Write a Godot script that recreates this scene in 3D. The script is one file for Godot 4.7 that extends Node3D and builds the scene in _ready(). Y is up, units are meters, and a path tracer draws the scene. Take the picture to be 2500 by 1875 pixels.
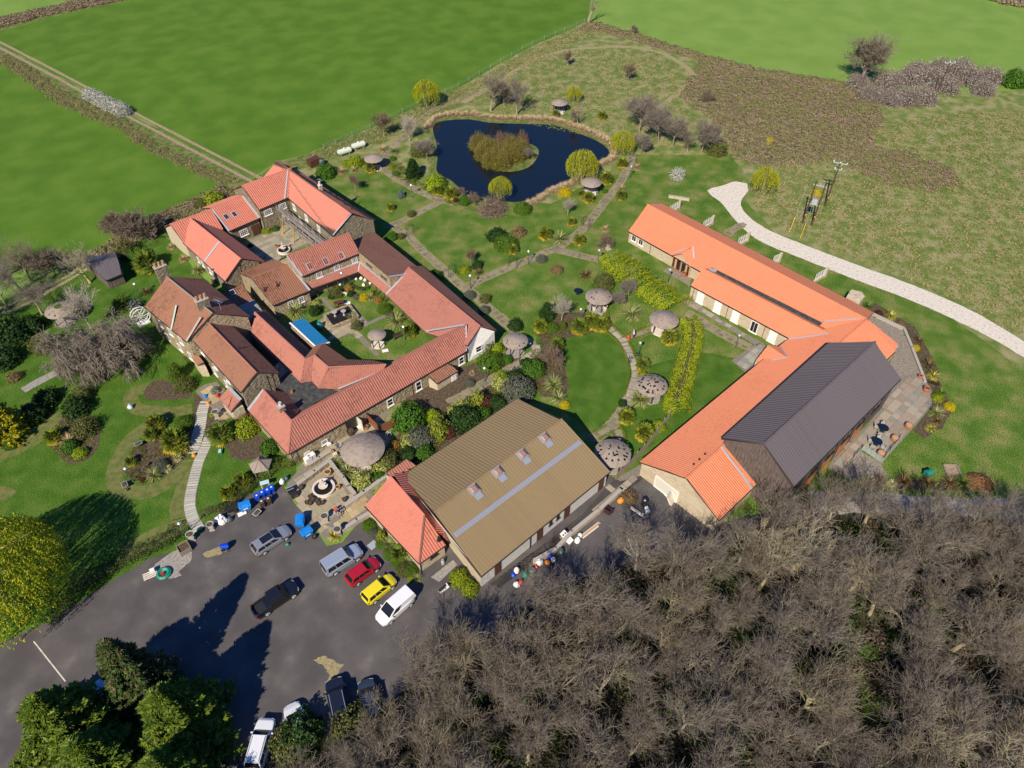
extends Node3D
# An aerial view over a country hotel: old stone ranges with pantile roofs round two courtyards, a long
# orange-roofed range with a dark barn, a brown steel barn, gardens, a pond with an island, a car park and a wood.
# x runs across the view, z towards the viewer, units are metres; the camera hangs 73 m above the origin.

const UP := Vector3.UP
const ZERO := Vector3.ZERO
var rng := RandomNumberGenerator.new()
var used := {}
var M := {}

# places in metres: x across, z along, y up; L lists many at one height
func V(x: float,z: float,y := 0.0) -> Vector3:
	return Vector3(x,y,z)

func v3(x: float,y: float,z: float) -> Vector3:
	return Vector3(x,y,z)

func v2(x: float,y: float) -> Vector2:
	return Vector2(x,y)

func L(y: float,xz: Array) -> Array:
	var out := []
	for i in range(0,xz.size(),2): out.append(Vector3(xz[i],y,xz[i + 1]))
	return out

# ------------------------------------------------------------------ naming and tagging
func numbered(called: String) -> String:
	var n: int = used.get(called,0)
	used[called] = n + 1
	return called if n == 0 else "%s_%03d" % [called,n]

func tag(o: Node,label: String,category: String,group := "",kind := "") -> Node:
	if label: o.set_meta("label",label)
	if category: o.set_meta("category",category)
	if group: o.set_meta("group",group)
	if kind: o.set_meta("kind",kind)
	return o

func thing(called: String,at: Vector3,turn: float,label: String,category: String,group := "") -> Node3D:
	var o := Node3D.new()
	o.name = numbered(called)
	add_child(o)
	o.position = at
	o.rotation.y = turn
	tag(o,label,category,group)
	return o

func part(called: String,mesh: Mesh,m: Material,parent: Node,at := Vector3.ZERO,turn := 0.0) -> MeshInstance3D:
	var o := MeshInstance3D.new()
	o.name = numbered(called) if parent == self else called
	o.mesh = mesh
	o.material_override = m
	parent.add_child(o,true)
	o.position = at
	o.rotation.y = turn
	return o

func setting(called: String,mesh: Mesh,m: Material,kind := "structure",label := "") -> MeshInstance3D:
	var o := part(called,mesh,m,self)
	o.set_meta("kind",kind)
	if label: o.set_meta("label",label)
	return o

func copy(src: Node3D,at: Vector3,turn: float,size: float,label: String,group := "") -> Node3D:
	var c: Node3D = src.duplicate()
	c.name = numbered(String(src.get_meta("stem")))
	add_child(c)
	c.position = at
	c.rotation = Vector3(0,turn,0)
	c.scale = Vector3.ONE * size
	c.set_meta("label",label)
	if group: c.set_meta("group",group)
	elif c.has_meta("group"): c.remove_meta("group")
	return c

# ------------------------------------------------------------------ a small mesh builder
class MB:
	var v := PackedVector3Array()
	var n := PackedVector3Array()
	var c := PackedColorArray()
	var uv := PackedVector2Array()
	var col := Color.WHITE
	func tri(a: Vector3,b: Vector3,d: Vector3) -> void:
		var q := (d - a).cross(b - a).normalized()
		v.append(a); v.append(b); v.append(d)
		n.append(q); n.append(q); n.append(q)
		c.append(col); c.append(col); c.append(col)
	func quad(a: Vector3,b: Vector3,d: Vector3,e: Vector3) -> void:
		tri(a,b,d)
		tri(a,d,e)
	func face(p: Array) -> void:
		for i in range(1,p.size() - 1): tri(p[0],p[i],p[i + 1])
	# a box from eight corners: four below, four above, both the same way round
	func hexa(lo: Array,hi: Array) -> void:
		for i in lo.size():
			var j: int = (i + 1) % lo.size()
			quad(lo[i],hi[i],hi[j],lo[j])
		var h := hi.duplicate()
		h.reverse()
		face(h)
		face(lo)
	func box(at: Vector3,size: Vector3,turn := 0.0) -> void:
		var b := Basis(Vector3.UP,turn)
		var lo := []
		var hi := []
		for k in [Vector2(-1,-1),Vector2(1,-1),Vector2(1,1),Vector2(-1,1)]:
			lo.append(at + b * Vector3(k.x * size.x,-size.y,k.y * size.z) * 0.5)
			hi.append(at + b * Vector3(k.x * size.x,size.y,k.y * size.z) * 0.5)
		hexa(lo,hi)
	# a bar of square section between two points
	func bar(a: Vector3,b: Vector3,w: float,h := -1.0) -> void:
		if h < 0.0: h = w
		var d := (b - a).normalized()
		var up := Vector3.UP if absf(d.y) < 0.95 else Vector3.RIGHT
		var s := d.cross(up).normalized() * w * 0.5
		var u := s.cross(d).normalized() * h * 0.5
		hexa([a - s - u,a + s - u,a + s + u,a - s + u],[b - s - u,b + s - u,b + s + u,b - s + u])
	# a round tapered tube with smooth sides through points p with radii r
	func tube(p: Array,r: Array,k := 6,cap := true) -> void:
		var rings := []
		var dirs := []
		var first := Vector3.ZERO
		for i in p.size():
			var d: Vector3 = (p[mini(i + 1,p.size() - 1)] - p[maxi(i - 1,0)]).normalized()
			if d == Vector3.ZERO: d = Vector3.UP
			var s := first
			if s == Vector3.ZERO or absf(s.dot(d)) > 0.95:
				s = d.cross(Vector3.UP if absf(d.y) < 0.9 else Vector3.RIGHT)
			s = (s - d * s.dot(d)).normalized()
			first = s
			var t := d.cross(s)
			var ring := PackedVector3Array()
			var nd := PackedVector3Array()
			for q in k:
				var a := TAU * q / k
				var e := s * cos(a) + t * sin(a)
				ring.append(p[i] + e * float(r[i]))
				nd.append(e)
			rings.append(ring)
			dirs.append(nd)
		for i in p.size() - 1:
			for q in k:
				var w := (q + 1) % k
				var A: Vector3 = rings[i][q]
				var B: Vector3 = rings[i][w]
				var C: Vector3 = rings[i + 1][w]
				var D: Vector3 = rings[i + 1][q]
				v.append(A); v.append(C); v.append(B); v.append(A); v.append(D); v.append(C)
				n.append(dirs[i][q]); n.append(dirs[i + 1][w]); n.append(dirs[i][w]); n.append(dirs[i][q]); n.append(dirs[i + 1][q]); n.append(dirs[i + 1][w])
				for z in 6: c.append(col)
		if cap:
			for e in [[0,false],[p.size() - 1,true]]:
				for q in range(1,k - 1):
					var g: PackedVector3Array = rings[e[0]]
					if e[1]: tri(g[0],g[q + 1],g[q])
					else: tri(g[0],g[q],g[q + 1])
	# a turned shape: profile of (radius, height)
	func lathe(at: Vector3,prof: Array,k := 16,sx := 1.0,sz := 1.0) -> void:
		for i in prof.size() - 1:
			var a: Vector2 = prof[i]
			var b: Vector2 = prof[i + 1]
			for q in k:
				var t0 := TAU * q / k
				var t1 := TAU * (q + 1) / k
				var A := at + Vector3(cos(t0) * a.x * sx,a.y,sin(t0) * a.x * sz)
				var B := at + Vector3(cos(t1) * a.x * sx,a.y,sin(t1) * a.x * sz)
				var C := at + Vector3(cos(t1) * b.x * sx,b.y,sin(t1) * b.x * sz)
				var D := at + Vector3(cos(t0) * b.x * sx,b.y,sin(t0) * b.x * sz)
				if a.x > 0.0001: tri(A,B,C)
				if b.x > 0.0001: tri(A,C,D)
	# an extruded outline (points in plan, clockwise or not), from y0 to y1
	func prism(p: Array,y0: float,y1: float,bottom := true) -> void:
		var flat := PackedVector2Array()
		for q in p: flat.append(Vector2(q.x,q.z))
		if Geometry2D.is_polygon_clockwise(flat): flat.reverse()
		for i in flat.size():
			var a := flat[i]
			var b := flat[(i + 1) % flat.size()]
			quad(Vector3(a.x,y0,a.y),Vector3(a.x,y1,a.y),Vector3(b.x,y1,b.y),Vector3(b.x,y0,b.y))
		var ix := Geometry2D.triangulate_polygon(flat)
		for i in range(0,ix.size(),3):
			var A := flat[ix[i]]
			var B := flat[ix[i + 1]]
			var C := flat[ix[i + 2]]
			if (B - A).cross(C - A) < 0.0:
				var z := B
				B = C
				C = z
			tri(Vector3(A.x,y1,A.y),Vector3(B.x,y1,B.y),Vector3(C.x,y1,C.y))
			if bottom: tri(Vector3(A.x,y0,A.y),Vector3(C.x,y0,C.y),Vector3(B.x,y0,B.y))
	func mesh() -> ArrayMesh:
		var m := ArrayMesh.new()
		if v.is_empty(): return m
		var a := []
		a.resize(Mesh.ARRAY_MAX)
		a[Mesh.ARRAY_VERTEX] = v
		a[Mesh.ARRAY_NORMAL] = n
		a[Mesh.ARRAY_COLOR] = c
		if uv.size() == v.size(): a[Mesh.ARRAY_TEX_UV] = uv
		m.add_surface_from_arrays(Mesh.PRIMITIVE_TRIANGLES,a)
		return m

func sheet(p: Array,y: float) -> ArrayMesh:
	var b := MB.new()
	var flat := PackedVector2Array()
	for q in p: flat.append(Vector2(q.x,q.z))
	var ix := Geometry2D.triangulate_polygon(flat)
	if ix.is_empty(): push_error("outline crosses itself near %s" % p[0])
	for i in range(0,ix.size(),3):
		var A := flat[ix[i]]
		var B := flat[ix[i + 1]]
		var C := flat[ix[i + 2]]
		if (B - A).cross(C - A) < 0.0:
			var z := B
			B = C
			C = z
		b.tri(Vector3(A.x,y,A.y),Vector3(B.x,y,B.y),Vector3(C.x,y,C.y))
	return b.mesh()

# an outline with its edges broken up, so that turf meets soil along a ragged line
func ragged(p: Array,step: float,by: float,closed := true) -> Array:
	var out := []
	var last: int = p.size() if closed else p.size() - 1
	for i in last:
		var a: Vector3 = p[i]
		var b: Vector3 = p[(i + 1) % p.size()]
		var k := maxi(1,int(a.distance_to(b) / step))
		var s := (b - a).cross(Vector3.UP).normalized()
		for q in k:
			var t := float(q) / k
			out.append(a.lerp(b,t) + (s * rng.randf_range(-by,by) if q > 0 else Vector3.ZERO))
	if not closed: out.append(p[-1])
	return out

# a smooth curve through the given points
func curve(p: Array,step := 1.0,closed := false) -> Array:
	var out := []
	var k: int = p.size()
	var last: int = k if closed else k - 1
	for i in last:
		var a: Vector3 = p[(i - 1 + k) % k] if closed or i > 0 else p[0]
		var b: Vector3 = p[i]
		var d: Vector3 = p[(i + 1) % k]
		var e: Vector3 = p[(i + 2) % k] if closed or i + 2 < k else p[k - 1]
		var m := maxi(1,int(b.distance_to(d) / step))
		for q in m: out.append(b.cubic_interpolate(d,a,e,float(q) / m))
	if not closed: out.append(p[-1])
	return out

# a band as a mesh, which may bend as it likes
func strip(line: Array,width: float,y: float,rough := 0.0) -> ArrayMesh:
	var b := MB.new()
	var l := []
	var r := []
	for i in line.size():
		var d: Vector3 = (line[mini(i + 1,line.size() - 1)] - line[maxi(i - 1,0)]).normalized()
		var s := d.cross(Vector3.UP) * width * 0.5
		l.append(line[i] - s * (1.0 + rng.randf_range(-rough,rough)) + Vector3.UP * y)
		r.append(line[i] + s * (1.0 + rng.randf_range(-rough,rough)) + Vector3.UP * y)
	for i in line.size() - 1: b.quad(l[i],l[i + 1],r[i + 1],r[i])
	return b.mesh()

func inside(p: Array,at: Vector3) -> bool:
	var flat := PackedVector2Array()
	for q in p: flat.append(Vector2(q.x,q.z))
	return Geometry2D.is_point_in_polygon(Vector2(at.x,at.z),flat)

# ------------------------------------------------------------------ materials
func lin(r: float,g: float,b: float) -> Color:
	return Color(r,g,b).linear_to_srgb()

func noise_tex(s: int,freq: float,ramp: Array,size := 512,octaves := 4,kind := FastNoiseLite.TYPE_SIMPLEX_SMOOTH,cell := 0) -> NoiseTexture2D:
	var f := FastNoiseLite.new()
	f.seed = s
	f.noise_type = kind
	f.frequency = freq
	f.fractal_type = FastNoiseLite.FRACTAL_FBM if octaves > 1 else FastNoiseLite.FRACTAL_NONE
	f.fractal_octaves = octaves
	if kind == FastNoiseLite.TYPE_CELLULAR: f.cellular_return_type = cell as FastNoiseLite.CellularReturnType
	var g := Gradient.new()
	g.offsets = PackedFloat32Array()
	g.colors = PackedColorArray()
	var off := PackedFloat32Array()
	var cols := PackedColorArray()
	for e in ramp:
		off.append(e[0])
		cols.append(e[1])
	g.offsets = off
	g.colors = cols
	var t := NoiseTexture2D.new()
	t.width = size
	t.height = size
	t.seamless = true
	t.seamless_blend_skirt = 0.15
	t.noise = f
	t.color_ramp = g
	return t

func plain(called: String,c: Color,rough := 0.8,metal := 0.0) -> StandardMaterial3D:
	var m := StandardMaterial3D.new()
	m.resource_name = called
	m.albedo_color = c
	m.roughness = rough
	m.metallic = metal
	M[called] = m
	return m

# a surface patterned in the world's own metres: a broad texture, a finer one laid over it, and relief
func worldly(called: String,broad: Texture2D,metres: float,fine: Texture2D,fine_metres: float,relief := 0.0,rough := 0.9) -> StandardMaterial3D:
	var m := StandardMaterial3D.new()
	m.resource_name = called
	m.albedo_texture = broad
	m.uv1_triplanar = true
	m.uv1_world_triplanar = true
	m.uv1_scale = Vector3.ONE / metres
	m.roughness = rough
	m.metallic_specular = 0.3
	if fine:
		m.detail_enabled = true
		m.detail_blend_mode = BaseMaterial3D.BLEND_MODE_MUL
		m.detail_albedo = fine
		m.detail_uv_layer = BaseMaterial3D.DETAIL_UV_2
		m.uv2_triplanar = true
		m.uv2_world_triplanar = true
		m.uv2_scale = Vector3.ONE / fine_metres
	if relief > 0.0:
		m.normal_enabled = true
		m.normal_texture = M.grain_normal
		m.normal_scale = relief
	M[called] = m
	return m

# paint or leaf whose tint varies from piece to piece
func tinted(called: String,c: Color,rough := 0.8,through := 0.0) -> StandardMaterial3D:
	var m := plain(called,c,rough)
	m.vertex_color_use_as_albedo = true
	m.metallic_specular = 0.3
	if through > 0.0:
		m.backlight_enabled = true
		m.backlight = Color(through,through,through)
	return m

func make_materials() -> void:
	var grey := func(a: float) -> Color: return Color(a,a,a)
	var nt := noise_tex(5,0.05,[[0.0,Color.BLACK],[1.0,Color.WHITE]],256,4)
	nt.as_normal_map = true
	nt.bump_strength = 6.0
	M.grain_normal = nt
	# grain multipliers
	M.fine_grass = noise_tex(11,0.09,[[0.25,Color(0.66,0.70,0.6)],[0.5,Color(0.92,0.93,0.88)],[0.75,Color(1,1,1)]],512,5)
	M.tuft_grass = noise_tex(12,0.035,[[0.25,Color(0.55,0.6,0.5)],[0.5,Color(0.88,0.9,0.84)],[0.7,Color(1,1,1)]],512,5)
	M.fine_grit = noise_tex(13,0.2,[[0.2,Color(0.72,0.72,0.72)],[0.55,Color(0.95,0.95,0.95)],[0.8,Color(1,1,1)]],512,3)
	# grass
	worldly("field_grass",noise_tex(21,0.012,[[0.2,lin(0.088,0.185,0.016)],[0.5,lin(0.105,0.208,0.02)],[0.8,lin(0.128,0.228,0.027)]],512,5),60.0,M.fine_grass,5.3)
	worldly("far_field",noise_tex(22,0.012,[[0.2,lin(0.19,0.31,0.06)],[0.5,lin(0.205,0.335,0.068)],[0.8,lin(0.23,0.35,0.08)]],512,4),70.0,M.fine_grass,6.1)
	worldly("lawn_grass",noise_tex(23,0.014,[[0.15,lin(0.085,0.17,0.02)],[0.42,lin(0.125,0.205,0.032)],[0.6,lin(0.17,0.225,0.05)],[0.85,lin(0.255,0.255,0.09)]],512,5),33.0,M.tuft_grass,3.9)
	worldly("green_lawn",noise_tex(24,0.014,[[0.15,lin(0.06,0.14,0.012)],[0.5,lin(0.085,0.175,0.018)],[0.85,lin(0.13,0.2,0.035)]],512,5),25.0,M.tuft_grass,3.1)
	worldly("meadow_grass",noise_tex(25,0.016,[[0.15,lin(0.14,0.21,0.045)],[0.42,lin(0.205,0.25,0.075)],[0.62,lin(0.31,0.3,0.135)],[0.9,lin(0.4,0.345,0.21)]],512,6),29.0,M.tuft_grass,2.6)
	worldly("rough_grass",noise_tex(26,0.02,[[0.15,lin(0.09,0.16,0.03)],[0.45,lin(0.15,0.2,0.05)],[0.7,lin(0.25,0.23,0.1)],[0.95,lin(0.33,0.25,0.15)]],512,6),17.0,M.tuft_grass,2.1)
	worldly("shorn_grass",noise_tex(27,0.02,[[0.15,lin(0.12,0.15,0.04)],[0.5,lin(0.17,0.19,0.06)],[0.9,lin(0.24,0.2,0.08)]],512,5),11.0,M.fine_grass,2.3)
	worldly("scrub_soil",noise_tex(28,0.02,[[0.1,lin(0.15,0.11,0.07)],[0.5,lin(0.23,0.175,0.115)],[0.8,lin(0.23,0.21,0.09)]],512,6),19.0,M.tuft_grass,2.3)
	worldly("leaf_litter",noise_tex(29,0.02,[[0.1,lin(0.045,0.04,0.026)],[0.5,lin(0.08,0.066,0.045)],[0.75,lin(0.07,0.088,0.026)],[0.95,lin(0.085,0.135,0.024)]],512,6),23.0,M.tuft_grass,2.3)
	worldly("bed_soil",noise_tex(30,0.03,[[0.1,lin(0.075,0.05,0.035)],[0.5,lin(0.13,0.09,0.065)],[0.9,lin(0.19,0.15,0.11)]],512,6),7.0,M.tuft_grass,1.3)
	worldly("red_soil",noise_tex(31,0.03,[[0.1,lin(0.12,0.055,0.025)],[0.5,lin(0.22,0.11,0.05)],[0.9,lin(0.3,0.17,0.08)]],512,6),5.0,M.tuft_grass,1.3)
	# hard ground
	worldly("asphalt",noise_tex(41,0.014,[[0.2,lin(0.098,0.09,0.09)],[0.5,lin(0.118,0.108,0.106)],[0.75,lin(0.14,0.128,0.122)],[0.95,lin(0.19,0.17,0.15)]],512,6),31.0,M.fine_grit,1.9)
	worldly("white_gravel",noise_tex(42,0.03,[[0.1,lin(0.5,0.42,0.31)],[0.35,lin(0.72,0.65,0.54)],[0.8,lin(0.8,0.75,0.66)]],512,5),9.0,M.fine_grit,1.4)
	worldly("earth_track",noise_tex(43,0.03,[[0.15,lin(0.26,0.19,0.12)],[0.5,lin(0.38,0.29,0.19)],[0.85,lin(0.45,0.37,0.26)]],512,5),8.0,M.fine_grit,1.7)
	worldly("mown_path",noise_tex(44,0.03,[[0.15,lin(0.3,0.25,0.13)],[0.5,lin(0.42,0.34,0.2)],[0.85,lin(0.46,0.4,0.24)]],512,5),8.0,M.tuft_grass,1.9)
	worldly("path_stone",noise_tex(45,0.03,[[0.15,lin(0.2,0.17,0.13)],[0.5,lin(0.29,0.25,0.2)],[0.85,lin(0.37,0.33,0.27)]],512,5),6.0,M.fine_grit,1.1)
	worldly("path_edge",noise_tex(46,0.05,[[0.15,lin(0.3,0.22,0.12)],[0.5,lin(0.4,0.32,0.19)],[0.85,lin(0.3,0.3,0.12)]],512,5),4.0,M.tuft_grass,1.3)
	worldly("pale_sett",noise_tex(47,0.03,[[0.15,lin(0.42,0.4,0.39)],[0.5,lin(0.53,0.5,0.48)],[0.85,lin(0.6,0.57,0.54)]],512,5),5.0,M.fine_grit,1.1)
	worldly("mortar",noise_tex(48,0.05,[[0.15,lin(0.2,0.175,0.14)],[0.85,lin(0.31,0.28,0.23)]],256,4),4.0,M.fine_grit,1.3)
	worldly("concrete",noise_tex(49,0.03,[[0.15,lin(0.26,0.24,0.21)],[0.5,lin(0.36,0.34,0.3)],[0.85,lin(0.43,0.4,0.36)]],512,5),6.0,M.fine_grit,1.3)
	worldly("dark_felt",noise_tex(50,0.02,[[0.15,lin(0.05,0.052,0.053)],[0.6,lin(0.085,0.085,0.082)],[0.95,lin(0.12,0.12,0.11)]],512,5),9.0,M.fine_grit,1.3)
	# walls
	var stone := noise_tex(61,0.06,[[0.0,lin(0.24,0.18,0.1)],[0.3,lin(0.36,0.28,0.17)],[0.6,lin(0.46,0.38,0.25)],[1.0,lin(0.54,0.46,0.33)]],512,1,FastNoiseLite.TYPE_CELLULAR,FastNoiseLite.RETURN_CELL_VALUE)
	var sw := worldly("old_stone",stone,7.0,M.fine_grit,1.6,1.2)
	sw.uv1_scale = Vector3(1.0 / 7.0,1.0 / 3.6,1.0 / 7.0)
	var pale := noise_tex(62,0.05,[[0.0,lin(0.5,0.4,0.26)],[0.4,lin(0.6,0.5,0.36)],[1.0,lin(0.66,0.58,0.44)]],512,1,FastNoiseLite.TYPE_CELLULAR,FastNoiseLite.RETURN_CELL_VALUE)
	var ps := worldly("pale_stone",pale,9.0,M.fine_grit,1.6,0.5)
	ps.uv1_scale = Vector3(1.0 / 9.0,1.0 / 4.0,1.0 / 9.0)
	var rubble := noise_tex(63,0.06,[[0.0,lin(0.16,0.13,0.09)],[0.4,lin(0.26,0.22,0.15)],[0.8,lin(0.36,0.31,0.22)],[1.0,lin(0.45,0.4,0.3)]],512,1,FastNoiseLite.TYPE_CELLULAR,FastNoiseLite.RETURN_CELL_VALUE)
	var rs := worldly("rubble_stone",rubble,6.5,M.fine_grit,1.6,1.2)
	rs.uv1_scale = Vector3(1.0 / 6.5,1.0 / 3.4,1.0 / 6.5)
	worldly("cream_render",noise_tex(64,0.03,[[0.1,lin(0.48,0.4,0.27)],[0.5,lin(0.62,0.54,0.4)],[0.9,lin(0.68,0.61,0.48)]],512,5),6.0,M.fine_grit,1.3,0.3)
	worldly("white_render",noise_tex(65,0.03,[[0.1,lin(0.66,0.65,0.62)],[0.5,lin(0.76,0.75,0.72)],[0.9,lin(0.8,0.8,0.78)]],512,5),6.0,M.fine_grit,1.3,0.3)
	var boards := noise_tex(66,0.02,[[0.15,lin(0.09,0.07,0.06)],[0.5,lin(0.16,0.13,0.115)],[0.85,lin(0.24,0.205,0.185)]],512,5)
	var bw := worldly("grey_boards",boards,5.0,M.fine_grit,1.6,0.4)
	bw.uv1_scale = Vector3(1.0 / 1.6,1.0 / 16.0,1.0 / 1.6)
	plain("brown_cladding",lin(0.075,0.048,0.036),0.6)
	plain("rust_board",lin(0.36,0.15,0.05),0.7)
	# roofs: tinted tile by tile
	tinted("pink_tile",lin(0.52,0.19,0.135),0.8)
	tinted("red_tile",lin(0.36,0.148,0.11),0.8)
	tinted("old_tile",lin(0.27,0.13,0.082),0.85)
	tinted("brown_tile",lin(0.2,0.1,0.075),0.85)
	tinted("orange_tile",lin(0.64,0.225,0.118),0.78)
	tinted("annex_tile",lin(0.52,0.18,0.125),0.8)
	tinted("brown_steel",lin(0.25,0.185,0.1),0.6)
	tinted("dark_steel",lin(0.122,0.108,0.117),0.5)
	tinted("blue_sheet",lin(0.02,0.2,0.42),0.35)
	plain("lead",lin(0.36,0.39,0.43),0.55)
	plain("rooflight",lin(0.26,0.28,0.33),0.4)
	plain("dome_plastic",lin(0.3,0.18,0.14),0.3)
	plain("gutter",lin(0.025,0.022,0.022),0.5)
	plain("lichen_copper",lin(0.38,0.5,0.42),0.8)
	plain("white_paint",lin(0.78,0.77,0.74),0.5)
	plain("cream_paint",lin(0.62,0.6,0.52),0.5)
	plain("brown_door",lin(0.09,0.035,0.02),0.5)
	plain("oak",lin(0.3,0.13,0.045),0.5)
	plain("dark_timber",lin(0.05,0.035,0.025),0.7)
	plain("grey_timber",lin(0.24,0.2,0.16),0.85)
	plain("clay_pot",lin(0.45,0.27,0.14),0.8)
	plain("terracotta",lin(0.38,0.13,0.06),0.8)
	plain("pot_dark",lin(0.06,0.04,0.03),0.6)
	plain("cast_stone",lin(0.62,0.55,0.47),0.8)
	plain("weathered_stone",lin(0.36,0.33,0.29),0.85)
	plain("black_iron",lin(0.02,0.02,0.022),0.5)
	plain("green_iron",lin(0.06,0.1,0.1),0.5)
	plain("galvanised",lin(0.5,0.54,0.56),0.45,0.4)
	plain("pole_wood",lin(0.075,0.042,0.028),0.85)
	plain("yellow_plastic",lin(0.75,0.42,0.02),0.5)
	plain("tank_green",lin(0.55,0.62,0.5),0.5)
	var gl := plain("window_glass",lin(0.012,0.014,0.017),0.06)
	gl.metallic_specular = 0.6
	var w := plain("pond_surface",lin(0.006,0.011,0.017),0.08)
	w.normal_enabled = true
	w.normal_texture = M.grain_normal
	w.normal_scale = 0.06
	w.uv1_triplanar = true
	w.uv1_world_triplanar = true
	w.uv1_scale = Vector3.ONE * 0.15
	plain("basin_water",lin(0.02,0.016,0.01),0.1)
	var bal := plain("balustrade_glass",Color(0.8,0.9,0.88,0.18),0.05)
	bal.transparency = BaseMaterial3D.TRANSPARENCY_ALPHA
	tinted("shingle",lin(0.3,0.25,0.21),0.9)
	# plants
	tinted("bark",lin(0.23,0.2,0.165),0.9)
	tinted("limb_bark",lin(0.33,0.3,0.215),0.9)
	tinted("pale_bark",lin(0.42,0.38,0.31),0.9)
	tinted("leaf",Color(1,1,1),0.55,0.5)
	tinted("blossom",lin(0.72,0.68,0.66),0.8,0.4)

func _ready() -> void:
	rng.seed = 20240417
	# camera, sky, sun, exposure
	var cam := Camera3D.new()
	cam.name = "camera"
	cam.position = v3(0,73,0)
	cam.rotation_degrees = v3(-45.8,0,0)
	cam.fov = 56.82
	cam.near = 0.5
	cam.far = 6000.0
	add_child(cam)
	cam.current = true
	var sky_look := ProceduralSkyMaterial.new()
	sky_look.sky_top_color = Color(0.2,0.4,0.72)
	sky_look.sky_horizon_color = Color(0.62,0.72,0.82)
	sky_look.sky_curve = 0.12
	sky_look.ground_bottom_color = Color(0.2,0.24,0.12)
	sky_look.ground_horizon_color = Color(0.5,0.55,0.5)
	sky_look.sun_angle_max = 1.0
	var sky := Sky.new()
	sky.sky_material = sky_look
	var env := Environment.new()
	env.background_mode = Environment.BG_SKY
	env.sky = sky
	env.background_energy_multiplier = 0.62
	env.tonemap_mode = Environment.TONE_MAPPER_LINEAR
	env.tonemap_exposure = 1.38
	env.sdfgi_enabled = true
	env.ssao_enabled = true
	env.ssil_enabled = true
	var we := WorldEnvironment.new()
	we.name = "environment"
	we.environment = env
	add_child(we)
	var sun := DirectionalLight3D.new()
	sun.name = "sun"
	sun.light_color = Color(1.0,0.95,0.87)
	sun.light_energy = 1.5
	sun.light_angular_distance = 0.5
	sun.shadow_enabled = true
	add_child(sun)
	var az := deg_to_rad(22.0)
	sun.look_at_from_position(ZERO,v3(sin(az),-tan(deg_to_rad(41.0)),-cos(az)))
	make_materials()
	make_ground()
	make_paths()
	make_buildings()
	make_garden_things()
	make_vehicles()
	make_people()
	make_plants()
	make_wood()
	make_small_things()

# ------------------------------------------------------------------ the ground, from the widest sheet to the smallest
func lay(called: String,p: Array,y: float,m: String,step := 2.5,by := 0.3) -> void:
	setting(called,sheet(ragged(p,step,by),y),M[m])

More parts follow.
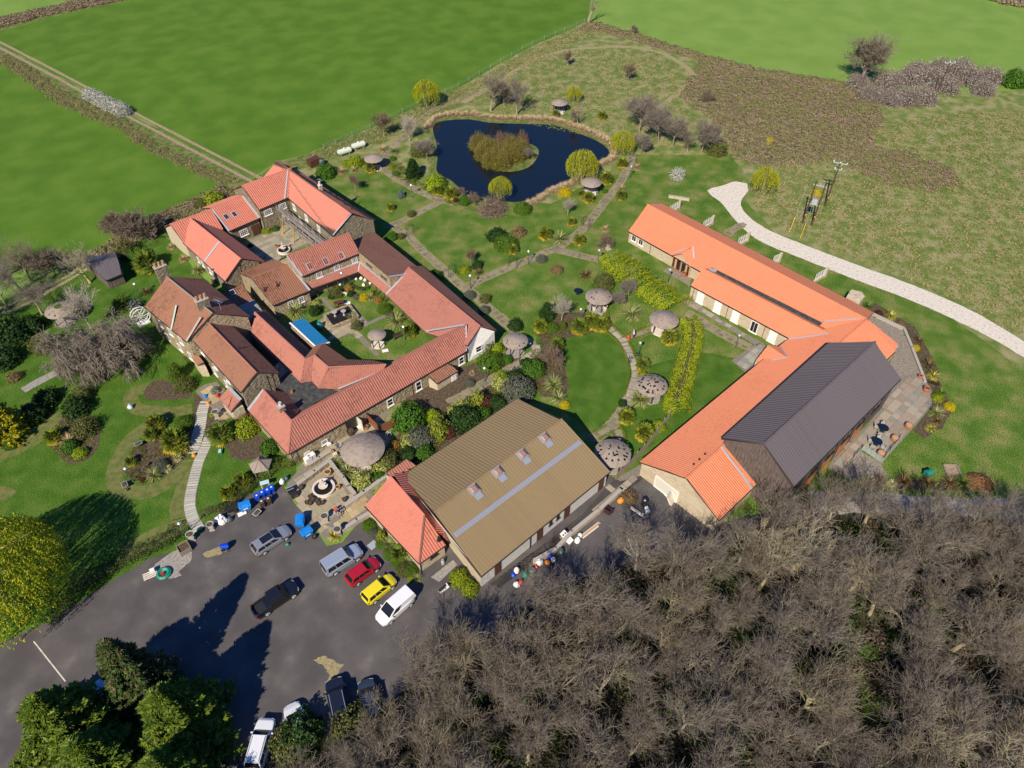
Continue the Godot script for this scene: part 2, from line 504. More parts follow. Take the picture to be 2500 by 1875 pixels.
func make_ground() -> void:
	var g := MB.new()
	g.quad(v3(-2500,0,-3500),v3(2500,0,-3500),v3(2500,0,400),v3(-2500,0,400))
	setting("ground",g.mesh(),M.far_field)
	lay("field",L(0,[-148.5,-205,-137.2,-197.7,-51.9,-128.5,-48.4,-135.2,-43.6,-137.3,-36.5,-144.4,-28.5,-152,-22.1,-161.1,-13,-170.6,-5.4,-181.6,5.4,-196.7,14.6,-206.7,21.4,-215.2,27.3,-260,40.8,-388,-144.4,-388,-100.1,-250.5,-115,-233.1,-132,-219.3,-142,-207.4]),0.004,"field_grass",6.0,0.4)
	lay("field",L(0,[-248.3,-265,-144.1,-196.7,-131.3,-186,-120.5,-178.2,-106,-163.8,-85.6,-150.2,-76,-140.3,-63.5,-131.6,-55.7,-127.1,-56.9,-124.8,-62.5,-119.6,-68.5,-111.8,-73.7,-103.8,-81.3,-102.7,-89.3,-102.5,-128.6,-101.1]),0.004,"field_grass",5.0,0.5)
	lay("ditch",L(0,[-148.5,-205,-142,-207.4,-132,-219.3,-115,-233.1,-100.1,-250.5,-119.3,-250.5,-131.2,-233.1,-148,-219.3,-153.1,-213.8]),0.004,"rough_grass",4.0,0.5)
	lay("verge",L(0,[-147.9,-204,-136.8,-197.1,-51.6,-128.1,-48.8,-127.1,-56.9,-124.8,-63.5,-131.6,-76,-140.3,-85.6,-150.2,-106,-163.8,-120.5,-178.2,-131.3,-186,-144.1,-196.7]),0.006,"rough_grass",4.0,0.4)
	lay("far_hedge_bank",L(0,[142.6,-237.3,148.5,-229,157.1,-224.3,187.8,-221.2,212.4,-260,148.6,-250.5]),0.004,"scrub_soil",4.0,0.6)
	lay("meadow",L(0,[-43.6,-137.3,-36.5,-144.4,-28.5,-152,-22.1,-161.1,-13,-170.6,-5.4,-181.6,5.4,-196.7,14.6,-206.7,21.4,-215.2,34.8,-204,51,-189.3,62,-180.5,80.4,-174.4,82.2,-168,89.7,-164.3,109.9,-168,133.4,-170.6,198.3,-168,103.9,-52.4,28,-49.6,-30.3,-56.7,-47.1,-95.9,-56.9,-124.8,-48.8,-127.1,-48.4,-135.2]),0.006,"meadow_grass",3.0,0.5)
	lay("rough_bank",L(0,[-51.8,-128.1,-48.3,-134.8,-43.6,-137.3,-36.5,-144.4,-28.5,-152,-22.1,-161.1,-13,-170.6,-10.6,-168,-11.4,-160.6,-21.4,-153.6,-27.6,-144.8,-33.6,-138.7,-38.9,-135.8,-43.7,-131.1,-46.2,-125.7,-52.6,-122.2,-61.9,-112.6,-64.9,-106.7,-72.6,-101.1,-79.4,-98.4,-86.6,-97.1,-109.3,-95.9,-113.3,-102.2,-89.3,-102.5,-81.3,-102.7,-73.7,-103.8,-68.5,-111.8,-62.5,-119.6,-56.9,-124.8]),0.010,"rough_grass",2.0,0.4)
	lay("scrub_ground",L(0,[52.6,-188.3,61.6,-178.8,73.5,-172,82,-164.3,80.3,-153.6,72.8,-141.7,63.6,-138.7,52.1,-135.8,47,-137.7,47.3,-147,46.6,-155.9,41.8,-164.3,40.7,-170.6,47.5,-177.4]),0.010,"scrub_soil",2.0,0.6)
	lay("hedge_bank",L(0,[21.3,-214.5,25.5,-213.8,34.9,-205,44.7,-195.1,51.1,-189.9,62.2,-181,74.8,-176.5,81.8,-173.3,80.7,-170.1,72.6,-172.8,61.2,-177.1,50.3,-185.7,43.9,-190.5,34.2,-199.3,24.9,-206.7,18.5,-208.1]),0.012,"scrub_soil",2.0,0.5)
	lay("scrub_ground",L(0,[73,-143.8,83,-138.7,89.3,-132.9,88.9,-125.7,82,-122.2,72.8,-126.5,69.7,-131.1,66.8,-136.7]),0.012,"rough_grass",2.0,0.7)
	lay("lawn",L(0,[-38.6,-129.2,-33,-134.4,-23.8,-129.2,-14.7,-120.2,-8.4,-116.5,-1.4,-120.6,7.4,-118.9,19,-130.1,25.7,-137.7,45.9,-137.7,46.8,-130.7,44.3,-122.2,48.3,-106.7,61.2,-94.4,69.5,-85.2,74.8,-73.8,92.4,-52.4,42.6,-51,32.8,-46.3,28.3,-51,23.6,-56.7,15.6,-50.3,5.6,-56.7,-6.8,-65.6,-31.5,-73.8,-42.4,-95.9]),0.014,"lawn_grass",2.0,0.25)
	lay("lawn",L(0,[3.9,-81.9,13.4,-85.2,18.5,-73.8,27.4,-77.7,36.6,-75.7,29.4,-67.3,16.6,-58.3,11.5,-62.2,7.9,-64.7,5.5,-69.1,1.6,-68.2]),0.018,"green_lawn",2.0,0.2)
	lay("lawn",L(0,[-100.3,-81.9,-82.9,-89.8,-74.3,-95.9,-72.6,-101.1,-65.1,-109.6,-60.8,-106.7,-51.8,-95.9,-45.7,-90.9,-37.9,-77.7,-27.9,-56.7,-27.3,-53.8,-31.3,-51,-35.7,-46.3,-37.3,-44.4,-41.8,-39.1,-47.8,-32.7,-53.2,-30.7,-64.9,-26.5]),0.014,"green_lawn",2.0,0.2)
	# clipped bands round the beds, paler than the long grass
	setting("mown_band",strip(curve(L(0,[-50.2,-71,-53.5,-69.4,-53.5,-67.9,-52,-66.2,-48.3,-65.5,-46.1,-65.7,-44.4,-66.2]),0.6),2.0,0.018,0.06),M.shorn_grass)
	setting("mown_band",strip(curve(L(0,[-47.2,-64.7,-49.3,-63.1,-50.7,-60.8,-51.1,-57.7,-50.9,-55.2,-49.8,-53.2,-47.8,-52.2,-45.4,-52.2,-43.7,-53.4,-42.5,-55.2,-41.6,-56.1]),0.6),2.1,0.022,0.06),M.shorn_grass)
	setting("mown_band",strip(curve(L(0,[-41.8,-57.3,-41.1,-53.2,-40.8,-50.1,-39.9,-47.8,-40.4,-46.9,-42.3,-45.8,-44.1,-44.3,-45.2,-43.2]),0.6),2.4,0.026,0.08),M.shorn_grass)
	setting("mown_band",strip(curve(L(0,[-62.1,-65.5,-62.8,-63.1,-63.6,-61,-65.1,-59.5,-66.9,-58,-67.7,-56.9]),0.6),2.6,0.018,0.08),M.shorn_grass)
	lay("mown_band",L(0,[-65.5,-53.2,-63.4,-53,-61.9,-52.2,-62.4,-51,-64.3,-50.8]),0.018,"shorn_grass",0.7,0.15)
	# beds
	lay("flower_bed",curve(L(0,[-52.2,-69.4,-51.7,-71.5,-49.9,-71.7,-47.5,-70.2,-45.4,-69.4,-45.2,-68.2,-48.2,-67.9,-50.9,-67.8]),0.7,true),0.030,"bed_soil",0.5,0.08)
	lay("flower_bed",curve(L(0,[-48.7,-62.2,-46.6,-62.6,-43.7,-61.7,-42,-58.6,-42.6,-57.3,-44.1,-54.6,-46.1,-53.8,-48.5,-54.2,-49.9,-56.1,-49.7,-58.6,-48.8,-60.4]),0.7,true),0.030,"bed_soil",0.5,0.1)
	lay("flower_bed",curve(L(0,[-61.7,-60.4,-61.9,-63.1,-60.8,-65.7,-57.8,-64.7,-55.6,-62.2,-54.6,-59,-55.4,-57.1,-57.5,-56.7,-59.6,-58.4]),0.7,true),0.030,"bed_soil",0.5,0.1)
	lay("bare_soil",L(0,[-45.1,-69.1,-43.4,-68,-43.7,-67,-43.4,-64.8,-43,-62.6,-43,-61.1,-43.6,-61.2,-44,-63.2,-43.9,-65.6]),0.034,"bed_soil",0.4,0.06)
	lay("bare_soil",L(0,[-42.2,-66.7,-41,-65.8,-40,-64.3,-40.9,-63.2,-41.1,-60.4,-41.5,-60.2,-41.7,-63.6]),0.034,"bed_soil",0.4,0.05)
	lay("bare_soil",L(0,[-37.9,-59.7,-37.2,-60.8,-35.9,-61.6,-34.6,-62.2,-32.7,-60.6,-30.7,-58.4,-32.1,-58,-33.4,-57.4,-35.1,-57.1,-36.8,-57.9]),0.030,"bed_soil",0.5,0.15)
	lay("flower_bed",L(0,[-16.3,-63.4,-14.7,-70.5,-6.8,-74.7,-1,-77.5,2.8,-76.1,3,-72,-1.9,-68.5,-5.4,-68]),0.022,"bed_soil",0.6,0.15)
	lay("flower_bed",L(0,[-16.2,-65.7,-11.7,-65.7,-6.5,-69.4,-1,-71.5,1.8,-70.2,-1,-65.7,-9.4,-58.6,-12.1,-56.5,-14.3,-56.9,-16.2,-55.2,-17.3,-54,-19.4,-52.6,-20.1,-53.8,-17.9,-58.6,-15.2,-61.7]),0.024,"bed_soil",0.6,0.15)
	lay("flower_bed",L(0,[-18.1,-48.4,-17.2,-48.6,-15.3,-46,-10.7,-41.2,-10.5,-39.9,-11.4,-39.6,-13,-41.7,-15.9,-44.8,-17.6,-46.7]),0.052,"bed_soil",0.5,0.05)
	lay("flower_bed",L(0,[27.6,-86.5,28.5,-84.6,28.4,-77.5,24.4,-68,21.4,-68.2,23.5,-73.6,26.4,-81.9]),0.026,"bed_soil",0.6,0.1)
	lay("flower_bed",L(0,[3.7,-83.7,4.9,-85.2,8.3,-86.8,12,-86.8,14.8,-86.2,14.5,-82.8,10.8,-81.3,8.2,-80.7,6.7,-78.4,7.7,-74.7,8.2,-70.5,7.3,-68.5,4.4,-68.5,1.4,-72.6,0.6,-74.5,2.4,-76.4,4.7,-78.4]),0.026,"bed_soil",0.6,0.12)
	lay("flower_bed",L(0,[-28.8,-131.6,-25.2,-132.7,-20.8,-126.1,-17.8,-123.2,-13.8,-120.8,-10.2,-117.6,-6.7,-115.8,-1.3,-115.8,0.6,-119.4,-10.4,-122.2,-16.7,-125.1,-19.6,-129.1,-24,-135.9,-25.8,-135.4]),0.022,"rough_grass",0.8,0.15)
	lay("flower_bed",L(0,[55.7,-87.1,57.5,-85.2,60.4,-83.1,60.7,-79.2,60,-74.2,59.6,-71.3,61.1,-70.5,62.4,-73.6,62.7,-79.8,62.7,-83.4,60.4,-86.5,58.6,-89.4]),0.022,"bed_soil",0.6,0.08)
	lay("flower_bed",L(0,[59.7,-72,61.5,-71.5,61.2,-66.4,58.2,-62.6,56.4,-61.7,55.1,-60.8,54,-62.2,57.5,-65.7,59.3,-69.2]),0.022,"bed_soil",0.6,0.08)
	lay("flower_bed",L(0,[43.8,-54,48.3,-54.2,57.5,-53.6,56.9,-52.3,46.2,-52.7,43.4,-52.7]),0.022,"bed_soil",0.6,0.04)
	# pond, its island and margin
	var shore: Array = curve(L(0,[-17.5,-150.2,-15.7,-153.1,-10,-154,-4.8,-152.4,2.5,-151.8,8.6,-151.3,13.6,-148,18.3,-143.8,20.4,-139.7,19.6,-136.7,16.5,-133.9,13.5,-131.1,10.5,-126.5,6.7,-123.9,3.9,-120.6,0.4,-119.4,-4.1,-120.6,-8.6,-122.2,-10.5,-124.8,-12.1,-127.4,-15.1,-130.7,-15.5,-136.7,-16.2,-142.8]),1.0,true)
	setting("pond_margin",sheet(ragged(curve(L(0,[-18.8,-150.2,-16.8,-154.9,-10.1,-156.1,-4.8,-154.5,2.5,-153.8,8.7,-153.3,14.7,-150,19.9,-144.8,21.7,-139.7,20.7,-135.8,17.4,-132.5,14.5,-129.6,11.5,-125.3,7.2,-122.2,4.4,-118.7,0.4,-117.4,-4,-118.6,-9.4,-120.6,-11.5,-123.1,-13.3,-126,-16.4,-130.1,-16.9,-136.7,-17.6,-142.8]),1.0,true),1.0,0.2),0.018),M.rough_grass)
	setting("pond",sheet(ragged(shore,0.8,0.15),0.034),M.pond_surface)
	setting("island",sheet(ragged(curve(L(0,[-8.3,-141.1,-6.3,-135.8,-3.4,-132.2,-0.6,-130.7,3,-132.2,5,-135.8,5.5,-140.3,2.4,-143.6,-2.6,-144.8,-6.6,-143.6]),0.8,true),0.7,0.2),0.06),M.rough_grass)
	lay("far_pool",L(0,[-150.9,-214.5,-147.1,-217.5,-143.6,-219,-142.4,-217.1,-145.4,-214.2,-149,-210.9]),0.012,"pond_surface",3.0,0.2)
	# hard ground
	lay("car_park",L(0,[-69.9,-27,-54.2,-32.7,-50.1,-35,-47.5,-37.7,-42.1,-42.7,-39,-43.8,-36.9,-46.6,-35,-50.8,-31.6,-52.2,-28.9,-53.1,-21.8,-44.4,-20,-44.9,-17.3,-49.6,-12.6,-47.6,-5.8,-46.3,2.5,-52.4,9.8,-56.7,13.7,-53.8,17.1,-54.9,19.2,-51.3,25.3,-47.6,30.1,-48.9,33.7,-49.6,28.9,-43.8,15.8,-43.2,7.5,-40.2,-0.3,-35.8,-4.6,-31.2,-10.6,-28.3,-13.9,-24.7,-23.8,-20.6,-27.1,-11.9,-59.6,-11.9]),0.040,"asphalt",1.5,0.12)
	lay("wood_floor",L(0,[-6.1,-32.2,-1.3,-37.4,6.6,-42,14.9,-44.4,27.3,-46.3,33.7,-49.6,39.7,-50.6,101.7,-49.6,61.6,-0.5,-25.6,-0.5,-27.9,-11.9,-25.2,-21,-14.9,-25.6,-11.7,-29.3]),0.036,"leaf_litter",2.0,0.4)
	lay("lane",L(0,[37.3,-52.4,43.1,-52.2,54.8,-51.3,63.4,-51,85.1,-50.3,82.9,-47,61.9,-47.9,53.1,-48.6,44.8,-49.1,36.9,-48.9]),0.044,"concrete",1.5,0.2)
	setting("wood_clearing",sheet(ragged(L(0,[32.8,-30.6,37.6,-32.9,38.8,-32.4,36.7,-28.6,34.9,-24.4,32.9,-24.8,33,-27.9]),0.8,0.2),0.046),M.green_lawn)
	# spills of sand and tyre-worn patches on the asphalt
	lay("sand_spill",curve(L(0,[-41.1,-41.6,-40.5,-42.7,-39.1,-43.9,-37.3,-43.6,-37.2,-42.2,-38,-41.2,-37.5,-40.6,-38.8,-40.2,-39.4,-40.7]),0.5,true),0.044,"concrete",0.3,0.12)
	lay("straw_litter",curve(L(0,[-36,-43.4,-34.9,-44.1,-33.9,-44.4,-33.2,-43.9,-34.2,-43.2,-35.3,-42.9]),0.5,true),0.044,"mown_path",0.3,0.15)
	lay("straw_litter",curve(L(0,[-20.7,-30.9,-19.4,-31.3,-18.2,-30.6,-17.4,-30.5,-17.8,-29.6,-18.7,-28.6,-18.8,-29.5,-19.5,-30.3]),0.5,true),0.044,"mown_path",0.25,0.16)

func make_paths() -> void:
	# gravel drive and its head
	lay("gravel_drive",curve(L(0,[38.1,-123.6,41,-125.3,44.5,-127.1,46.5,-126.2,46.1,-123.6,44,-120.2,43.5,-116.5,46,-110.8,52,-105.2,59.1,-99.5,65.8,-94.4,72.4,-88.3,75.5,-84.1,78,-80,85.2,-67.5,83.3,-64.3,76.2,-76.5,73.3,-80.8,69.5,-85.2,63.6,-90.7,57.6,-95.2,50.1,-101.4,44.1,-106.7,41.4,-112.9,40,-118.9]),1.5,true),0.022,"white_gravel",0.8,0.12)
	# field track: two ruts with grass between
	for k in [-0.95,0.95]:
		var line := []
		for p in curve(L(0,[-150.1,-208.1,-137.2,-197.7,-113.8,-178.8,-91.7,-160.6,-70.1,-143.2,-59.7,-134.8,-50.2,-127.1]),4.0): line.append(p)
		var d: Vector3 = (line[-1] - line[0]).normalized().cross(UP)
		for i in line.size(): line[i] += d * k
		setting("track_rut",strip(line,0.8,0.014,0.15),M.earth_track)
	for k in [-0.8,0.8]:
		var line := curve(L(0,[-70.4,-103.9,-72.4,-99.9,-74.1,-96.6,-76.4,-93.1,-77.9,-90.4,-80.6,-87.8,-82.7,-86.2]),2.0)
		for i in line.size(): line[i] += v3(0.5,0,0.86) * k
		setting("track_rut",strip(line,0.7,0.018,0.2),M.earth_track)
	setting("walk",strip(curve(L(0,[-69.5,-69.7,-68.1,-71.5,-66.6,-73.1,-65.8,-73.9]),1.0),1.4,0.02,0.1),M.concrete)
	# mown walk in the paddock
	setting("mown_walk",strip(curve(L(0,[-11.5,-162.5,-7.3,-168,-2.4,-175.5,5.3,-187.4,13.9,-193.6,22.7,-195.8,30.1,-196.4,38.3,-192.9,42.3,-187.4,44.7,-181,44.9,-177.1,41.1,-170.1,34.8,-161.1,31.4,-155.9]),1.5),1.5,0.014,0.12),M.mown_path)
	# garden paths: pale edging with flags laid on it
	var paths := [
		L(0,[-7.9,-169.1,-13.7,-162.7,-18,-158.7,-20.5,-153.5,-22.5,-147.9,-24.8,-142.6,-26.1,-137.5,-25.8,-132.7,-24.7,-130.1,-20.5,-125.6,-16.7,-122.2,-14.3,-120.4]),
		L(0,[-12.6,-120.8,-17.6,-115.8,-20.9,-112.3,-22.2,-111.5]),
		L(0,[-22,-111.7,-18.7,-108.1,-16.6,-104.9,-13.5,-100.6,-10.8,-97,-8.5,-93.8,-6.2,-91.4,-3.6,-87.8,-1.1,-84.6,0.5,-82.5]),
		L(0,[-7.2,-93.6,-4.4,-95.9,-0.1,-99,3.6,-101.4]),
		L(0,[3,-100.8,5.5,-102.9,7.3,-103.9,9.2,-105.7,11.2,-108.1,13.3,-111,15.6,-115.3,17.6,-119.3,19.4,-122.6,21.3,-126.5,23.1,-131,25.2,-137.4]),
		L(0,[7.1,-104.1,9.1,-103.3,12.2,-102,15.7,-100.8]),
		L(0,[27.7,-86.8,28.7,-85.9,31,-83.1,33.5,-80.7,35.9,-78.6]),
	]
	for p in paths: flagged(p,1.25,"stone")
	flagged(L(0,[13.8,-88.1,13.8,-85.9,14.4,-84.3,15.5,-82.8,16.9,-80.4,17.4,-78.1,17.7,-75.8,18.1,-73.9,17.9,-72.3,17,-69.7,16.2,-68]),1.2,"pale")
	flagged(L(0,[16.2,-68,15.5,-66.2,14.2,-64,13,-62.6,12.1,-61.7,10.8,-60.8]),1.3,"stone")
	flagged(L(0,[17.5,-80.7,18.9,-81.3,20.9,-82.2,22.7,-82.8]),1.1,"stone")
	flagged(L(0,[-0.5,-73.9,1,-75,2.5,-76.7,3.7,-78.1,2.8,-79.8,1.4,-81]),1.2,"pale")
	flagged(L(0,[14,-62.4,14.1,-61,14.3,-59.9]),1.1,"stone")
	flagged(L(0,[-8.9,-67.2,-6.5,-69,-3.8,-71.3,-1,-73.4,1.5,-75.5]),1.1,"stone")
	flagged(L(0,[38.8,-108.5,40.1,-110.1,42.4,-111.8]),1.1,"stone")
	# white sett walks by the old house
	flagged(L(0,[-42.9,-67.8,-42.8,-65.7,-42.3,-63.1,-42,-60.4,-41.9,-58.6]),1.5,"sett")
	flagged(L(0,[-40.5,-61.3,-40.5,-59,-40.6,-56.9,-40.4,-54.6,-40.1,-52.2,-39.6,-50.1,-38.6,-48.2,-37.4,-46.7]),1.3,"sett")
	# paved yards
	paved("courtyard_paving",L(0,[-47,-107,-45.1,-108.7,-41.9,-112.3,-38.9,-111.6,-35.4,-106,-40.2,-102,-39.6,-100.1,-41.1,-98.5,-42,-99.2,-47.2,-105.7]),0.0,46.5,0.062,"flag_mixed",0.9)
	paved("fountain_patio",L(0,[-28.4,-53.4,-27.6,-55.2,-23.4,-59.5,-21.8,-57.3,-20.5,-53.2,-19.4,-51.2,-17.9,-52,-17.1,-51.2,-18.5,-48.7,-20.1,-46.9,-21.6,-44.8,-23.1,-46.4,-24.6,-47.8,-26.3,-50.1]),0.0,47.0,0.062,"flag_buff",0.95)
	paved("ramp_paving",L(0,[-22.6,-47.3,-20.5,-49.3,-17.7,-52,-16.8,-51.4,-17.3,-48.9,-20,-46.4]),0.0,47.0,0.135,"flag_gold",1.0)
	paved("terrace_paving",L(0,[-27.6,-56.1,-25.4,-58.6,-22.5,-61.7,-20.3,-63.3,-17.9,-66.4,-16.9,-65.7,-17.9,-62.4,-16.2,-60.8,-16.9,-58.2,-17.9,-56.1,-20.1,-56.9,-21.8,-57.5,-23.6,-58.2,-26.3,-56.1]),0.0,47.0,0.062,"flag_buff",0.9)
	paved("barn_walk",L(0,[16.6,-56.5,16.5,-54,13.2,-51.4,9.4,-48.2,6.2,-45.1,2.1,-41.9,-1.4,-39.1,-2.5,-39.6,1.2,-42.6,4.9,-45.7,8.6,-48.9,12.1,-53.2,13.9,-54.6]),0.0,47.0,0.062,"flag_pink",1.15)
	paved("terrace_paving",L(0,[56.2,-72.3,59.7,-73.3,59.6,-69.4,58.4,-66.7,53.8,-62.2,47.6,-56.5,46.1,-59,44.2,-57.5,43.7,-53.6,42.3,-54.4,40.7,-56.1,43.5,-59.5,48.2,-63.1,52.7,-68.2]),0.0,47.0,0.062,"flag_pink",1.0)
	setting("terrace",sheet(L(0,[55.9,-87.8,60.5,-82.5,60,-78.1,58.9,-70.5,58.2,-67,56.2,-66.5,56.1,-72,55.8,-75.3,58.4,-78.9,54.3,-86.5]),0.03),M.path_stone)
	setting("ramp",sheet(L(0,[44.2,-57.5,45.9,-58.6,47.7,-56.4,47.8,-54.8,47.4,-54.2,43.9,-54.2]),0.05),M.path_stone)
	paved("range_walk",L(0,[27.9,-90.7,28.9,-90.4,33.4,-84.6,37.9,-79.8,37.1,-78.9,33.9,-82.5,30.6,-86.2,27.6,-89.1]),0.0,46.0,0.062,"flag_pink",0.9)
	paved("range_walk",L(0,[35.9,-78.6,37.9,-79.9,39.3,-77.8,35.4,-74.2,33.9,-73.4,32.5,-75.8]),0.0,46.0,0.062,"flag_grey",0.9)
	paved("garden_court_walk",L(0,[-31.3,-90.6,-30.4,-90.6,-27.9,-86.9,-25.7,-88.5,-22.5,-84.5,-20.1,-86.4,-19.9,-85.7,-23.9,-82.5,-19.7,-77.1,-20.3,-76.7,-24.6,-81.8,-27.8,-80.1,-28.2,-80.6,-27.7,-81.3,-30.5,-84.9,-28.5,-86.7]),0.0,46.0,0.062,"flag_buff",0.75)
	paved("house_paving",L(0,[-45,-69.6,-44,-70.9,-42.5,-71.4,-40.8,-69.8,-41.1,-68.3,-40.5,-67.3,-37.6,-63.8,-38.5,-64.6,-39.6,-63.6,-41.8,-66.4,-43.6,-68.1]),0.0,44.0,0.062,"flag_gold",1.1)
	setting("porch_paving",sheet(L(0,[25.6,-97.7,26.8,-98.8,30.1,-95.9,29.4,-93.4,28,-95.2]),0.03),M.path_stone)
	setting("slab",sheet(L(0,[-9.2,-40.4,-6.8,-42.6,-6.3,-42,-8.2,-39.8]),0.055),M.concrete)
	setting("road_marking",strip(L(0,[-50.7,-32.9,-48.1,-30.8,-45.5,-28.7]),0.12,0.046),M.white_gravel)

# flags laid one by one along a path
var slab_meshes := {}

func slab_mesh(w: float,d: float,h := 0.05) -> Mesh:
	var key := "%d_%d_%d" % [int(w * 20),int(d * 20),int(h * 1000)]
	if not slab_meshes.has(key):
		var b := MB.new()
		var c := 0.015
		var lo := [v3(-w / 2,0,-d / 2),v3(w / 2,0,-d / 2),v3(w / 2,0,d / 2),v3(-w / 2,0,d / 2)]
		var mid := []
		var hi := []
		for p in lo:
			mid.append(p + UP * (h - c))
			hi.append(v3(p.x * (1 - 2 * c / w),h,p.z * (1 - 2 * c / d)))
		for i in 4:
			var j := (i + 1) % 4
			b.quad(lo[i],mid[i],mid[j],lo[j])
			b.quad(mid[i],hi[i],hi[j],mid[j])
		b.face([hi[3],hi[2],hi[1],hi[0]])
		slab_meshes[key] = b.mesh()
	return slab_meshes[key]

var flag_sets := {}

func flag_set(which: String) -> Array:
	if flag_sets.has(which): return flag_sets[which]
	var tones := {
		"stone": [[0.2,0.17,0.13],[0.26,0.22,0.175],[0.31,0.27,0.22],[0.23,0.21,0.17]],
		"pale": [[0.42,0.36,0.29],[0.47,0.41,0.34],[0.38,0.33,0.27],[0.5,0.44,0.37]],
		"sett": [[0.5,0.48,0.46],[0.56,0.53,0.51],[0.46,0.44,0.42],[0.6,0.57,0.55]],
		"flag_mixed": [[0.34,0.29,0.24],[0.42,0.35,0.27],[0.37,0.35,0.32],[0.46,0.38,0.3],[0.31,0.28,0.25]],
		"flag_buff": [[0.42,0.35,0.26],[0.48,0.41,0.31],[0.45,0.37,0.28],[0.38,0.32,0.25]],
		"flag_gold": [[0.5,0.37,0.22],[0.55,0.42,0.26],[0.46,0.35,0.22],[0.58,0.46,0.31]],
		"flag_pink": [[0.34,0.26,0.225],[0.39,0.3,0.26],[0.31,0.27,0.25],[0.43,0.36,0.32],[0.35,0.31,0.29]],
		"flag_grey": [[0.36,0.34,0.32],[0.42,0.4,0.37],[0.3,0.29,0.28]],
	}
	var out := []
	for t in tones[which]:
		var m := worldly("%s_%d" % [which,out.size()],M.fine_grit,0.9,M.fine_grass,3.7,0.4)
		m.albedo_color = lin(t[0] * 1.32,t[1] * 1.32,t[2] * 1.32)
		out.append(m)
	flag_sets[which] = out
	return out

func flagged(p: Array,width: float,which: String) -> void:
	var line := curve(p,0.35)
	var base := setting("garden_path" if which != "sett" else "sett_path",strip(line,width + (0.5 if which == "stone" else 0.12),0.028,0.12 if which == "stone" else 0.02),M.path_edge if which == "stone" else M.mortar)
	var set_of := flag_set(which)
	var along := 0.0
	var next := 0.0
	var made := 0
	for i in line.size() - 1:
		var a: Vector3 = line[i]
		var b: Vector3 = line[i + 1]
		along += a.distance_to(b)
		if along < next: continue
		var d := (b - a).normalized()
		var turn := atan2(-d.z,d.x)
		var depth: float = [0.5,0.65,0.8].pick_random() if false else [0.5,0.65,0.8][rng.randi() % 3]
		if which == "sett": depth = 0.3
		next = along + depth + 0.03
		var cells: int = 1 if which == "sett" else (2 if rng.randf() < 0.75 else 1)
		if made > 290: continue
		for k in cells:
			var w: float = (width - 0.03 * (cells - 1)) / cells
			var off: float = (k - (cells - 1) * 0.5) * (w + 0.03)
			var at: Vector3 = b + d * depth * 0.5 + d.cross(UP) * off
			part("flag" if which != "sett" else "sett",slab_mesh(depth,w,0.02),set_of[rng.randi() % set_of.size()],base,at + UP * (0.026 + rng.randf() * 0.008),turn)
			made += 1

# flags of mixed sizes in courses over a yard
func paved(called: String,p: Array,_unused: float,deg: float,y: float,which: String,size: float) -> void:
	var base := setting(called,sheet(p,y - 0.022),M.mortar)
	var set_of := flag_set(which)
	var turn := deg_to_rad(90.0 - deg)
	var ax := v3(cos(turn),0,-sin(turn))
	var az := v3(sin(turn),0,cos(turn))
	var lo := v2(1e9,1e9)
	var hi := v2(-1e9,-1e9)
	for q in p:
		var s := v2(q.dot(ax),q.dot(az))
		lo = lo.min(s)
		hi = hi.max(s)
	var flat := PackedVector2Array()
	for q in p: flat.append(v2(q.x,q.z))
	var area := 0.0
	for i in flat.size(): area += flat[i].cross(flat[(i + 1) % flat.size()]) * 0.5
	size = maxf(size,sqrt(absf(area) / 285.0 / 0.93))
	var made := 0
	var z := lo.y
	while z < hi.y:
		var d: float = size * [0.75,0.95,1.15][rng.randi() % 3]
		var x := lo.x - rng.randf() * size
		while x < hi.x:
			var w: float = size * [0.7,0.9,1.1,1.35][rng.randi() % 4]
			var c := ax * (x + w * 0.5) + az * (z + d * 0.5)
			var ok := true
			for e in [v2(-0.4,-0.4),v2(0.4,-0.4),v2(0.4,0.4),v2(-0.4,0.4)]:
				var q: Vector3 = c + ax * w * e.x + az * d * e.y
				if not Geometry2D.is_point_in_polygon(v2(q.x,q.z),flat): ok = false
			if ok and made < 300:
				part("flag",slab_mesh(w - 0.035,d - 0.035),set_of[rng.randi() % set_of.size()],base,v3(c.x,y - 0.044 + rng.randf() * 0.008,c.z),turn)
				made += 1
			x += w
		z += d

# ------------------------------------------------------------------ roofs
func poly_normal(p: Array) -> Vector3:
	var q := ZERO
	for i in p.size():
		var a: Vector3 = p[i]
		var b: Vector3 = p[(i + 1) % p.size()]
		q += v3((a.y - b.y) * (a.z + b.z),(a.z - b.z) * (a.x + b.x),(a.x - b.x) * (a.y + b.y))
	return q.normalized() * signf(q.y if q.y != 0.0 else 1.0)

func span_at(f: PackedVector2Array,s: float) -> Vector2:
	var lo := 1e9
	var hi := -1e9
	for i in f.size():
		var a := f[i]
		var b := f[(i + 1) % f.size()]
		if (a.x - s) * (b.x - s) <= 0.0:
			if absf(a.x - b.x) < 1e-6:
				lo = minf(lo,minf(a.y,b.y))
				hi = maxf(hi,maxf(a.y,b.y))
			else:
				var t := a.y + (b.y - a.y) * (s - a.x) / (b.x - a.x)
				lo = minf(lo,t)
				hi = maxf(hi,t)
	return v2(lo,hi)

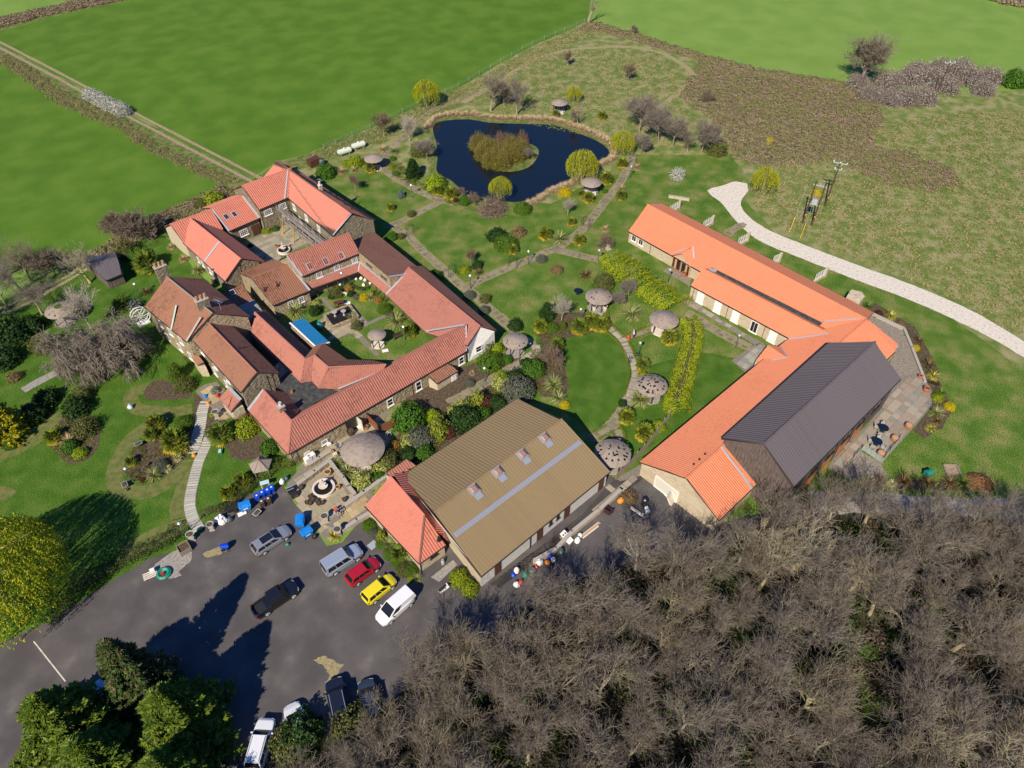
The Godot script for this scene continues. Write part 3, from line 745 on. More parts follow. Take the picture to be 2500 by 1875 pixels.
# One slope of a roof: tiles in courses with their waves, or steel sheets with upstanding ribs.
# look: {m, rib, amp, course, vary, odd, prof}
func slope(parent: Node,p: Array,look: Dictionary,called := "roof_slope") -> MeshInstance3D:
	var n := poly_normal(p)
	var t := (UP - n * n.y).normalized()
	if t.length() < 0.5: t = Vector3.FORWARD
	var s := t.cross(n).normalized()
	var o := ZERO
	for q in p: o += q / float(p.size())
	var f := PackedVector2Array()
	var smin := 1e9
	var smax := -1e9
	var tmin := 1e9
	var tmax := -1e9
	for q in p:
		var e := v2((q - o).dot(s),(q - o).dot(t))
		f.append(e)
		smin = minf(smin,e.x)
		smax = maxf(smax,e.x)
		tmin = minf(tmin,e.y)
		tmax = maxf(tmax,e.y)
	var rib: float = look.rib
	var prof: Array = look.prof
	var cuts := []
	var k := ceili((smax - smin) / rib)
	rib = (smax - smin) / k
	for i in k:
		for e in prof: cuts.append([smin + (i + e[0]) * rib,e[1] * float(look.amp),i])
	cuts.append([smax,prof[0][1] * float(look.amp),k - 1])
	var course: float = look.get("course",0.0)
	var rows := 1 if course <= 0.0 else ceili((tmax - tmin) / course)
	if course <= 0.0: course = tmax - tmin + 0.01
	var step: float = look.get("step",0.0)
	var b := MB.new()
	var vary: float = look.get("vary",0.1)
	var odd: float = look.get("odd",0.0)
	var tone := []
	for i in k * rows:
		var g := 1.0 + rng.randf_range(-vary,vary)
		var h := rng.randf_range(-vary,vary) * 0.35
		var c := Color(g * (1.0 + h),g,g * (1.0 - h))
		if rng.randf() < odd: c = c * look.get("odd_tone",Color(1.5,1.55,1.5))
		tone.append(c)
	var mottle := FastNoiseLite.new()
	mottle.seed = int(o.x * 13.0 + o.z * 7.0)
	mottle.frequency = 0.16
	var mot: float = look.get("mottle",0.12)
	for i in cuts.size() - 1:
		var s0: float = cuts[i][0]
		var s1: float = cuts[i + 1][0]
		var a := span_at(f,clampf(s0,smin + 1e-4,smax - 1e-4))
		var d := span_at(f,clampf(s1,smin + 1e-4,smax - 1e-4))
		var z0: float = cuts[i][1]
		var z1: float = cuts[i + 1][1]
		for j in rows:
			var u0 := tmin + j * course
			var u1 := u0 + course
			var a0 := clampf(u0,a.x,a.y)
			var a1 := clampf(u1,a.x,a.y)
			var d0 := clampf(u0,d.x,d.y)
			var d1 := clampf(u1,d.x,d.y)
			if a1 - a0 < 0.005 and d1 - d0 < 0.005: continue
			var c: Color = tone[int(cuts[i][2]) * rows + j]
			var mo := 1.0 + mot * mottle.get_noise_2d(s0,u0) * 2.0
			b.col = Color(c.r * mo,c.g * mo,c.b * mo)
			b.quad(o + s * s0 + t * a0 + n * (z0 + step),o + s * s0 + t * a1 + n * z0,o + s * s1 + t * d1 + n * z1,o + s * s1 + t * d0 + n * (z1 + step))
	return part(called,b.mesh(),M[look.m],parent)

# the boarding and edge under a slope
func soffit(parent: Node,p: Array,m := "dark_timber",deep := 0.2) -> void:
	var b := MB.new()
	var lo := []
	var hi := []
	for q in p:
		lo.append(q - UP * deep)
		hi.append(q - UP * 0.09)
	b.hexa(lo,hi)
	part("soffit",b.mesh(),M[m],parent)

func ridge(parent: Node,a: Vector3,b: Vector3,m := "red_tile",r := 0.14) -> void:
	var g := MB.new()
	var k := maxi(1,int(a.distance_to(b) / 0.45))
	for i in k:
		var e := 0.86 + rng.randf() * 0.28
		g.col = Color(e,e,e)
		g.tube([a.lerp(b,float(i) / k),a.lerp(b,(i + 0.98) / k)],[r,r * 0.93],8)
	part("ridge_cap",g.mesh(),M[m],parent)

func gutter(parent: Node,a: Vector3,b: Vector3,out: Vector3) -> void:
	var g := MB.new()
	g.bar(a + out * 0.05 - UP * 0.06,b + out * 0.05 - UP * 0.06,0.12,0.1)
	part("gutter",g.mesh(),M.gutter,parent)

func flashing(parent: Node,a: Vector3,b: Vector3,w := 0.4,m := "lead") -> void:
	var g := MB.new()
	g.bar(a + UP * 0.06,b + UP * 0.06,w,0.06)
	part("flashing",g.mesh(),M[m],parent)

var PAN := [[0.0,0.0],[0.3,1.0],[0.62,0.55]]
var RIB := [[0.0,0.0],[0.8,0.0],[0.86,1.0],[0.94,1.0]]

func tiles(m: String,vary := 0.14,odd := 0.0,mottle := 0.12,amp := 0.055,rib := 0.3) -> Dictionary:
	return {"m": m,"rib": rib,"amp": amp,"course": 0.36,"step": 0.022,"prof": PAN,"vary": vary,"odd": odd,"mottle": mottle}

# ------------------------------------------------------------------ walls and openings
func flat_dir(a: Vector3,b: Vector3) -> Vector3:
	var d := b - a
	d.y = 0.0
	return d.normalized()

# A house range with a ridge: e0-e1 is the eave towards the viewer, r0-r1 the ridge above it.
# Returns its wall lines: front, back, end0, end1, each [from, to] seen from outside left to right or back.
func wing(root: Node,e0: Vector3,e1: Vector3,r0: Vector3,r1: Vector3,look: Dictionary,wall: String,o := {}) -> Dictionary:
	var e3: Vector3 = o.get("e3",v3(2 * r0.x - e0.x,e0.y,2 * r0.z - e0.z))
	var e2: Vector3 = o.get("e2",v3(2 * r1.x - e1.x,e1.y,2 * r1.z - e1.z))
	var d := flat_dir(e0,e1)
	var side := flat_dir((e0 + e1) * 0.5,(e2 + e3) * 0.5)
	var over: float = o.get("over",0.22)
	var i0 := e0 + d * 0.12 + side * over
	var i1 := e1 - d * 0.12 + side * over
	var i2 := e2 - d * 0.12 - side * over
	var i3 := e3 + d * 0.12 - side * over
	var b := MB.new()
	var top := e0.y - 0.03
	var back_top := e3.y - 0.03
	var q := func(p: Vector3,y: float) -> Vector3: return v3(p.x,y,p.z)
	var g0 := r0 + d * 0.12 - UP * 0.1
	var g1 := r1 - d * 0.12 - UP * 0.1
	if o.get("hip0",false): g0 = q.call((i0 + i3) * 0.5,top)
	if o.get("hip1",false): g1 = q.call((i1 + i2) * 0.5,top)
	b.quad(q.call(i0,0.0),q.call(i0,top),q.call(i1,top),q.call(i1,0.0))
	b.quad(q.call(i2,0.0),q.call(i2,back_top),q.call(i3,back_top),q.call(i3,0.0))
	b.face([q.call(i3,0.0),q.call(i3,back_top),g0,q.call(i0,top),q.call(i0,0.0)])
	b.face([q.call(i1,0.0),q.call(i1,top),g1,q.call(i2,back_top),q.call(i2,0.0)])
	part("wall",b.mesh(),M[wall],root)
	var front: Array = o.get("front",[r0,r1,e1,e0])
	var back: Array = o.get("back",[r1,r0,e3,e2])
	slope(root,front,look)
	slope(root,back,o.get("back_look",look))
	soffit(root,front)
	soffit(root,back)
	if not o.get("no_ridge",false): ridge(root,r0,r1,o.get("ridge",look.m))
	gutter(root,e0,e1,-side)
	gutter(root,e3,e2,side)
	var lines := {"front": [i0,i1],"back": [i2,i3],"end0": [i3,i0],"end1": [i1,i2]}
	for k in lines:
		for z in 2: lines[k][z].y = 0.0
		if v3(-d.z,0,d.x).dot(side) > 0.0: lines[k].reverse()
	return lines

# a window in a wall line: its frame proud of the wall, the pane within, and bars over it
func window(parent: Node,line: Array,share: float,sill: float,w: float,h: float,bars := Vector2i(2,3),frame := "white_paint",pane := "window_glass") -> Node3D:
	var a: Vector3 = line[0]
	var b: Vector3 = line[1]
	var d := flat_dir(a,b)
	var out := d.cross(UP) * -1.0
	out = v3(d.z,0,-d.x) * -1.0
	var at := a.lerp(b,share) + UP * sill
	var f := MB.new()
	var t := 0.11
	for e in [[-w / 2 + t / 2,h / 2,t,h],[w / 2 - t / 2,h / 2,t,h],[0.0,t / 2,w - 2 * t,t],[0.0,h - t / 2,w - 2 * t,t]]:
		f.hexa(_rect(d,out,e,0.0),_rect(d,out,e,0.07))
	f.hexa(_rect(d,out,[0.0,-0.06,w + 0.24,0.1],0.0),_rect(d,out,[0.0,-0.06,w + 0.24,0.1],0.14))
	var win := part("window",f.mesh(),M[frame],parent,at)
	var g := MB.new()
	var e := [0.0,h / 2,w - 2 * t,h - 2 * t]
	g.hexa(_rect(d,out,e,0.005),_rect(d,out,e,0.02))
	part("pane",g.mesh(),M[pane],win)
	var r := MB.new()
	for i in range(1,bars.x): r.hexa(_rect(d,out,[-w / 2 + w * i / bars.x,h / 2,0.05,h - 2 * t],0.0),_rect(d,out,[-w / 2 + w * i / bars.x,h / 2,0.05,h - 2 * t],0.05))
	for i in range(1,bars.y): r.hexa(_rect(d,out,[0.0,h * i / bars.y,w - 2 * t,0.05],0.0),_rect(d,out,[0.0,h * i / bars.y,w - 2 * t,0.05],0.045))
	if bars.x * bars.y > 1: part("glazing_bar",r.mesh(),M[frame],win)
	return win

func _rect(d: Vector3,out: Vector3,e: Array,z: float) -> Array:
	var c: Vector3 = d * e[0] + UP * e[1] + out * z
	var x: Vector3 = d * (e[2] * 0.5)
	var y: Vector3 = UP * (e[3] * 0.5)
	return [c - x - y,c + x - y,c + x + y,c - x + y]

func door(parent: Node,line: Array,share: float,w: float,h: float,m := "brown_door") -> void:
	var a: Vector3 = line[0]
	var b: Vector3 = line[1]
	var d := flat_dir(a,b)
	var out := v3(d.z,0,-d.x) * -1.0
	var at := a.lerp(b,share)
	var f := MB.new()
	f.hexa(_rect(d,out,[0.0,h / 2,w,h],0.0),_rect(d,out,[0.0,h / 2,w,h],0.07))
	var leaf := part("door",f.mesh(),M[m],parent,at)
	var p := MB.new()
	for k in [-0.24,0.24]:
		for y in [0.28,0.7]: p.hexa(_rect(d,out,[k * w,y * h,w * 0.34,h * 0.3],0.07),_rect(d,out,[k * w,y * h,w * 0.3,h * 0.27],0.09))
	part("door_panel",p.mesh(),M[m],leaf)
	var k := MB.new()
	k.hexa(_rect(d,out,[w * 0.36,h * 0.48,0.05,0.16],0.07),_rect(d,out,[w * 0.36,h * 0.48,0.05,0.16],0.13))
	part("handle",k.mesh(),M.black_iron,leaf)

# a roof window lying on a slope given by three of its points
func rooflight(parent: Node,at: Vector3,p: Array,w := 0.75,h := 1.1) -> void:
	var n := poly_normal(p)
	var o: Vector3 = p[0]
	at.y = o.y - (n.x * (at.x - o.x) + n.z * (at.z - o.z)) / n.y
	var t := (UP - n * n.y).normalized()
	var s := t.cross(n).normalized()
	var f := MB.new()
	var r := func(x: float,y: float,ww: float,hh: float,z: float) -> Array:
		var c := s * x + t * y + n * z
		return [c - s * ww / 2 - t * hh / 2,c + s * ww / 2 - t * hh / 2,c + s * ww / 2 + t * hh / 2,c - s * ww / 2 + t * hh / 2]
	for e in [[-w / 2,0.0,0.1,h],[w / 2,0.0,0.1,h],[0.0,-h / 2,w + 0.1,0.12],[0.0,h / 2,w + 0.1,0.12]]:
		f.hexa(r.call(e[0],e[1],e[2],e[3],0.0),r.call(e[0],e[1],e[2],e[3],0.13))
	var k := part("roof_window",f.mesh(),M.lead,parent,at)
	var g := MB.new()
	g.hexa(r.call(0.0,0.0,w - 0.1,h - 0.12,0.02),r.call(0.0,0.0,w - 0.1,h - 0.12,0.1))
	part("pane",g.mesh(),M.window_glass,k)

func chimney(parent: Node,at: Vector3,turn: float,w: float,d: float,h: float,pots: int,m := "rubble_stone") -> void:
	var b := MB.new()
	b.box(v3(0,h / 2 - 0.5,0),v3(w,h + 1.0,d))
	var st := part("chimney",b.mesh(),M[m],parent,at,turn)
	var c := MB.new()
	c.box(v3(0,h + 0.06,0),v3(w + 0.16,0.14,d + 0.16))
	part("coping",c.mesh(),M.weathered_stone if m == "rubble_stone" else M.cast_stone,st)
	for i in pots:
		var q := MB.new()
		var x := 0.0 if pots == 1 else (float(i) / (pots - 1) - 0.5) * (w - 0.5)
		q.lathe(v3(x,h + 0.1,0),[v2(0.19,0),v2(0.16,0.5),v2(0.2,0.56),v2(0.2,0.64),v2(0.13,0.64),v2(0.12,0.3)],10)
		part("chimney_pot",q.mesh(),M.clay_pot if pots > 1 else M.cast_stone,st)

func aerial(parent: Node,at: Vector3,size := 1.0) -> void:
	var b := MB.new()
	b.tube([ZERO,v3(0,1.7,0) * size],[0.025,0.025],5)
	b.tube([v3(-0.6,1.5,-0.3) * size,v3(0.6,1.5,0.3) * size],[0.02,0.02],4)
	for i in 6:
		var c := v3(-0.55 + i * 0.22,1.5,-0.27 + i * 0.11) * size
		b.tube([c - v3(-0.2,0,0.4) * size,c + v3(-0.2,0,0.4) * size],[0.013,0.013],4)
	part("aerial",b.mesh(),M.galvanised,parent,at)

func downpipe(parent: Node,at: Vector3,h: float) -> void:
	var b := MB.new()
	b.tube([ZERO,v3(0,h,0)],[0.05,0.05],6)
	b.box(v3(0,h,0),v3(0.22,0.2,0.22))
	part("downpipe",b.mesh(),M.gutter,parent,at)

func vent(parent: Node,at: Vector3) -> void:
	var b := MB.new()
	b.lathe(ZERO,[v2(0.28,-0.1),v2(0.24,0.04),v2(0.07,0.07),v2(0.07,0.5),v2(0.13,0.52),v2(0.13,0.62),v2(0.0,0.66)],8)
	part("roof_vent",b.mesh(),M.black_iron,parent,at)

func origin(p: Vector3) -> Vector3:
	return v3(p.x,0,p.z)

func house(called: String,label: String) -> Node3D:
	return thing(called,ZERO,0.0,label,"building")

func make_buildings() -> void:
	var pink := tiles("pink_tile",0.07,0.0,0.05,0.03,0.24)
	var pink_ribbed := tiles("pink_tile",0.1,0.0,0.08,0.1,0.36)
	var red := tiles("red_tile",0.16,0.03,0.14,0.1,0.34)
	var mid := tiles("red_tile",0.14,0.02,0.12,0.045,0.28)
	var old := tiles("old_tile",0.22,0.035,0.2,0.05,0.3)
	old.odd_tone = Color(2.0,1.5,1.3)
	var mixed := tiles("old_tile",0.25,0.15,0.25,0.07,0.34)
	mixed.odd_tone = Color(1.6,1.1,1.0)
	var brown := tiles("brown_tile",0.12,0.01,0.12,0.04,0.28)
	var orange := tiles("orange_tile",0.06,0.0,0.04,0.035,0.26)
	var orange_ribbed := tiles("orange_tile",0.07,0.0,0.05,0.06,0.32)
	# --- the north barn, two storeys, whose roof looks over the pond lawn
	var h := house("stone_barn","tall stone barn with smooth pink tiled roof and scaffolding facing the fountain courtyard")
	var n1e0 := V(-46.11,-119.85,5)
	var n1e1 := V(-30.07,-100.75,5)
	var n1r0 := V(-43.59,-121.29,7.7)
	var n1r1 := V(-26.87,-103.22,7.7)
	var w := wing(h,n1e0,n1e1,n1r0,n1r1,pink,"rubble_stone",{"ridge": "brown_tile"})
	flashing(h,n1e1.lerp(n1r1,0.02),n1r1,0.2)
	chimney(h,V(-33.71,-111.8,7),deg_to_rad(43),0.5,0.5,1.0,1,"cream_render")
	aerial(h,V(-33.54,-112.08,7.6),0.9)
	for x in [V(-32.15,-111.61,6.6),V(-30.64,-110.06,6.5),V(-28.96,-108,6.4),V(-27.38,-106.07,6.4)]: vent(h,x)
	for x in [0.25,0.42,0.6,0.78]:
		window(h,w.front,x,3.0,1.0,1.2,Vector2i(3,4))
		window(h,w.front,x + 0.06,0.9,1.0,1.3,Vector2i(3,4))
	for x in [0.2,0.5,0.8]: window(h,w.back,x,1.0,1.0,1.2)
	# --- the cross range north of the courtyard
	h = house("stone_range","two-storey stone range with ribbed pink roof behind the fountain courtyard corner")
	w = wing(h,V(-44.37,-108.64,5.1),V(-39.59,-113.09,5.1),V(-47.57,-112.06,7.75),V(-40.14,-118.34,7.75),pink_ribbed,"rubble_stone")
	flashing(h,V(-40.71,-117.84,7.7),V(-40.59,-112.05,5.15),0.25)
	window(h,w.front,0.22,3.3,1.5,1.1,Vector2i(4,3))
	window(h,w.front,0.68,3.3,1.4,1.1,Vector2i(4,3))
	window(h,w.front,0.72,0.9,1.5,1.3,Vector2i(4,3))
	downpipe(h,w.front[0],4.8)
	# --- lower range with two roof windows
	h = house("stone_range","low stone range with two roof windows and a brown door on the courtyard")
	var sl := [V(-52.61,-108.78,5.3),V(-48.29,-112.83,5.3),V(-44.94,-109.12,3.05),V(-49.15,-105.13,3.05)]
	w = wing(h,sl[3],sl[2],sl[0],sl[1],pink_ribbed,"rubble_stone")
	rooflight(h,V(-50.08,-107.75,4.3),sl)
	rooflight(h,V(-48.91,-108.67,4.4),sl)
	flashing(h,sl[1],sl[2],0.45)
	flashing(h,sl[0],sl[3],0.35)
	window(h,w.front,0.42,0.9,1.5,1.2,Vector2i(4,3))
	door(h,w.front,0.83,1.5,2.1)
	# --- west end and its wing along the courtyard
	h = house("stone_range","low cream-walled west range end with steep ribbed roof beside the thorn hedge")
	w = wing(h,V(-55.65,-101.2,3.05),V(-50.36,-105.64,3.05),V(-58.25,-103.72,5.3),V(-52.55,-108.58,5.3),pink_ribbed,"cream_render")
	h = house("stone_range","pink-roofed wing with stone gable on the shaded side of the fountain courtyard")
	w = wing(h,V(-56.12,-101.76,3),V(-45.99,-91.09,3),V(-55.25,-105.45,5.4),V(-43.43,-93.72,5.4),pink,"rubble_stone",{"back_look": tiles("red_tile",0.08,0.0,0.06,0.03,0.24)})
	flashing(h,V(-48.22,-98.43,5.45),V(-50.72,-96.23,3.1),0.4)
	for x in [0.3,0.4,0.58,0.68]: window(h,w.front,x,1.0,0.8,1.2,Vector2i(2,3),"white_paint")
	for x in [0.25,0.7]: window(h,w.back,x,1.0,1.0,1.2,Vector2i(3,3))
	downpipe(h,w.end1[0].lerp(w.end1[1],0.42),4.4)
	downpipe(h,w.end1[0].lerp(w.end1[1],0.9),3.2)
	# --- the range between the two courts, with its verandah
	h = house("stone_range","two-storey range with three roof windows between the two courtyards")
	sl = [V(-35.39,-92.37,7),V(-26.59,-98.64,7),V(-24.83,-96.45,4.6),V(-33.06,-90.16,4.6)]
	w = wing(h,sl[3],sl[2],sl[0],sl[1],red,"old_stone")
	for q in [V(-32.17,-91.96,5.8),V(-29.89,-93.48,5.8),V(-27.65,-95.07,5.8)]: rooflight(h,q,sl,0.8,1.15)
	for x in [0.27,0.58,0.9]: window(h,w.front,x,3.0,1.0,1.2,Vector2i(3,4))
	flashing(h,sl[0],sl[3],0.35)
	sl = [V(-32.82,-90.83,2.95),V(-25.14,-96.21,2.95),V(-25.25,-94.58,2.2),V(-32.23,-90.03,2.2)]
	slope(h,sl,mid,"verandah_roof")
	soffit(h,sl)
	flashing(h,sl[0],sl[1],0.3)
	var posts := MB.new()
	for x in [0.12,0.34,0.56,0.8]:
		posts = MB.new()
		var q: Vector3 = sl[3].lerp(sl[2],x) + (sl[0] - sl[3]).normalized() * 0.3
		posts.bar(ZERO,v3(0,2.15,0),0.15)
		posts.bar(v3(0,1.5,0),v3(0.5,2.15,-0.35),0.1)
		part("verandah_post",posts.mesh(),M.dark_timber,h,origin(q))
	# --- low mottled range in front of it
	h = house("stone_range","low range with mottled brown and red pantiles facing the garden court")
	sl = [V(-41.01,-89.71,4.7),V(-35.92,-93.3,4.7),V(-32.06,-89.13,2.6),V(-37.04,-85.42,2.6)]
	w = wing(h,sl[3],sl[2],sl[0],sl[1],mixed,"old_stone")
	vent(h,V(-36.88,-88.98,3.8))
	vent(h,V(-38.6,-87.8,3.7))
	flashing(h,sl[1],sl[2],0.35)
	for x in [0.45,0.75]: window(h,w.front,x,0.9,0.9,1.1,Vector2i(2,3))
	# --- the dark single slope on the east side with its clerestory and verandah
	h = house("stone_range","single-pitch brown tiled range with clerestory wall above the garden court verandah")
	sl = [V(-27.12,-98.7,5.1),V(-19.15,-89.39,5.1),V(-14.36,-93.33,3.1),V(-24.02,-104.81,3.1)]
	slope(h,sl,brown)
	soffit(h,sl)
	var b := MB.new()
	var p0: Vector3 = origin(sl[0])
	var p1: Vector3 = origin(sl[1])
	var p2: Vector3 = origin(sl[2])
	var p3: Vector3 = origin(sl[3])
	var up := UP
	b.quad(p0,p0 + up * 5.0,p1 + up * 5.0,p1)
	b.quad(p2,p2 + up * 3.0,p3 + up * 3.0,p3)
	b.face([p1,p1 + up * 5.0,p2 + up * 3.0,p2])
	b.face([p3,p3 + up * 3.0,p0 + up * 5.0,p0])
	part("wall",b.mesh(),M.old_stone,h)
	window(h,[p0,p1],0.5,3.5,1.9,0.75,Vector2i(2,1),"grey_timber")
	window(h,[p0,p1],0.85,3.5,1.9,0.75,Vector2i(2,1),"grey_timber")
	flashing(h,sl[1],sl[2],0.4)
	sl = [V(-25.14,-96.21,2.95),V(-19.1,-89.46,2.95),V(-20,-88.65,2.2),V(-25.25,-94.58,2.2)]
	slope(h,sl,mid,"verandah_roof")
	soffit(h,sl)
	flashing(h,sl[0],sl[1],0.35)
	flashing(h,sl[0],sl[3],0.2)
	for x in [0.3,0.62,0.92]:
		posts = MB.new()
		var q: Vector3 = sl[3].lerp(sl[2],x) + (sl[0] - sl[3]).normalized() * 0.3
		posts.bar(ZERO,v3(0,2.15,0),0.15)
		posts.bar(v3(0,1.5,0),v3(0.5,2.15,0.35),0.1)
		part("verandah_post",posts.mesh(),M.dark_timber,h,origin(q))
	# --- south-east range, its broad slope sheltering the cloister
	h = house("stone_range","long salmon-tiled range with white gable between the garden court and the flag path")
	var r0 := V(-16.51,-92.16,4.9)
	var r1 := V(-4.58,-77.93,4.9)
	var ge := V(-6.44,-75.39,3.4)
	var gn := V(-2.36,-78.63,3.4)
	var back_end := v3(2 * r0.x - (r0 + (ge - r1)).x,3.4,2 * r0.z - (r0 + (ge - r1)).z)
	w = wing(h,r0 + (ge - r1),ge,r0,r1,mid,"white_render",{"front": [r0,r1,ge,V(-12.84,-79.36,2.4),V(-19.95,-88.39,2.4)],"e2": gn,"e3": back_end,"back_look": brown})
	window(h,w.end1,0.38,0.9,1.1,1.2,Vector2i(1,2))
	flashing(h,V(-19.93,-88.33,2.45),V(-16.78,-91.17,4.4),0.3)
	var cl: Array = L(0,[-20.27,-90.66,-13.27,-82.05])
	for x in [0.12,0.38,0.62,0.88]:
		posts = MB.new()
		posts.bar(ZERO,v3(0,2.2,0),0.15)
		posts.bar(v3(0,1.5,0),v3(0.5,2.3,-0.1),0.1)
		part("cloister_post",posts.mesh(),M.dark_timber,h,cl[0].lerp(cl[1],x) + v3(0.25,0,-0.15))
	# --- the long south range and its hipped west end
	h = house("stone_range","long red-ribbed south range with hipped corner above the fountain patio")
	var s0 := V(-28.13,-59.82,4.8)
	var s1 := V(-6.69,-78.36,4.8)
	var f0 := V(-28.22,-56.1,2.6)
	var f1 := V(-6.64,-75.04,2.6)
	var sd := flat_dir(s0,s1)
	var so := (f1 - s1)
	var s_front := [s0,s1,f1,f0]
	var bk0 := v3(s0.x - so.x,2.6,s0.z - so.z)
	var bk1 := v3(s1.x - so.x,2.6,s1.z - so.z)
	w = wing(h,f0,f1,s0,s1,red,"old_stone",{"front": s_front,"back": [s1,s0,bk0,bk1],"e3": bk0,"e2": bk1,"hip0": true})
	flashing(h,s1,V(-12.68,-78.5,3.4),0.25)
	flashing(h,s1,f1,0.2)
	for e in [[0.165,0.55,0.9,0.75],[0.53,0.5,1.0,1.35],[0.70,0.3,1.0,1.7],[0.8,0.5,1.0,1.4],[0.97,0.5,1.0,1.4]]:
		window(h,w.front,e[0],e[1],e[2],e[3],Vector2i(1,2))
	downpipe(h,w.front[0].lerp(w.front[1],0.03),2.5)
	downpipe(h,w.front[0].lerp(w.front[1],0.665),2.5)
	door(h,w.front,0.31,1.5,2.0,"gutter")
	# the pale door standing open
	b = MB.new()
	var dl: Vector3 = w.front[0].lerp(w.front[1],0.345)
	b.hexa([dl,dl + v3(0.75,0,0.72),dl + v3(0.8,0,0.66),dl + v3(0.05,0,-0.06)],[dl + up * 2.0,dl + v3(0.75,2.0,0.72),dl + v3(0.8,2.0,0.66),dl + v3(0.05,2.0,-0.06)])
	part("open_door",b.mesh(),M.cream_paint,h)
	# hipped west end
	var g0 := V(-33,-65.22,4.8)
	var q0 := V(-35.24,-63.61,2.6)
	slope(h,[g0,s0,f0,q0],red)
	soffit(h,[g0,s0,f0,q0])
	var no := v3(g0.x * 2 - q0.x,2.6,g0.z * 2 - q0.z)
	slope(h,[s0,g0,no,V(-28.29,-63.61,2.6)],tiles("old_tile",0.15,0.02,0.12,0.07,0.34))
	ridge(h,g0,s0,"red_tile")
	ridge(h,s0,f0,"red_tile")
	b = MB.new()
	var wa := origin(q0) + v3(0.2,0,0.0)
	var wb := origin(f0) + v3(0.15,0,-0.25)
	b.quad(wa,wa + up * 2.55,wb + up * 2.55,wb)
	b.face([origin(no),no,g0,q0,origin(q0)])
	part("wall",b.mesh(),M.old_stone,h)
	gutter(h,q0,f0,v3(-0.73,0,0.68))
	flashing(h,g0,q0,0.45)
	chimney(h,V(-29.81,-61.72,4.3),deg_to_rad(43),0.75,0.75,1.1,1,"rubble_stone")
	# lean-to on the garden side
	sl = [V(-9.54,-73.17,2.3),V(-11.82,-70.42,2.3),V(-10.53,-69.5,1.6),V(-7.67,-72.08,1.6)]
	slope(h,[sl[1],sl[0],sl[3],sl[2]],mixed,"lean_to_roof")
	soffit(h,sl)
	b = MB.new()
	b.prism([origin(sl[0]),origin(sl[1]),origin(sl[2]) - v3(0,0,0.2),origin(sl[3]) - v3(0.1,0,0.2)],0.0,1.55)
	part("lean_to_wall",b.mesh(),M.cream_render,h)
	door(h,[origin(sl[2]) + v3(0,0,-0.2),origin(sl[3]) + v3(-0.1,0,-0.2)],0.8,1.0,1.4,"white_paint")
	# --- middle range: ridge in three reaches
	h = house("stone_range","middle range of red pantiles bending round the garden court beside the blue sheet roof")
	r0 = V(-38.29,-81.35,4.7)
	r1 = V(-28.76,-71.33,4.7)
	var e1 := V(-29.11,-68.5,2.7)
	var e0 := v3(e1.x + r0.x - r1.x,2.7,e1.z + r0.z - r1.z)
	w = wing(h,e0,e1,r0,r1,red,"old_stone",{"back_look": tiles("old_tile",0.14,0.01,0.1,0.06,0.32),"ridge": "red_tile"})
	var faces := [
		[V(-28.76,-71.33,4.7),V(-27.42,-71.59,5.2),V(-27.75,-68.88,2.7),V(-29.11,-68.5,2.7)],
		[V(-27.42,-71.59,5.2),V(-25,-69.15,5.2),V(-26.6,-67.58,2.7),V(-27.75,-68.88,2.7)],
		[V(-25,-69.15,5.2),V(-17.19,-69.66,5.2),V(-17.66,-69.2,4.6),V(-23.81,-67.38,2.7),V(-26.6,-67.58,2.7)],
	]
	for p in faces:
		slope(h,p,red)
		soffit(h,p)
	for p in [[V(-28.76,-71.33,4.7),V(-27.42,-71.59,5.2),V(-27.44,-76.24,3),V(-28.68,-75.83,3)],[V(-27.42,-71.59,5.2),V(-25,-69.15,5.2),V(-23.3,-72.79,3),V(-27.44,-76.24,3)],[V(-25,-69.15,5.2),V(-17.19,-69.66,5.2),V(-19.42,-71.72,4),V(-23.3,-72.79,3)]]:
		slope(h,p,tiles("old_tile",0.14,0.01,0.1,0.06,0.32))
		soffit(h,p)
	for e in [[faces[1][0],faces[1][1]],[faces[2][0],faces[2][1]],[faces[1][1],faces[1][2]],[faces[0][1],faces[0][2]]]: ridge(h,e[0],e[1],"red_tile",0.12)
	flashing(h,faces[2][2],faces[2][3],0.25)
	b = MB.new()
	b.prism([origin(faces[0][3]),origin(faces[1][3]) ,origin(faces[2][4]),origin(faces[2][3]),origin(V(-19.27,-71.66,3)),origin(V(-23.26,-72.58,3)),origin(V(-27.39,-75.97,3))],0.0,2.6)
	part("wall",b.mesh(),M.old_stone,h)
	sl = [V(-33.39,-80.96,2.9),V(-28.48,-75.66,2.9),V(-26.83,-77.23,2.35),V(-31.71,-82.64,2.35)]
	slope(h,sl,{"m": "blue_sheet","rib": 0.6,"amp": 0.06,"prof": RIB,"vary": 0.06,"mottle": 0.05},"blue_sheet_roof")
	flashing(h,sl[0],sl[1],0.25,"white_paint")
	flashing(h,sl[1],sl[2],0.25,"white_paint")
	b = MB.new()
	b.prism([origin(sl[0]),origin(sl[1]),origin(sl[2]),origin(sl[3])],0.0,2.25)
	part("wall",b.mesh(),M.old_stone,h)
	# flat felt roofs in the gaps
	h = house("flat_roof_block","flat dark felt roof in the angle of the old house and the south range")
	b = MB.new()
	b.prism(L(0,[-34.19,-70.95,-32.63,-73.59,-30.43,-71.21,-29.04,-71.73,-27.65,-70.31,-24.54,-69.41,-27.15,-67.66,-29.1,-65.7,-31.6,-68.91,-33.25,-68.91]),0.0,2.72)
	part("wall",b.mesh(),M.rubble_stone,h)
	b = MB.new()
	b.prism(L(2.75,[-32.9,-68.28,-31.4,-70.82,-29.08,-68.4,-27.95,-69.03,-26.5,-67.53,-23.61,-66.8,-26.12,-65.11,-28.01,-63.23,-30.64,-66.55,-32,-66.31]),2.72,2.8)
	part("felt",b.mesh(),M.dark_felt,h)
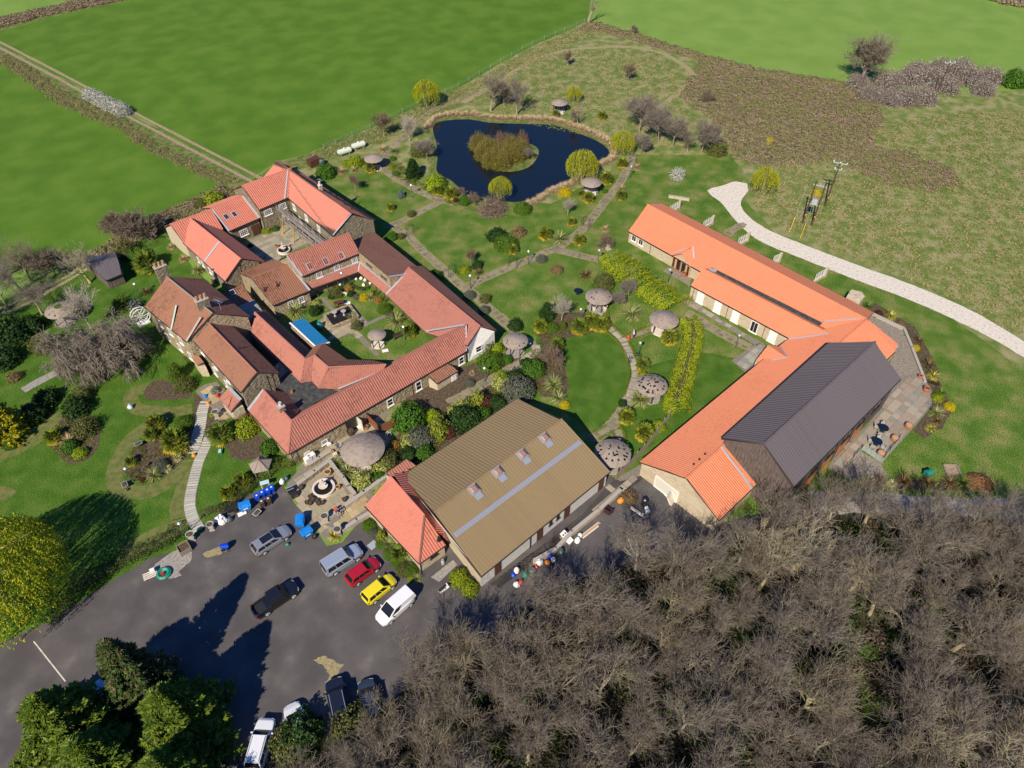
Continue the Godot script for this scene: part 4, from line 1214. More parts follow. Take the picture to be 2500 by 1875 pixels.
	b = MB.new()
	b.lathe(V(-29.96,-66.58,2.8),[v2(0.2,0),v2(0.2,0.4),v2(0.14,0.42),v2(0.12,0.1)],10)
	part("chimney_pot",b.mesh(),M.terracotta,h)
	h = house("flat_roof_block","pale flat-roofed link between the old house and the mottled range")
	b = MB.new()
	b.prism(L(2.4,[-42.63,-85.36,-40.46,-87.1,-38.3,-84.11,-39.51,-83.35,-40.19,-81.38]),0.0,2.45)
	part("wall",b.mesh(),M.concrete,h)
	h = house("lean_to","small tiled lean-to with one roof window behind the old house")
	sl = [V(-45.36,-87.14,3.4),V(-42.7,-89.69,3.4),V(-40.52,-86.94,2.4),V(-42.7,-85.45,2.4)]
	slope(h,sl,mixed)
	soffit(h,sl)
	rooflight(h,V(-43.77,-87.83,2.9),sl,0.7,0.9)
	b = MB.new()
	b.prism([origin(sl[0]),origin(sl[1]),origin(sl[2]),origin(sl[3])],0.0,2.3)
	part("wall",b.mesh(),M.old_stone,h)
	# --- the old house
	h = house("old_house","tall old farmhouse with brown mottled tiles and two pot-topped chimneys")
	w = wing(h,V(-54.5,-81.62,5.5),V(-45.8,-73.93,5.5),V(-51.31,-85.05,8.4),V(-42.08,-76.67,8.4),old,"old_stone",{"ridge": "grey_timber","back_look": tiles("brown_tile",0.25,0.04,0.2,0.05,0.3)})
	chimney(h,V(-52.31,-86,7.9),deg_to_rad(40),1.7,0.75,1.7,3)
	chimney(h,V(-43.85,-78.36,7.6),deg_to_rad(40),1.7,0.8,1.9,3)
	aerial(h,V(-41.73,-78.7,7.2),1.2)
	for e in [[0.25,3.2],[0.5,3.2],[0.75,3.2],[0.3,0.8],[0.6,0.8],[0.85,0.8]]: window(h,w.front,e[0],e[1],1.0,1.3,Vector2i(2,2))
	var ds := [V(-48.4,-79.47,7.5),V(-48.77,-76.41,5.55),V(-51.31,-79.69,5.9)]
	slope(h,[ds[0],ds[1],ds[2]],tiles("old_tile",0.2,0.0,0.1,0.08,0.36),"dormer_roof")
	flashing(h,ds[0],ds[1],0.22,"lichen_copper")
	b = MB.new()
	b.tri(ds[2],ds[1],v3((ds[1].x + ds[2].x) * 0.5,5.3,(ds[1].z + ds[2].z) * 0.5))
	part("dormer_cheek",b.mesh(),M.old_stone,h)
	flashing(h,V(-43.71,-76.23,8),V(-45.78,-73.89,5.6),0.35,"weathered_stone")
	h = house("old_house","lower two-storey farmhouse wing with rust-brown roof and stone end gable")
	w = wing(h,V(-45.64,-75.16,5),V(-35.79,-64.58,5),V(-43.58,-76.98,6.85),V(-33.71,-66.4,6.85),tiles("old_tile",0.16,0.01,0.16,0.05,0.3),"rubble_stone",{"ridge": "red_tile","back_look": tiles("brown_tile",0.2,0.02,0.2,0.05,0.3)})
	flashing(h,V(-43.6,-77.1,6.9),V(-45.59,-75.1,5.1),0.4)
	flashing(h,V(-43.48,-77.1,6.9),V(-41.46,-78.98,5.6),0.4)
	for e in [[0.12,3.1],[0.4,3.1],[0.66,3.1],[0.3,0.8],[0.55,0.8],[0.8,0.8]]: window(h,w.front,e[0],e[1],1.0,1.3,Vector2i(2,2))
	vent(h,V(-37.46,-71.65,6))
	downpipe(h,w.end1[0].lerp(w.end1[1],0.72),5.2)
	downpipe(h,w.end1[0].lerp(w.end1[1],0.86),5.2)
	# porches on the garden side of the old house
	h = house("porch","little tiled porch on the front of the lower farmhouse wing")
	sl = [V(-45.09,-74.04,2.9),V(-43.72,-72.48,2.9),V(-44.86,-72.55,2.2),V(-46.16,-74.11,2.2)]
	slope(h,sl,mixed)
	soffit(h,sl)
	b = MB.new()
	b.prism([origin(sl[0]),origin(sl[1]),origin(sl[2]),origin(sl[3])],0.0,2.1)
	part("wall",b.mesh(),M.pale_stone,h)
	h = house("porch","gabled tiled porch at the stone end of the farmhouse above the sett path")
	sl = [V(-38.56,-67,3.4),V(-36.28,-64.68,3.4),V(-37.57,-63.52,2.3),V(-39.87,-65.96,2.3)]
	slope(h,sl,tiles("red_tile",0.2,0.03,0.15,0.06,0.34))
	soffit(h,sl)
	flashing(h,sl[0],sl[1],0.4)
	slope(h,[V(-37.73,-65.48,3.25),V(-39.17,-65.31,2.5),V(-38.09,-64.09,2.45)],tiles("red_tile",0.15,0.0,0.1,0.09,0.36),"gablet")
	b = MB.new()
	b.prism([origin(sl[0]),origin(sl[1]),origin(sl[2]) + v3(0.1,0,-0.2),origin(sl[3]) + v3(0.2,0,0)],0.0,2.25)
	part("wall",b.mesh(),M.cream_render,h)
	make_orange_ranges(orange,orange_ribbed)
	make_brown_barn()

func make_orange_ranges(orange: Dictionary,ribbed: Dictionary) -> void:
	var up := UP
	# --- long upper range
	var h := house("stone_range","longest orange-roofed stone range with gabled glazed porch beside the gravel drive")
	var r0 := V(24.06,-110.69,4.9)
	var r1 := V(52.1,-79.53,4.9)
	var e0 := V(20.47,-106.18,2.3)
	var e1 := v3(e0.x + r1.x - r0.x,2.3,e0.z + r1.z - r0.z)
	var w := wing(h,e0,e1,r0,r1,orange,"pale_stone")
	for e in [0.028,0.066]: window(h,w.front,e,0.75,1.05,1.25,Vector2i(2,1))
	downpipe(h,w.front[0].lerp(w.front[1],0.118),2.2)
	for e in [0.08,0.3,0.5,0.7,0.9]: window(h,w.back,e,0.3,1.6,1.9,Vector2i(2,1))
	# porch
	var sl := [V(30.06,-98.59,4.3),V(30.2,-97.01,3),V(29.42,-95.84,2.3),V(28.08,-97.29,3.9)]
	slope(h,sl,orange,"porch_roof")
	var sr := [V(30.06,-98.59,4.3),V(28.08,-97.29,3.9),V(26.64,-98.48,2.5),V(27.01,-98.49,3)]
	slope(h,sr,orange,"porch_roof")
	flashing(h,sl[0],sl[1],0.2)
	flashing(h,sr[0],sr[3],0.15)
	var b := MB.new()
	var pa := V(27.14,-99.11)
	var pb := V(29.63,-95.89)
	var px := flat_dir(pa,pb)
	b.face([pa,pa + up * 2.4,(pa + pb) * 0.5 + up * 3.75,pb + up * 2.4,pb])
	var back := v3(px.z,0,-px.x) * 2.2
	b.quad(pb,pb + up * 2.4,pb + up * 2.4 + back,pb + back)
	b.quad(pa + back,pa + back + up * 2.4,pa + up * 2.4,pa)
	part("porch_wall",b.mesh(),M.pale_stone,h)
	window(h,[pa,pb],0.12,0.1,0.55,2.0,Vector2i(1,2),"oak")
	window(h,[pa,pb],0.38,0.1,0.95,2.1,Vector2i(1,1),"oak")
	window(h,[pa,pb],0.65,0.1,0.95,2.1,Vector2i(1,1),"oak")
	window(h,[pa,pb],0.9,0.1,0.55,2.0,Vector2i(1,2),"oak")
	# small gabled outshot at the far end
	b = MB.new()
	b.prism(L(0,[52.77,-87.94,54.03,-89.57,55.49,-88.91,55.52,-87.78,54.36,-86.5]),0.0,2.5)
	part("outshot_wall",b.mesh(),M.pale_stone,h)
	# --- parallel lower range with the row of white doors
	h = house("stone_range","parallel orange-roofed range with a row of white doors on the garden side")
	r0 = V(30.65,-92.73,4.2)
	r1 = V(46.07,-77.02,4.2)
	e0 = V(28.58,-90.5,2.55)
	e1 = v3(e0.x + r1.x - r0.x,2.55,e0.z + r1.z - r0.z)
	w = wing(h,e0,e1,r0,r1,orange,"pale_stone",{"over": 0.18})
	for e in [0.09,0.24,0.39,0.545,0.69,0.81]:
		window(h,w.front,e,0.06,1.25,2.1,Vector2i(2,1),"white_paint","window_glass" if e == 0.545 else "white_paint")
	for e in [0.025,0.32,0.62]: downpipe(h,w.front[0].lerp(w.front[1],e),2.4)
	b = MB.new()
	var ga: Vector3 = (r0 + r1) * 0.5
	# lead valley between the two roofs
	sl = L(3.4,[32.23,-93.67,32.96,-93.14])
	var v0 := V(32.06,-93.8,3.3)
	var v1 := V(45.93,-80.05,3.3)
	b.bar(v0,v1,1.3,0.1)
	part("lead_valley",b.mesh(),M.dark_felt,h)
	flashing(h,V(32.02,-93.67,3.4),V(33.06,-93.08,3.4),0.7,"galvanised")
	# --- south wing under the dark barn
	h = house("stone_range","broad orange-ribbed south wing with cream stone gable and white garage door")
	r0 = V(20.52,-50.38,5.3)
	r1 = V(51.8,-79.06,5.3)
	e0 = V(15.96,-54.82,2.65)
	e1 = V(40.76,-77.75,2.65)
	var o2 := V(24.1,-46.28,2.65)
	var o3: Vector3 = o2 + (r1 - r0)
	o3.y = 2.65
	w = wing(h,e0,e1,r0,r1,ribbed,"pale_stone",{"e3": o2,"e2": o3,"back": [r1,r0,o2,o3]})
	flashing(h,V(25.55,-55.01,5.4),V(28.92,-50.58,2.9),0.25)
	for q in [V(21.82,-52.52,4.6),V(22.64,-53.27,4.6),V(23.47,-54.07,4.6)]: vent(h,q)
	window(h,w.end0,0.36,0.02,3.6,2.2,Vector2i(1,1),"white_paint","cream_paint")
	flashing(h,V(40.64,-77.46,2.8),V(46.02,-76.95,4.3),0.22)
	flashing(h,V(46.44,-80.44,3.6),V(51.47,-79.89,4.7),0.2)
	# hipped porch on the garden side
	var pk := V(38.73,-72.33,4)
	sl = [V(37.19,-75.64,3.3),pk,V(35.38,-72.96,2.3),V(34.93,-73.38,2.3)]
	slope(h,[pk,V(35.52,-73.06,2.2),V(34.99,-73.54,2.2),V(37.11,-75.61,3.2)],ribbed,"porch_roof")
	slope(h,[pk,V(37.11,-75.61,3.2),V(38.99,-75.66,2.9)],ribbed,"porch_roof")
	flashing(h,pk,V(38.99,-75.66,2.9),0.16)
	flashing(h,pk,V(35.47,-72.96,2.3),0.16)
	b = MB.new()
	b.prism([origin(V(35.39,-72.87,2.2)),origin(V(34.96,-73.41,2.2)),origin(V(37.72,-76.26,2.6)),origin(V(39.18,-75.02,2.6))],0.0,2.2)
	part("porch_wall",b.mesh(),M.pale_stone,h)
	# east outshot
	h = house("stone_range","small orange-roofed outshot on the terrace beyond the dark barn")
	var t0 := V(51.14,-78.27,4.6)
	var t1 := V(56.81,-76.76,2.4)
	slope(h,[t0,V(52.58,-79.92,4.3),t1,V(54.13,-73.87,2.4),V(51.59,-75.71,4)],orange)
	slope(h,[t0,V(51.59,-75.71,4),V(47.62,-75.49,4.2)],orange)
	flashing(h,t0,V(47.71,-75.49,4.2),0.25)
	flashing(h,t0,V(51.59,-75.71,4),0.15)
	b = MB.new()
	b.prism([origin(V(53.42,-81.29,3)),origin(V(56.61,-76.48,2.4)),origin(V(54.13,-73.87,2.4)),origin(V(51.67,-76.24,3))],0.0,2.35)
	part("wall",b.mesh(),M.pale_stone,h)
	# --- the dark barn
	h = house("dark_barn","tall dark grey steel-roofed barn with weathered timber gable")
	var look := {"m": "dark_steel","rib": 0.42,"amp": 0.07,"prof": RIB,"vary": 0.03,"mottle": 0.03}
	r0 = V(29.01,-52.05,9.6)
	r1 = V(48.04,-69.44,9.6)
	e0 = V(32.36,-48.47,6.1)
	e1 = V(51.46,-66,6.1)
	w = wing(h,e1,e0,r1,r0,look,"grey_boards",{"e2": V(25.65,-55.73,6.1),"e3": V(44.14,-73.14,6.1),"ridge": "dark_steel","over": 0.3})
	# boards of the gable
	var a: Vector3 = w.end1[0]
	var z: Vector3 = w.end1[1]
	var d := flat_dir(a,z)
	var out := v3(-d.z,0,d.x)
	var len := a.distance_to(z)
	var k := int(len / 0.21)
	for i in k:
		var t := (i + 0.5) / k
		var y := 6.05 + 3.3 * (1.0 - absf(t - 0.5) * 2.0)
		var g := MB.new()
		g.box(v3(0,y / 2,0),v3(0.19,y,0.03))
		part("board",g.mesh(),M.grey_boards,h,a.lerp(z,t) + out * (0.03 + 0.01 * (i % 2)),atan2(-d.z,d.x))
	# long side towards the terrace: rust boards and dark glazing under the eave
	var f: Array = w.front
	for i in 6:
		var t0b := 0.06 + i * 0.15
		window(h,f,t0b + 0.05,2.6,2.2,2.9,Vector2i(2,1),"gutter")
		if i in [1,2,3,4]: window(h,f,t0b + 0.05,0.05,2.1,2.2,Vector2i(2,1),"rust_board","rust_board")
	for t in [0.02,0.2,0.36,0.52,0.68,0.84]: downpipe(h,f[0].lerp(f[1],t) + (f[1] - f[0]).normalized().cross(up) * -0.12,5.9)

func make_brown_barn() -> void:
	var up := UP
	var h := house("steel_barn","wide brown steel-roofed barn with four roof hatches beside the car park")
	var look := {"m": "brown_steel","rib": 0.42,"amp": 0.06,"prof": RIB,"vary": 0.03,"mottle": 0.05}
	var r0 := V(-8.78,-45.22,5.9)
	var r1 := V(6.29,-59.11,5.9)
	var e0 := V(-3.3,-38.86,3.1)
	var e1 := V(12.03,-52.97,3.1)
	var o := {"e3": V(-13.35,-52.39,3.1),"e2": V(0.72,-65.24,3.1),"ridge": "brown_steel","over": 0.35}
	var w := wing(h,e0,e1,r0,r1,look,"white_render",o)
	# brown cladding band under the eave, ribbed
	var f: Array = w.front
	var d := flat_dir(f[0],f[1])
	var out := v3(-d.z,0,d.x)
	var b := MB.new()
	var len: float = f[0].distance_to(f[1])
	for i in int(len / 0.3):
		var c: Vector3 = f[0] + d * (i * 0.3 + 0.15) + out * 0.05
		b.box(v3(c.x,2.6,c.z),v3(0.2,0.95,0.08),atan2(-d.z,d.x))
	part("cladding_rib",b.mesh(),M.brown_cladding,h)
	b = MB.new()
	b.bar(f[0] + out * 0.02 + up * 2.6,f[1] + out * 0.02 + up * 2.6,0.06,0.98)
	part("cladding",b.mesh(),M.brown_cladding,h)
	for e in [0.12,0.44,0.66,0.955]: door(h,f,e,0.95,2.1)
	for e in [0.27,0.3]: window(h,f,e * 1.95,1.3,0.45,0.7,Vector2i(1,1),"gutter")
	downpipe(h,f[0].lerp(f[1],0.36) + out * 0.12,2.9)
	# west gable clad in brown
	var g0: Vector3 = w.end0[0]
	var g1: Vector3 = w.end0[1]
	var gd := flat_dir(g0,g1)
	var go := v3(-gd.z,0,gd.x)
	b = MB.new()
	var top := r0 - up * 0.14
	b.face([g0 + go * 0.04 + up * 2.2,g0 + go * 0.04 + up * 3.05,top + go * 0.16,g1 + go * 0.04 + up * 3.05,g1 + go * 0.04 + up * 2.2])
	part("gable_cladding",b.mesh(),M.brown_cladding,h)
	b = MB.new()
	b.quad(g0 + go * 0.03,g0 + go * 0.03 + up * 2.2,g1 + go * 0.03 + up * 2.2,g1 + go * 0.03)
	part("gable_wall",b.mesh(),M.pale_stone,h)
	# strip of rooflights and the four hatches on the near slope
	var sl := [r0,r1,e1,e0]
	var n := poly_normal(sl)
	var t := (up - n * n.y).normalized()
	var s := t.cross(n).normalized()
	b = MB.new()
	var sa := V(-6.41,-42.82,4.4)
	var sb := V(8.6,-56.42,4.4)
	for q in [sa,sb]: q.y = r0.y - (n.x * (q.x - r0.x) + n.z * (q.z - r0.z)) / n.y
	sa.y = r0.y - (n.x * (sa.x - r0.x) + n.z * (sa.z - r0.z)) / n.y
	sb.y = r0.y - (n.x * (sb.x - r0.x) + n.z * (sb.z - r0.z)) / n.y
	var long: float = sa.distance_to(sb)
	var sd := (sb - sa).normalized()
	for i in int(long / 0.42):
		var c: Vector3 = sa + sd * (i * 0.42 + 0.21) + n * 0.075
		b.hexa([c - sd * 0.19 - t * 0.3,c + sd * 0.19 - t * 0.3,c + sd * 0.19 + t * 0.3,c - sd * 0.19 + t * 0.3],[c - sd * 0.19 - t * 0.3 + n * 0.03,c + sd * 0.19 - t * 0.3 + n * 0.03,c + sd * 0.19 + t * 0.3 + n * 0.03,c - sd * 0.19 + t * 0.3 + n * 0.03])
	part("rooflight_strip",b.mesh(),M.rooflight,h)
	for q in [V(-4.33,-48.28,5.6),V(-1.59,-50.8,5.6),V(1.3,-53.42,5.6),V(4.07,-55.99,5.6)]:
		q.y = r0.y - (n.x * (q.x - r0.x) + n.z * (q.z - r0.z)) / n.y
		var k := MB.new()
		var r := func(x: float,y: float,ww: float,hh: float,zz: float) -> Array:
			var c := s * x + t * y + n * zz
			return [c - s * ww - t * hh,c + s * ww - t * hh,c + s * ww + t * hh,c - s * ww + t * hh]
		k.hexa(r.call(0.0,-0.6,0.5,0.55,0.06),r.call(0.0,-0.6,0.5,0.55,0.1))
		k.hexa(r.call(0.0,0.15,0.62,0.6,0.06),r.call(0.0,0.15,0.6,0.58,0.25))
		var hatch := part("roof_hatch",k.mesh(),M.rooflight,h,q)
		k = MB.new()
		var base: Array = r.call(0.0,0.15,0.45,0.45,0.25)
		var mid: Array = r.call(0.0,0.15,0.42,0.42,0.42)
		var cap: Array = r.call(0.0,0.15,0.28,0.28,0.52)
		k.hexa(base,mid)
		k.hexa(mid,cap)
		part("dome",k.mesh(),M.dome_plastic,hatch)
	# --- the small hipped annex on the car park side
	h = house("annex","small hipped pink-tiled annex attached to the brown barn above the ramp")
	var tl := tiles("annex_tile",0.08,0.01,0.07,0.06,0.32)
	var a0 := V(-14.51,-51.29,4.4)
	var a1 := V(-9.97,-45.79,4.4)
	var b0 := V(-17.51,-48.52,2.3)
	var b1 := V(-10.32,-40.82,2.3)
	var b2 := V(-7.51,-43.22,2.3)
	slope(h,[a0,a1,b1,b0],tl)
	slope(h,[a1,b2,b1],tiles("annex_tile",0.1,0.01,0.07,0.08,0.34))
	var bk := v3(2 * a0.x - b0.x,2.3,2 * a0.z - b0.z)
	slope(h,[a1,a0,bk,b2],tl)
	soffit(h,[a0,a1,b1,b0])
	soffit(h,[a1,b2,b1])
	ridge(h,a1,b1,"brown_tile",0.15)
	ridge(h,a0,a1,"annex_tile",0.12)
	var k := MB.new()
	var i0 := origin(b0) + v3(0.3,0,0.0)
	var i1 := origin(b1) + v3(0.05,0,-0.3)
	var i2 := origin(b2) + v3(-0.25,0,-0.1)
	var i3 := origin(bk) + v3(-0.2,0,0.2)
	k.quad(i0,i0 + up * 2.25,i1 + up * 2.25,i1)
	k.quad(i1,i1 + up * 2.25,i2 + up * 2.25,i2)
	k.face([i3,i3 + up * 2.25,a0 - up * 0.1,i0 + up * 2.25,i0])
	part("wall",k.mesh(),M.pale_stone,h)
	window(h,[i1,i2],0.55,1.25,1.0,0.8,Vector2i(2,1),"gutter")
	gutter(h,b0,b1,v3(-0.73,0,0.68))
	gutter(h,b1,b2,v3(0.68,0,0.73))
	vent(h,V(-8.29,-43.44,3))
	downpipe(h,i1 + v3(-0.05,0,0.1),2.2)
	h = house("shed","little red-tiled shed roof tucked between the shrubs and the brown barn")
	var sh := [V(-15.56,-53.06,2.6),V(-13.23,-55.28,2.6),V(-12.06,-54.75,2.1),V(-14.47,-52.84,2.1)]
	slope(h,[sh[0],sh[1],sh[2],sh[3]],tiles("red_tile",0.1,0.0,0.05,0.08,0.36))
	soffit(h,sh)
	k = MB.new()
	k.prism([origin(sh[0]),origin(sh[1]),origin(sh[2]),origin(sh[3])],0.0,2.05)
	part("wall",k.mesh(),M.pale_stone,h)

# ------------------------------------------------------------------ things of the garden
func gazebo(at: Vector3,r: float,label: String,holes := 0,open_top := false,low := 2.0) -> void:
	var h := thing("gazebo",v3(at.x,0,at.z),rng.randf() * TAU,label,"gazebo","shingle-roofed gazebos")
	var b := MB.new()
	b.lathe(ZERO,[v2(0.0,0.14),v2(r * 0.78,0.14),v2(r * 0.8,0.1),v2(r * 0.8,0.0)],10)
	part("base",b.mesh(),M.cast_stone if holes == 0 else M.concrete,h)
	for i in 6:
		var a := TAU * i / 6
		var d := v3(cos(a),0,sin(a))
		b = MB.new()
		b.tube([d * r * 0.74,d * r * 0.76 + UP * low],[0.085,0.075],6)
		b.bar(d * r * 0.75 + UP * (low - 0.6),d * r * 0.45 + UP * (low + 0.1),0.07)
		part("post",b.mesh(),M.dark_timber,h)
	var rings := 7
	var first := 2 if open_top else 0
	for k in range(first,rings):
		b = MB.new()
		var r0 := r * k / rings
		var r1 := r * (k + 1.12) / rings
		var y0 := low + 0.25 + r * 0.34 * (1.0 - pow(float(k) / rings,1.6))
		var y1 := low + 0.2 + r * 0.34 * (1.0 - pow((k + 1.12) / rings,1.6))
		var n := 12 + k * 6
		for q in n:
			if holes > 0 and k in [1,2,4,5] and rng.randf() < 0.05 * holes: continue
			var t0 := TAU * q / n
			var t1 := TAU * (q + 0.97) / n
			var e := rng.randf_range(0.75,1.25)
			b.col = Color(e,e * rng.randf_range(0.96,1.02),e * rng.randf_range(0.92,1.02))
			var lift := 0.03 + rng.randf() * 0.035
			var A := v3(cos(t0) * r0,y0,sin(t0) * r0)
			var B := v3(cos(t1) * r0,y0,sin(t1) * r0)
			var C := v3(cos(t1) * r1,y1 + lift,sin(t1) * r1)
			var D := v3(cos(t0) * r1,y1 + lift,sin(t0) * r1)
			if k == 0: b.tri(A,D,C)
			else: b.quad(A,D,C,B)
			b.quad(D,D - UP * 0.07,C - UP * 0.07,C)
		part("roof_ring",b.mesh(),M.shingle,h)
	b = MB.new()
	for i in 6:
		var a := TAU * i / 6
		b.bar(v3(cos(a) * r * 0.95,low + 0.12,sin(a) * r * 0.95),v3(cos(a) * r * (0.3 if open_top else 0.05),low + 0.12 + r * 0.28,sin(a) * r * (0.3 if open_top else 0.05)),0.08)
	part("rafter",b.mesh(),M.dark_timber,h)

func lamp_post(at: Vector3,label: String,tall := 2.8) -> void:
	var h := thing("lamp_post",at,0.0,label,"lamp post","garden lamp posts")
	var b := MB.new()
	b.lathe(ZERO,[v2(0.16,0),v2(0.16,0.1),v2(0.09,0.22),v2(0.075,0.9),v2(0.055,1.0),v2(0.045,tall - 0.5),v2(0.1,tall - 0.45),v2(0.0,tall - 0.44)],8)
	part("pole",b.mesh(),M.green_iron,h)
	b = MB.new()
	b.lathe(ZERO,[v2(0.1,tall - 0.45),v2(0.2,tall - 0.08),v2(0.0,tall - 0.07)],6)
	part("lantern",b.mesh(),M.galvanised,h)
	b = MB.new()
	b.lathe(ZERO,[v2(0.25,tall - 0.08),v2(0.1,tall + 0.08),v2(0.03,tall + 0.1),v2(0.0,tall + 0.18)],6)
	part("cap",b.mesh(),M.galvanised,h)

func stone_wall(line: Array,thick: float,high: float,label: String,m := "old_stone",cap := "weathered_stone") -> void:
	var o: Vector3 = line[0]
	var h := thing("stone_wall",o,0.0,label,"wall")
	var b := MB.new()
	var c := MB.new()
	for i in line.size() - 1:
		var p: Vector3 = line[i] - o
		var q: Vector3 = line[i + 1] - o
		var d := (q - p).normalized()
		b.bar(p + UP * high * 0.5,q + d * thick * 0.4 + UP * high * 0.5,thick,high)
		c.bar(p - d * 0.05 + UP * (high + 0.035),q + d * thick * 0.38 + UP * (high + 0.035),thick + 0.08,0.07)
	part("stonework",b.mesh(),M[m],h)
	part("coping",c.mesh(),M[cap],h)

func fountain(at: Vector3,r: float,label: String) -> void:
	var h := thing("fountain",at,0.0,label,"fountain")
	var b := MB.new()
	b.lathe(ZERO,[v2(r * 0.97,0),v2(r * 0.94,0.1),v2(r * 0.9,0.34),v2(r,0.42),v2(r,0.5),v2(r * 0.84,0.52),v2(r * 0.8,0.44),v2(r * 0.76,0.1)],32)
	part("basin",b.mesh(),M.cast_stone,h)
	b = MB.new()
	b.lathe(ZERO,[v2(r * 0.82,0.36),v2(0.0,0.36)],32)
	part("water",b.mesh(),M.basin_water,h)
	for k in 3:
		b = MB.new()
		var y := 0.75 + k * 0.42
		var s: float = r * [0.42,0.29,0.18][k]
		b.lathe(ZERO,[v2(0.1,y - 0.45),v2(0.06,y - 0.2),v2(0.1,y - 0.08),v2(s * 0.8,y),v2(s,y + 0.1),v2(s * 0.86,y + 0.1),v2(0.06,y + 0.04)],18)
		part("tier",b.mesh(),M.cast_stone,h)
	b = MB.new()
	b.lathe(ZERO,[v2(0.05,1.6),v2(0.1,1.8),v2(0.05,1.95),v2(0.07,2.05),v2(0.0,2.15)],10)
	part("finial",b.mesh(),M.cast_stone,h)

func urn(called: String,at: Vector3,s: float,label: String,m := "weathered_stone",pedestal := true) -> void:
	var h := thing(called,at,0.3,label,"urn" if pedestal else "pot")
	var b := MB.new()
	var y := 0.0
	if pedestal:
		b.box(v3(0,0.06,0) * s,v3(0.62,0.12,0.62) * s)
		b.box(v3(0,0.38,0) * s,v3(0.44,0.52,0.44) * s)
		b.box(v3(0,0.68,0) * s,v3(0.56,0.08,0.56) * s)
		part("pedestal",b.mesh(),M[m],h)
		y = 0.72
	b = MB.new()
	b.lathe(ZERO,[v2(0.16,y) * s,v2(0.09,y + 0.1) * s,v2(0.3,y + 0.24) * s,v2(0.42,y + 0.42) * s,v2(0.46,y + 0.46) * s,v2(0.38,y + 0.47) * s,v2(0.34,y + 0.4) * s] if pedestal else [v2(0.2,0) * s,v2(0.3,0.22) * s,v2(0.33,0.42) * s,v2(0.3,0.55) * s,v2(0.34,0.6) * s,v2(0.27,0.6) * s,v2(0.25,0.5) * s],16)
	part("bowl",b.mesh(),M[m],h)
	b = MB.new()
	b.lathe(ZERO,[v2(0.35 if pedestal else 0.26,y + 0.4 if pedestal else 0.5) * s,v2(0.0,y + 0.42 if pedestal else 0.52) * s],14)
	part("soil",b.mesh(),M.bed_soil,h)

func utility_pole(at: Vector3,tall: float,label: String,lean := 0.0) -> Node3D:
	var h := thing("utility_pole",at,0.0,label,"pole")
	var b := MB.new()
	b.tube([ZERO,v3(0,tall,lean)],[0.17,0.12],8)
	part("pole",b.mesh(),M.pole_wood,h)
	b = MB.new()
	b.box(v3(0,1.9,0.17),v3(0.22,0.2,0.03))
	part("warning_plate",b.mesh(),M.yellow_plastic,h)
	return h

func crossarm(h: Node3D,y: float,w: float,turn: float,n: int) -> void:
	var b := MB.new()
	var d := v3(cos(turn),0,-sin(turn))
	b.bar(-d * w / 2 + UP * y,d * w / 2 + UP * y,0.14,0.16)
	b.bar(-d * w * 0.3 + UP * y,UP * (y - 0.7),0.06)
	b.bar(d * w * 0.3 + UP * y,UP * (y - 0.7),0.06)
	part("crossarm",b.mesh(),M.galvanised,h)
	for i in n:
		b = MB.new()
		b.lathe(d * w * (float(i) / (n - 1) - 0.5) * 0.95 + UP * (y + 0.08),[v2(0.05,0),v2(0.09,0.06),v2(0.05,0.12),v2(0.09,0.18),v2(0.03,0.28),v2(0.0,0.3)],8)
		part("insulator",b.mesh(),M.galvanised,h)

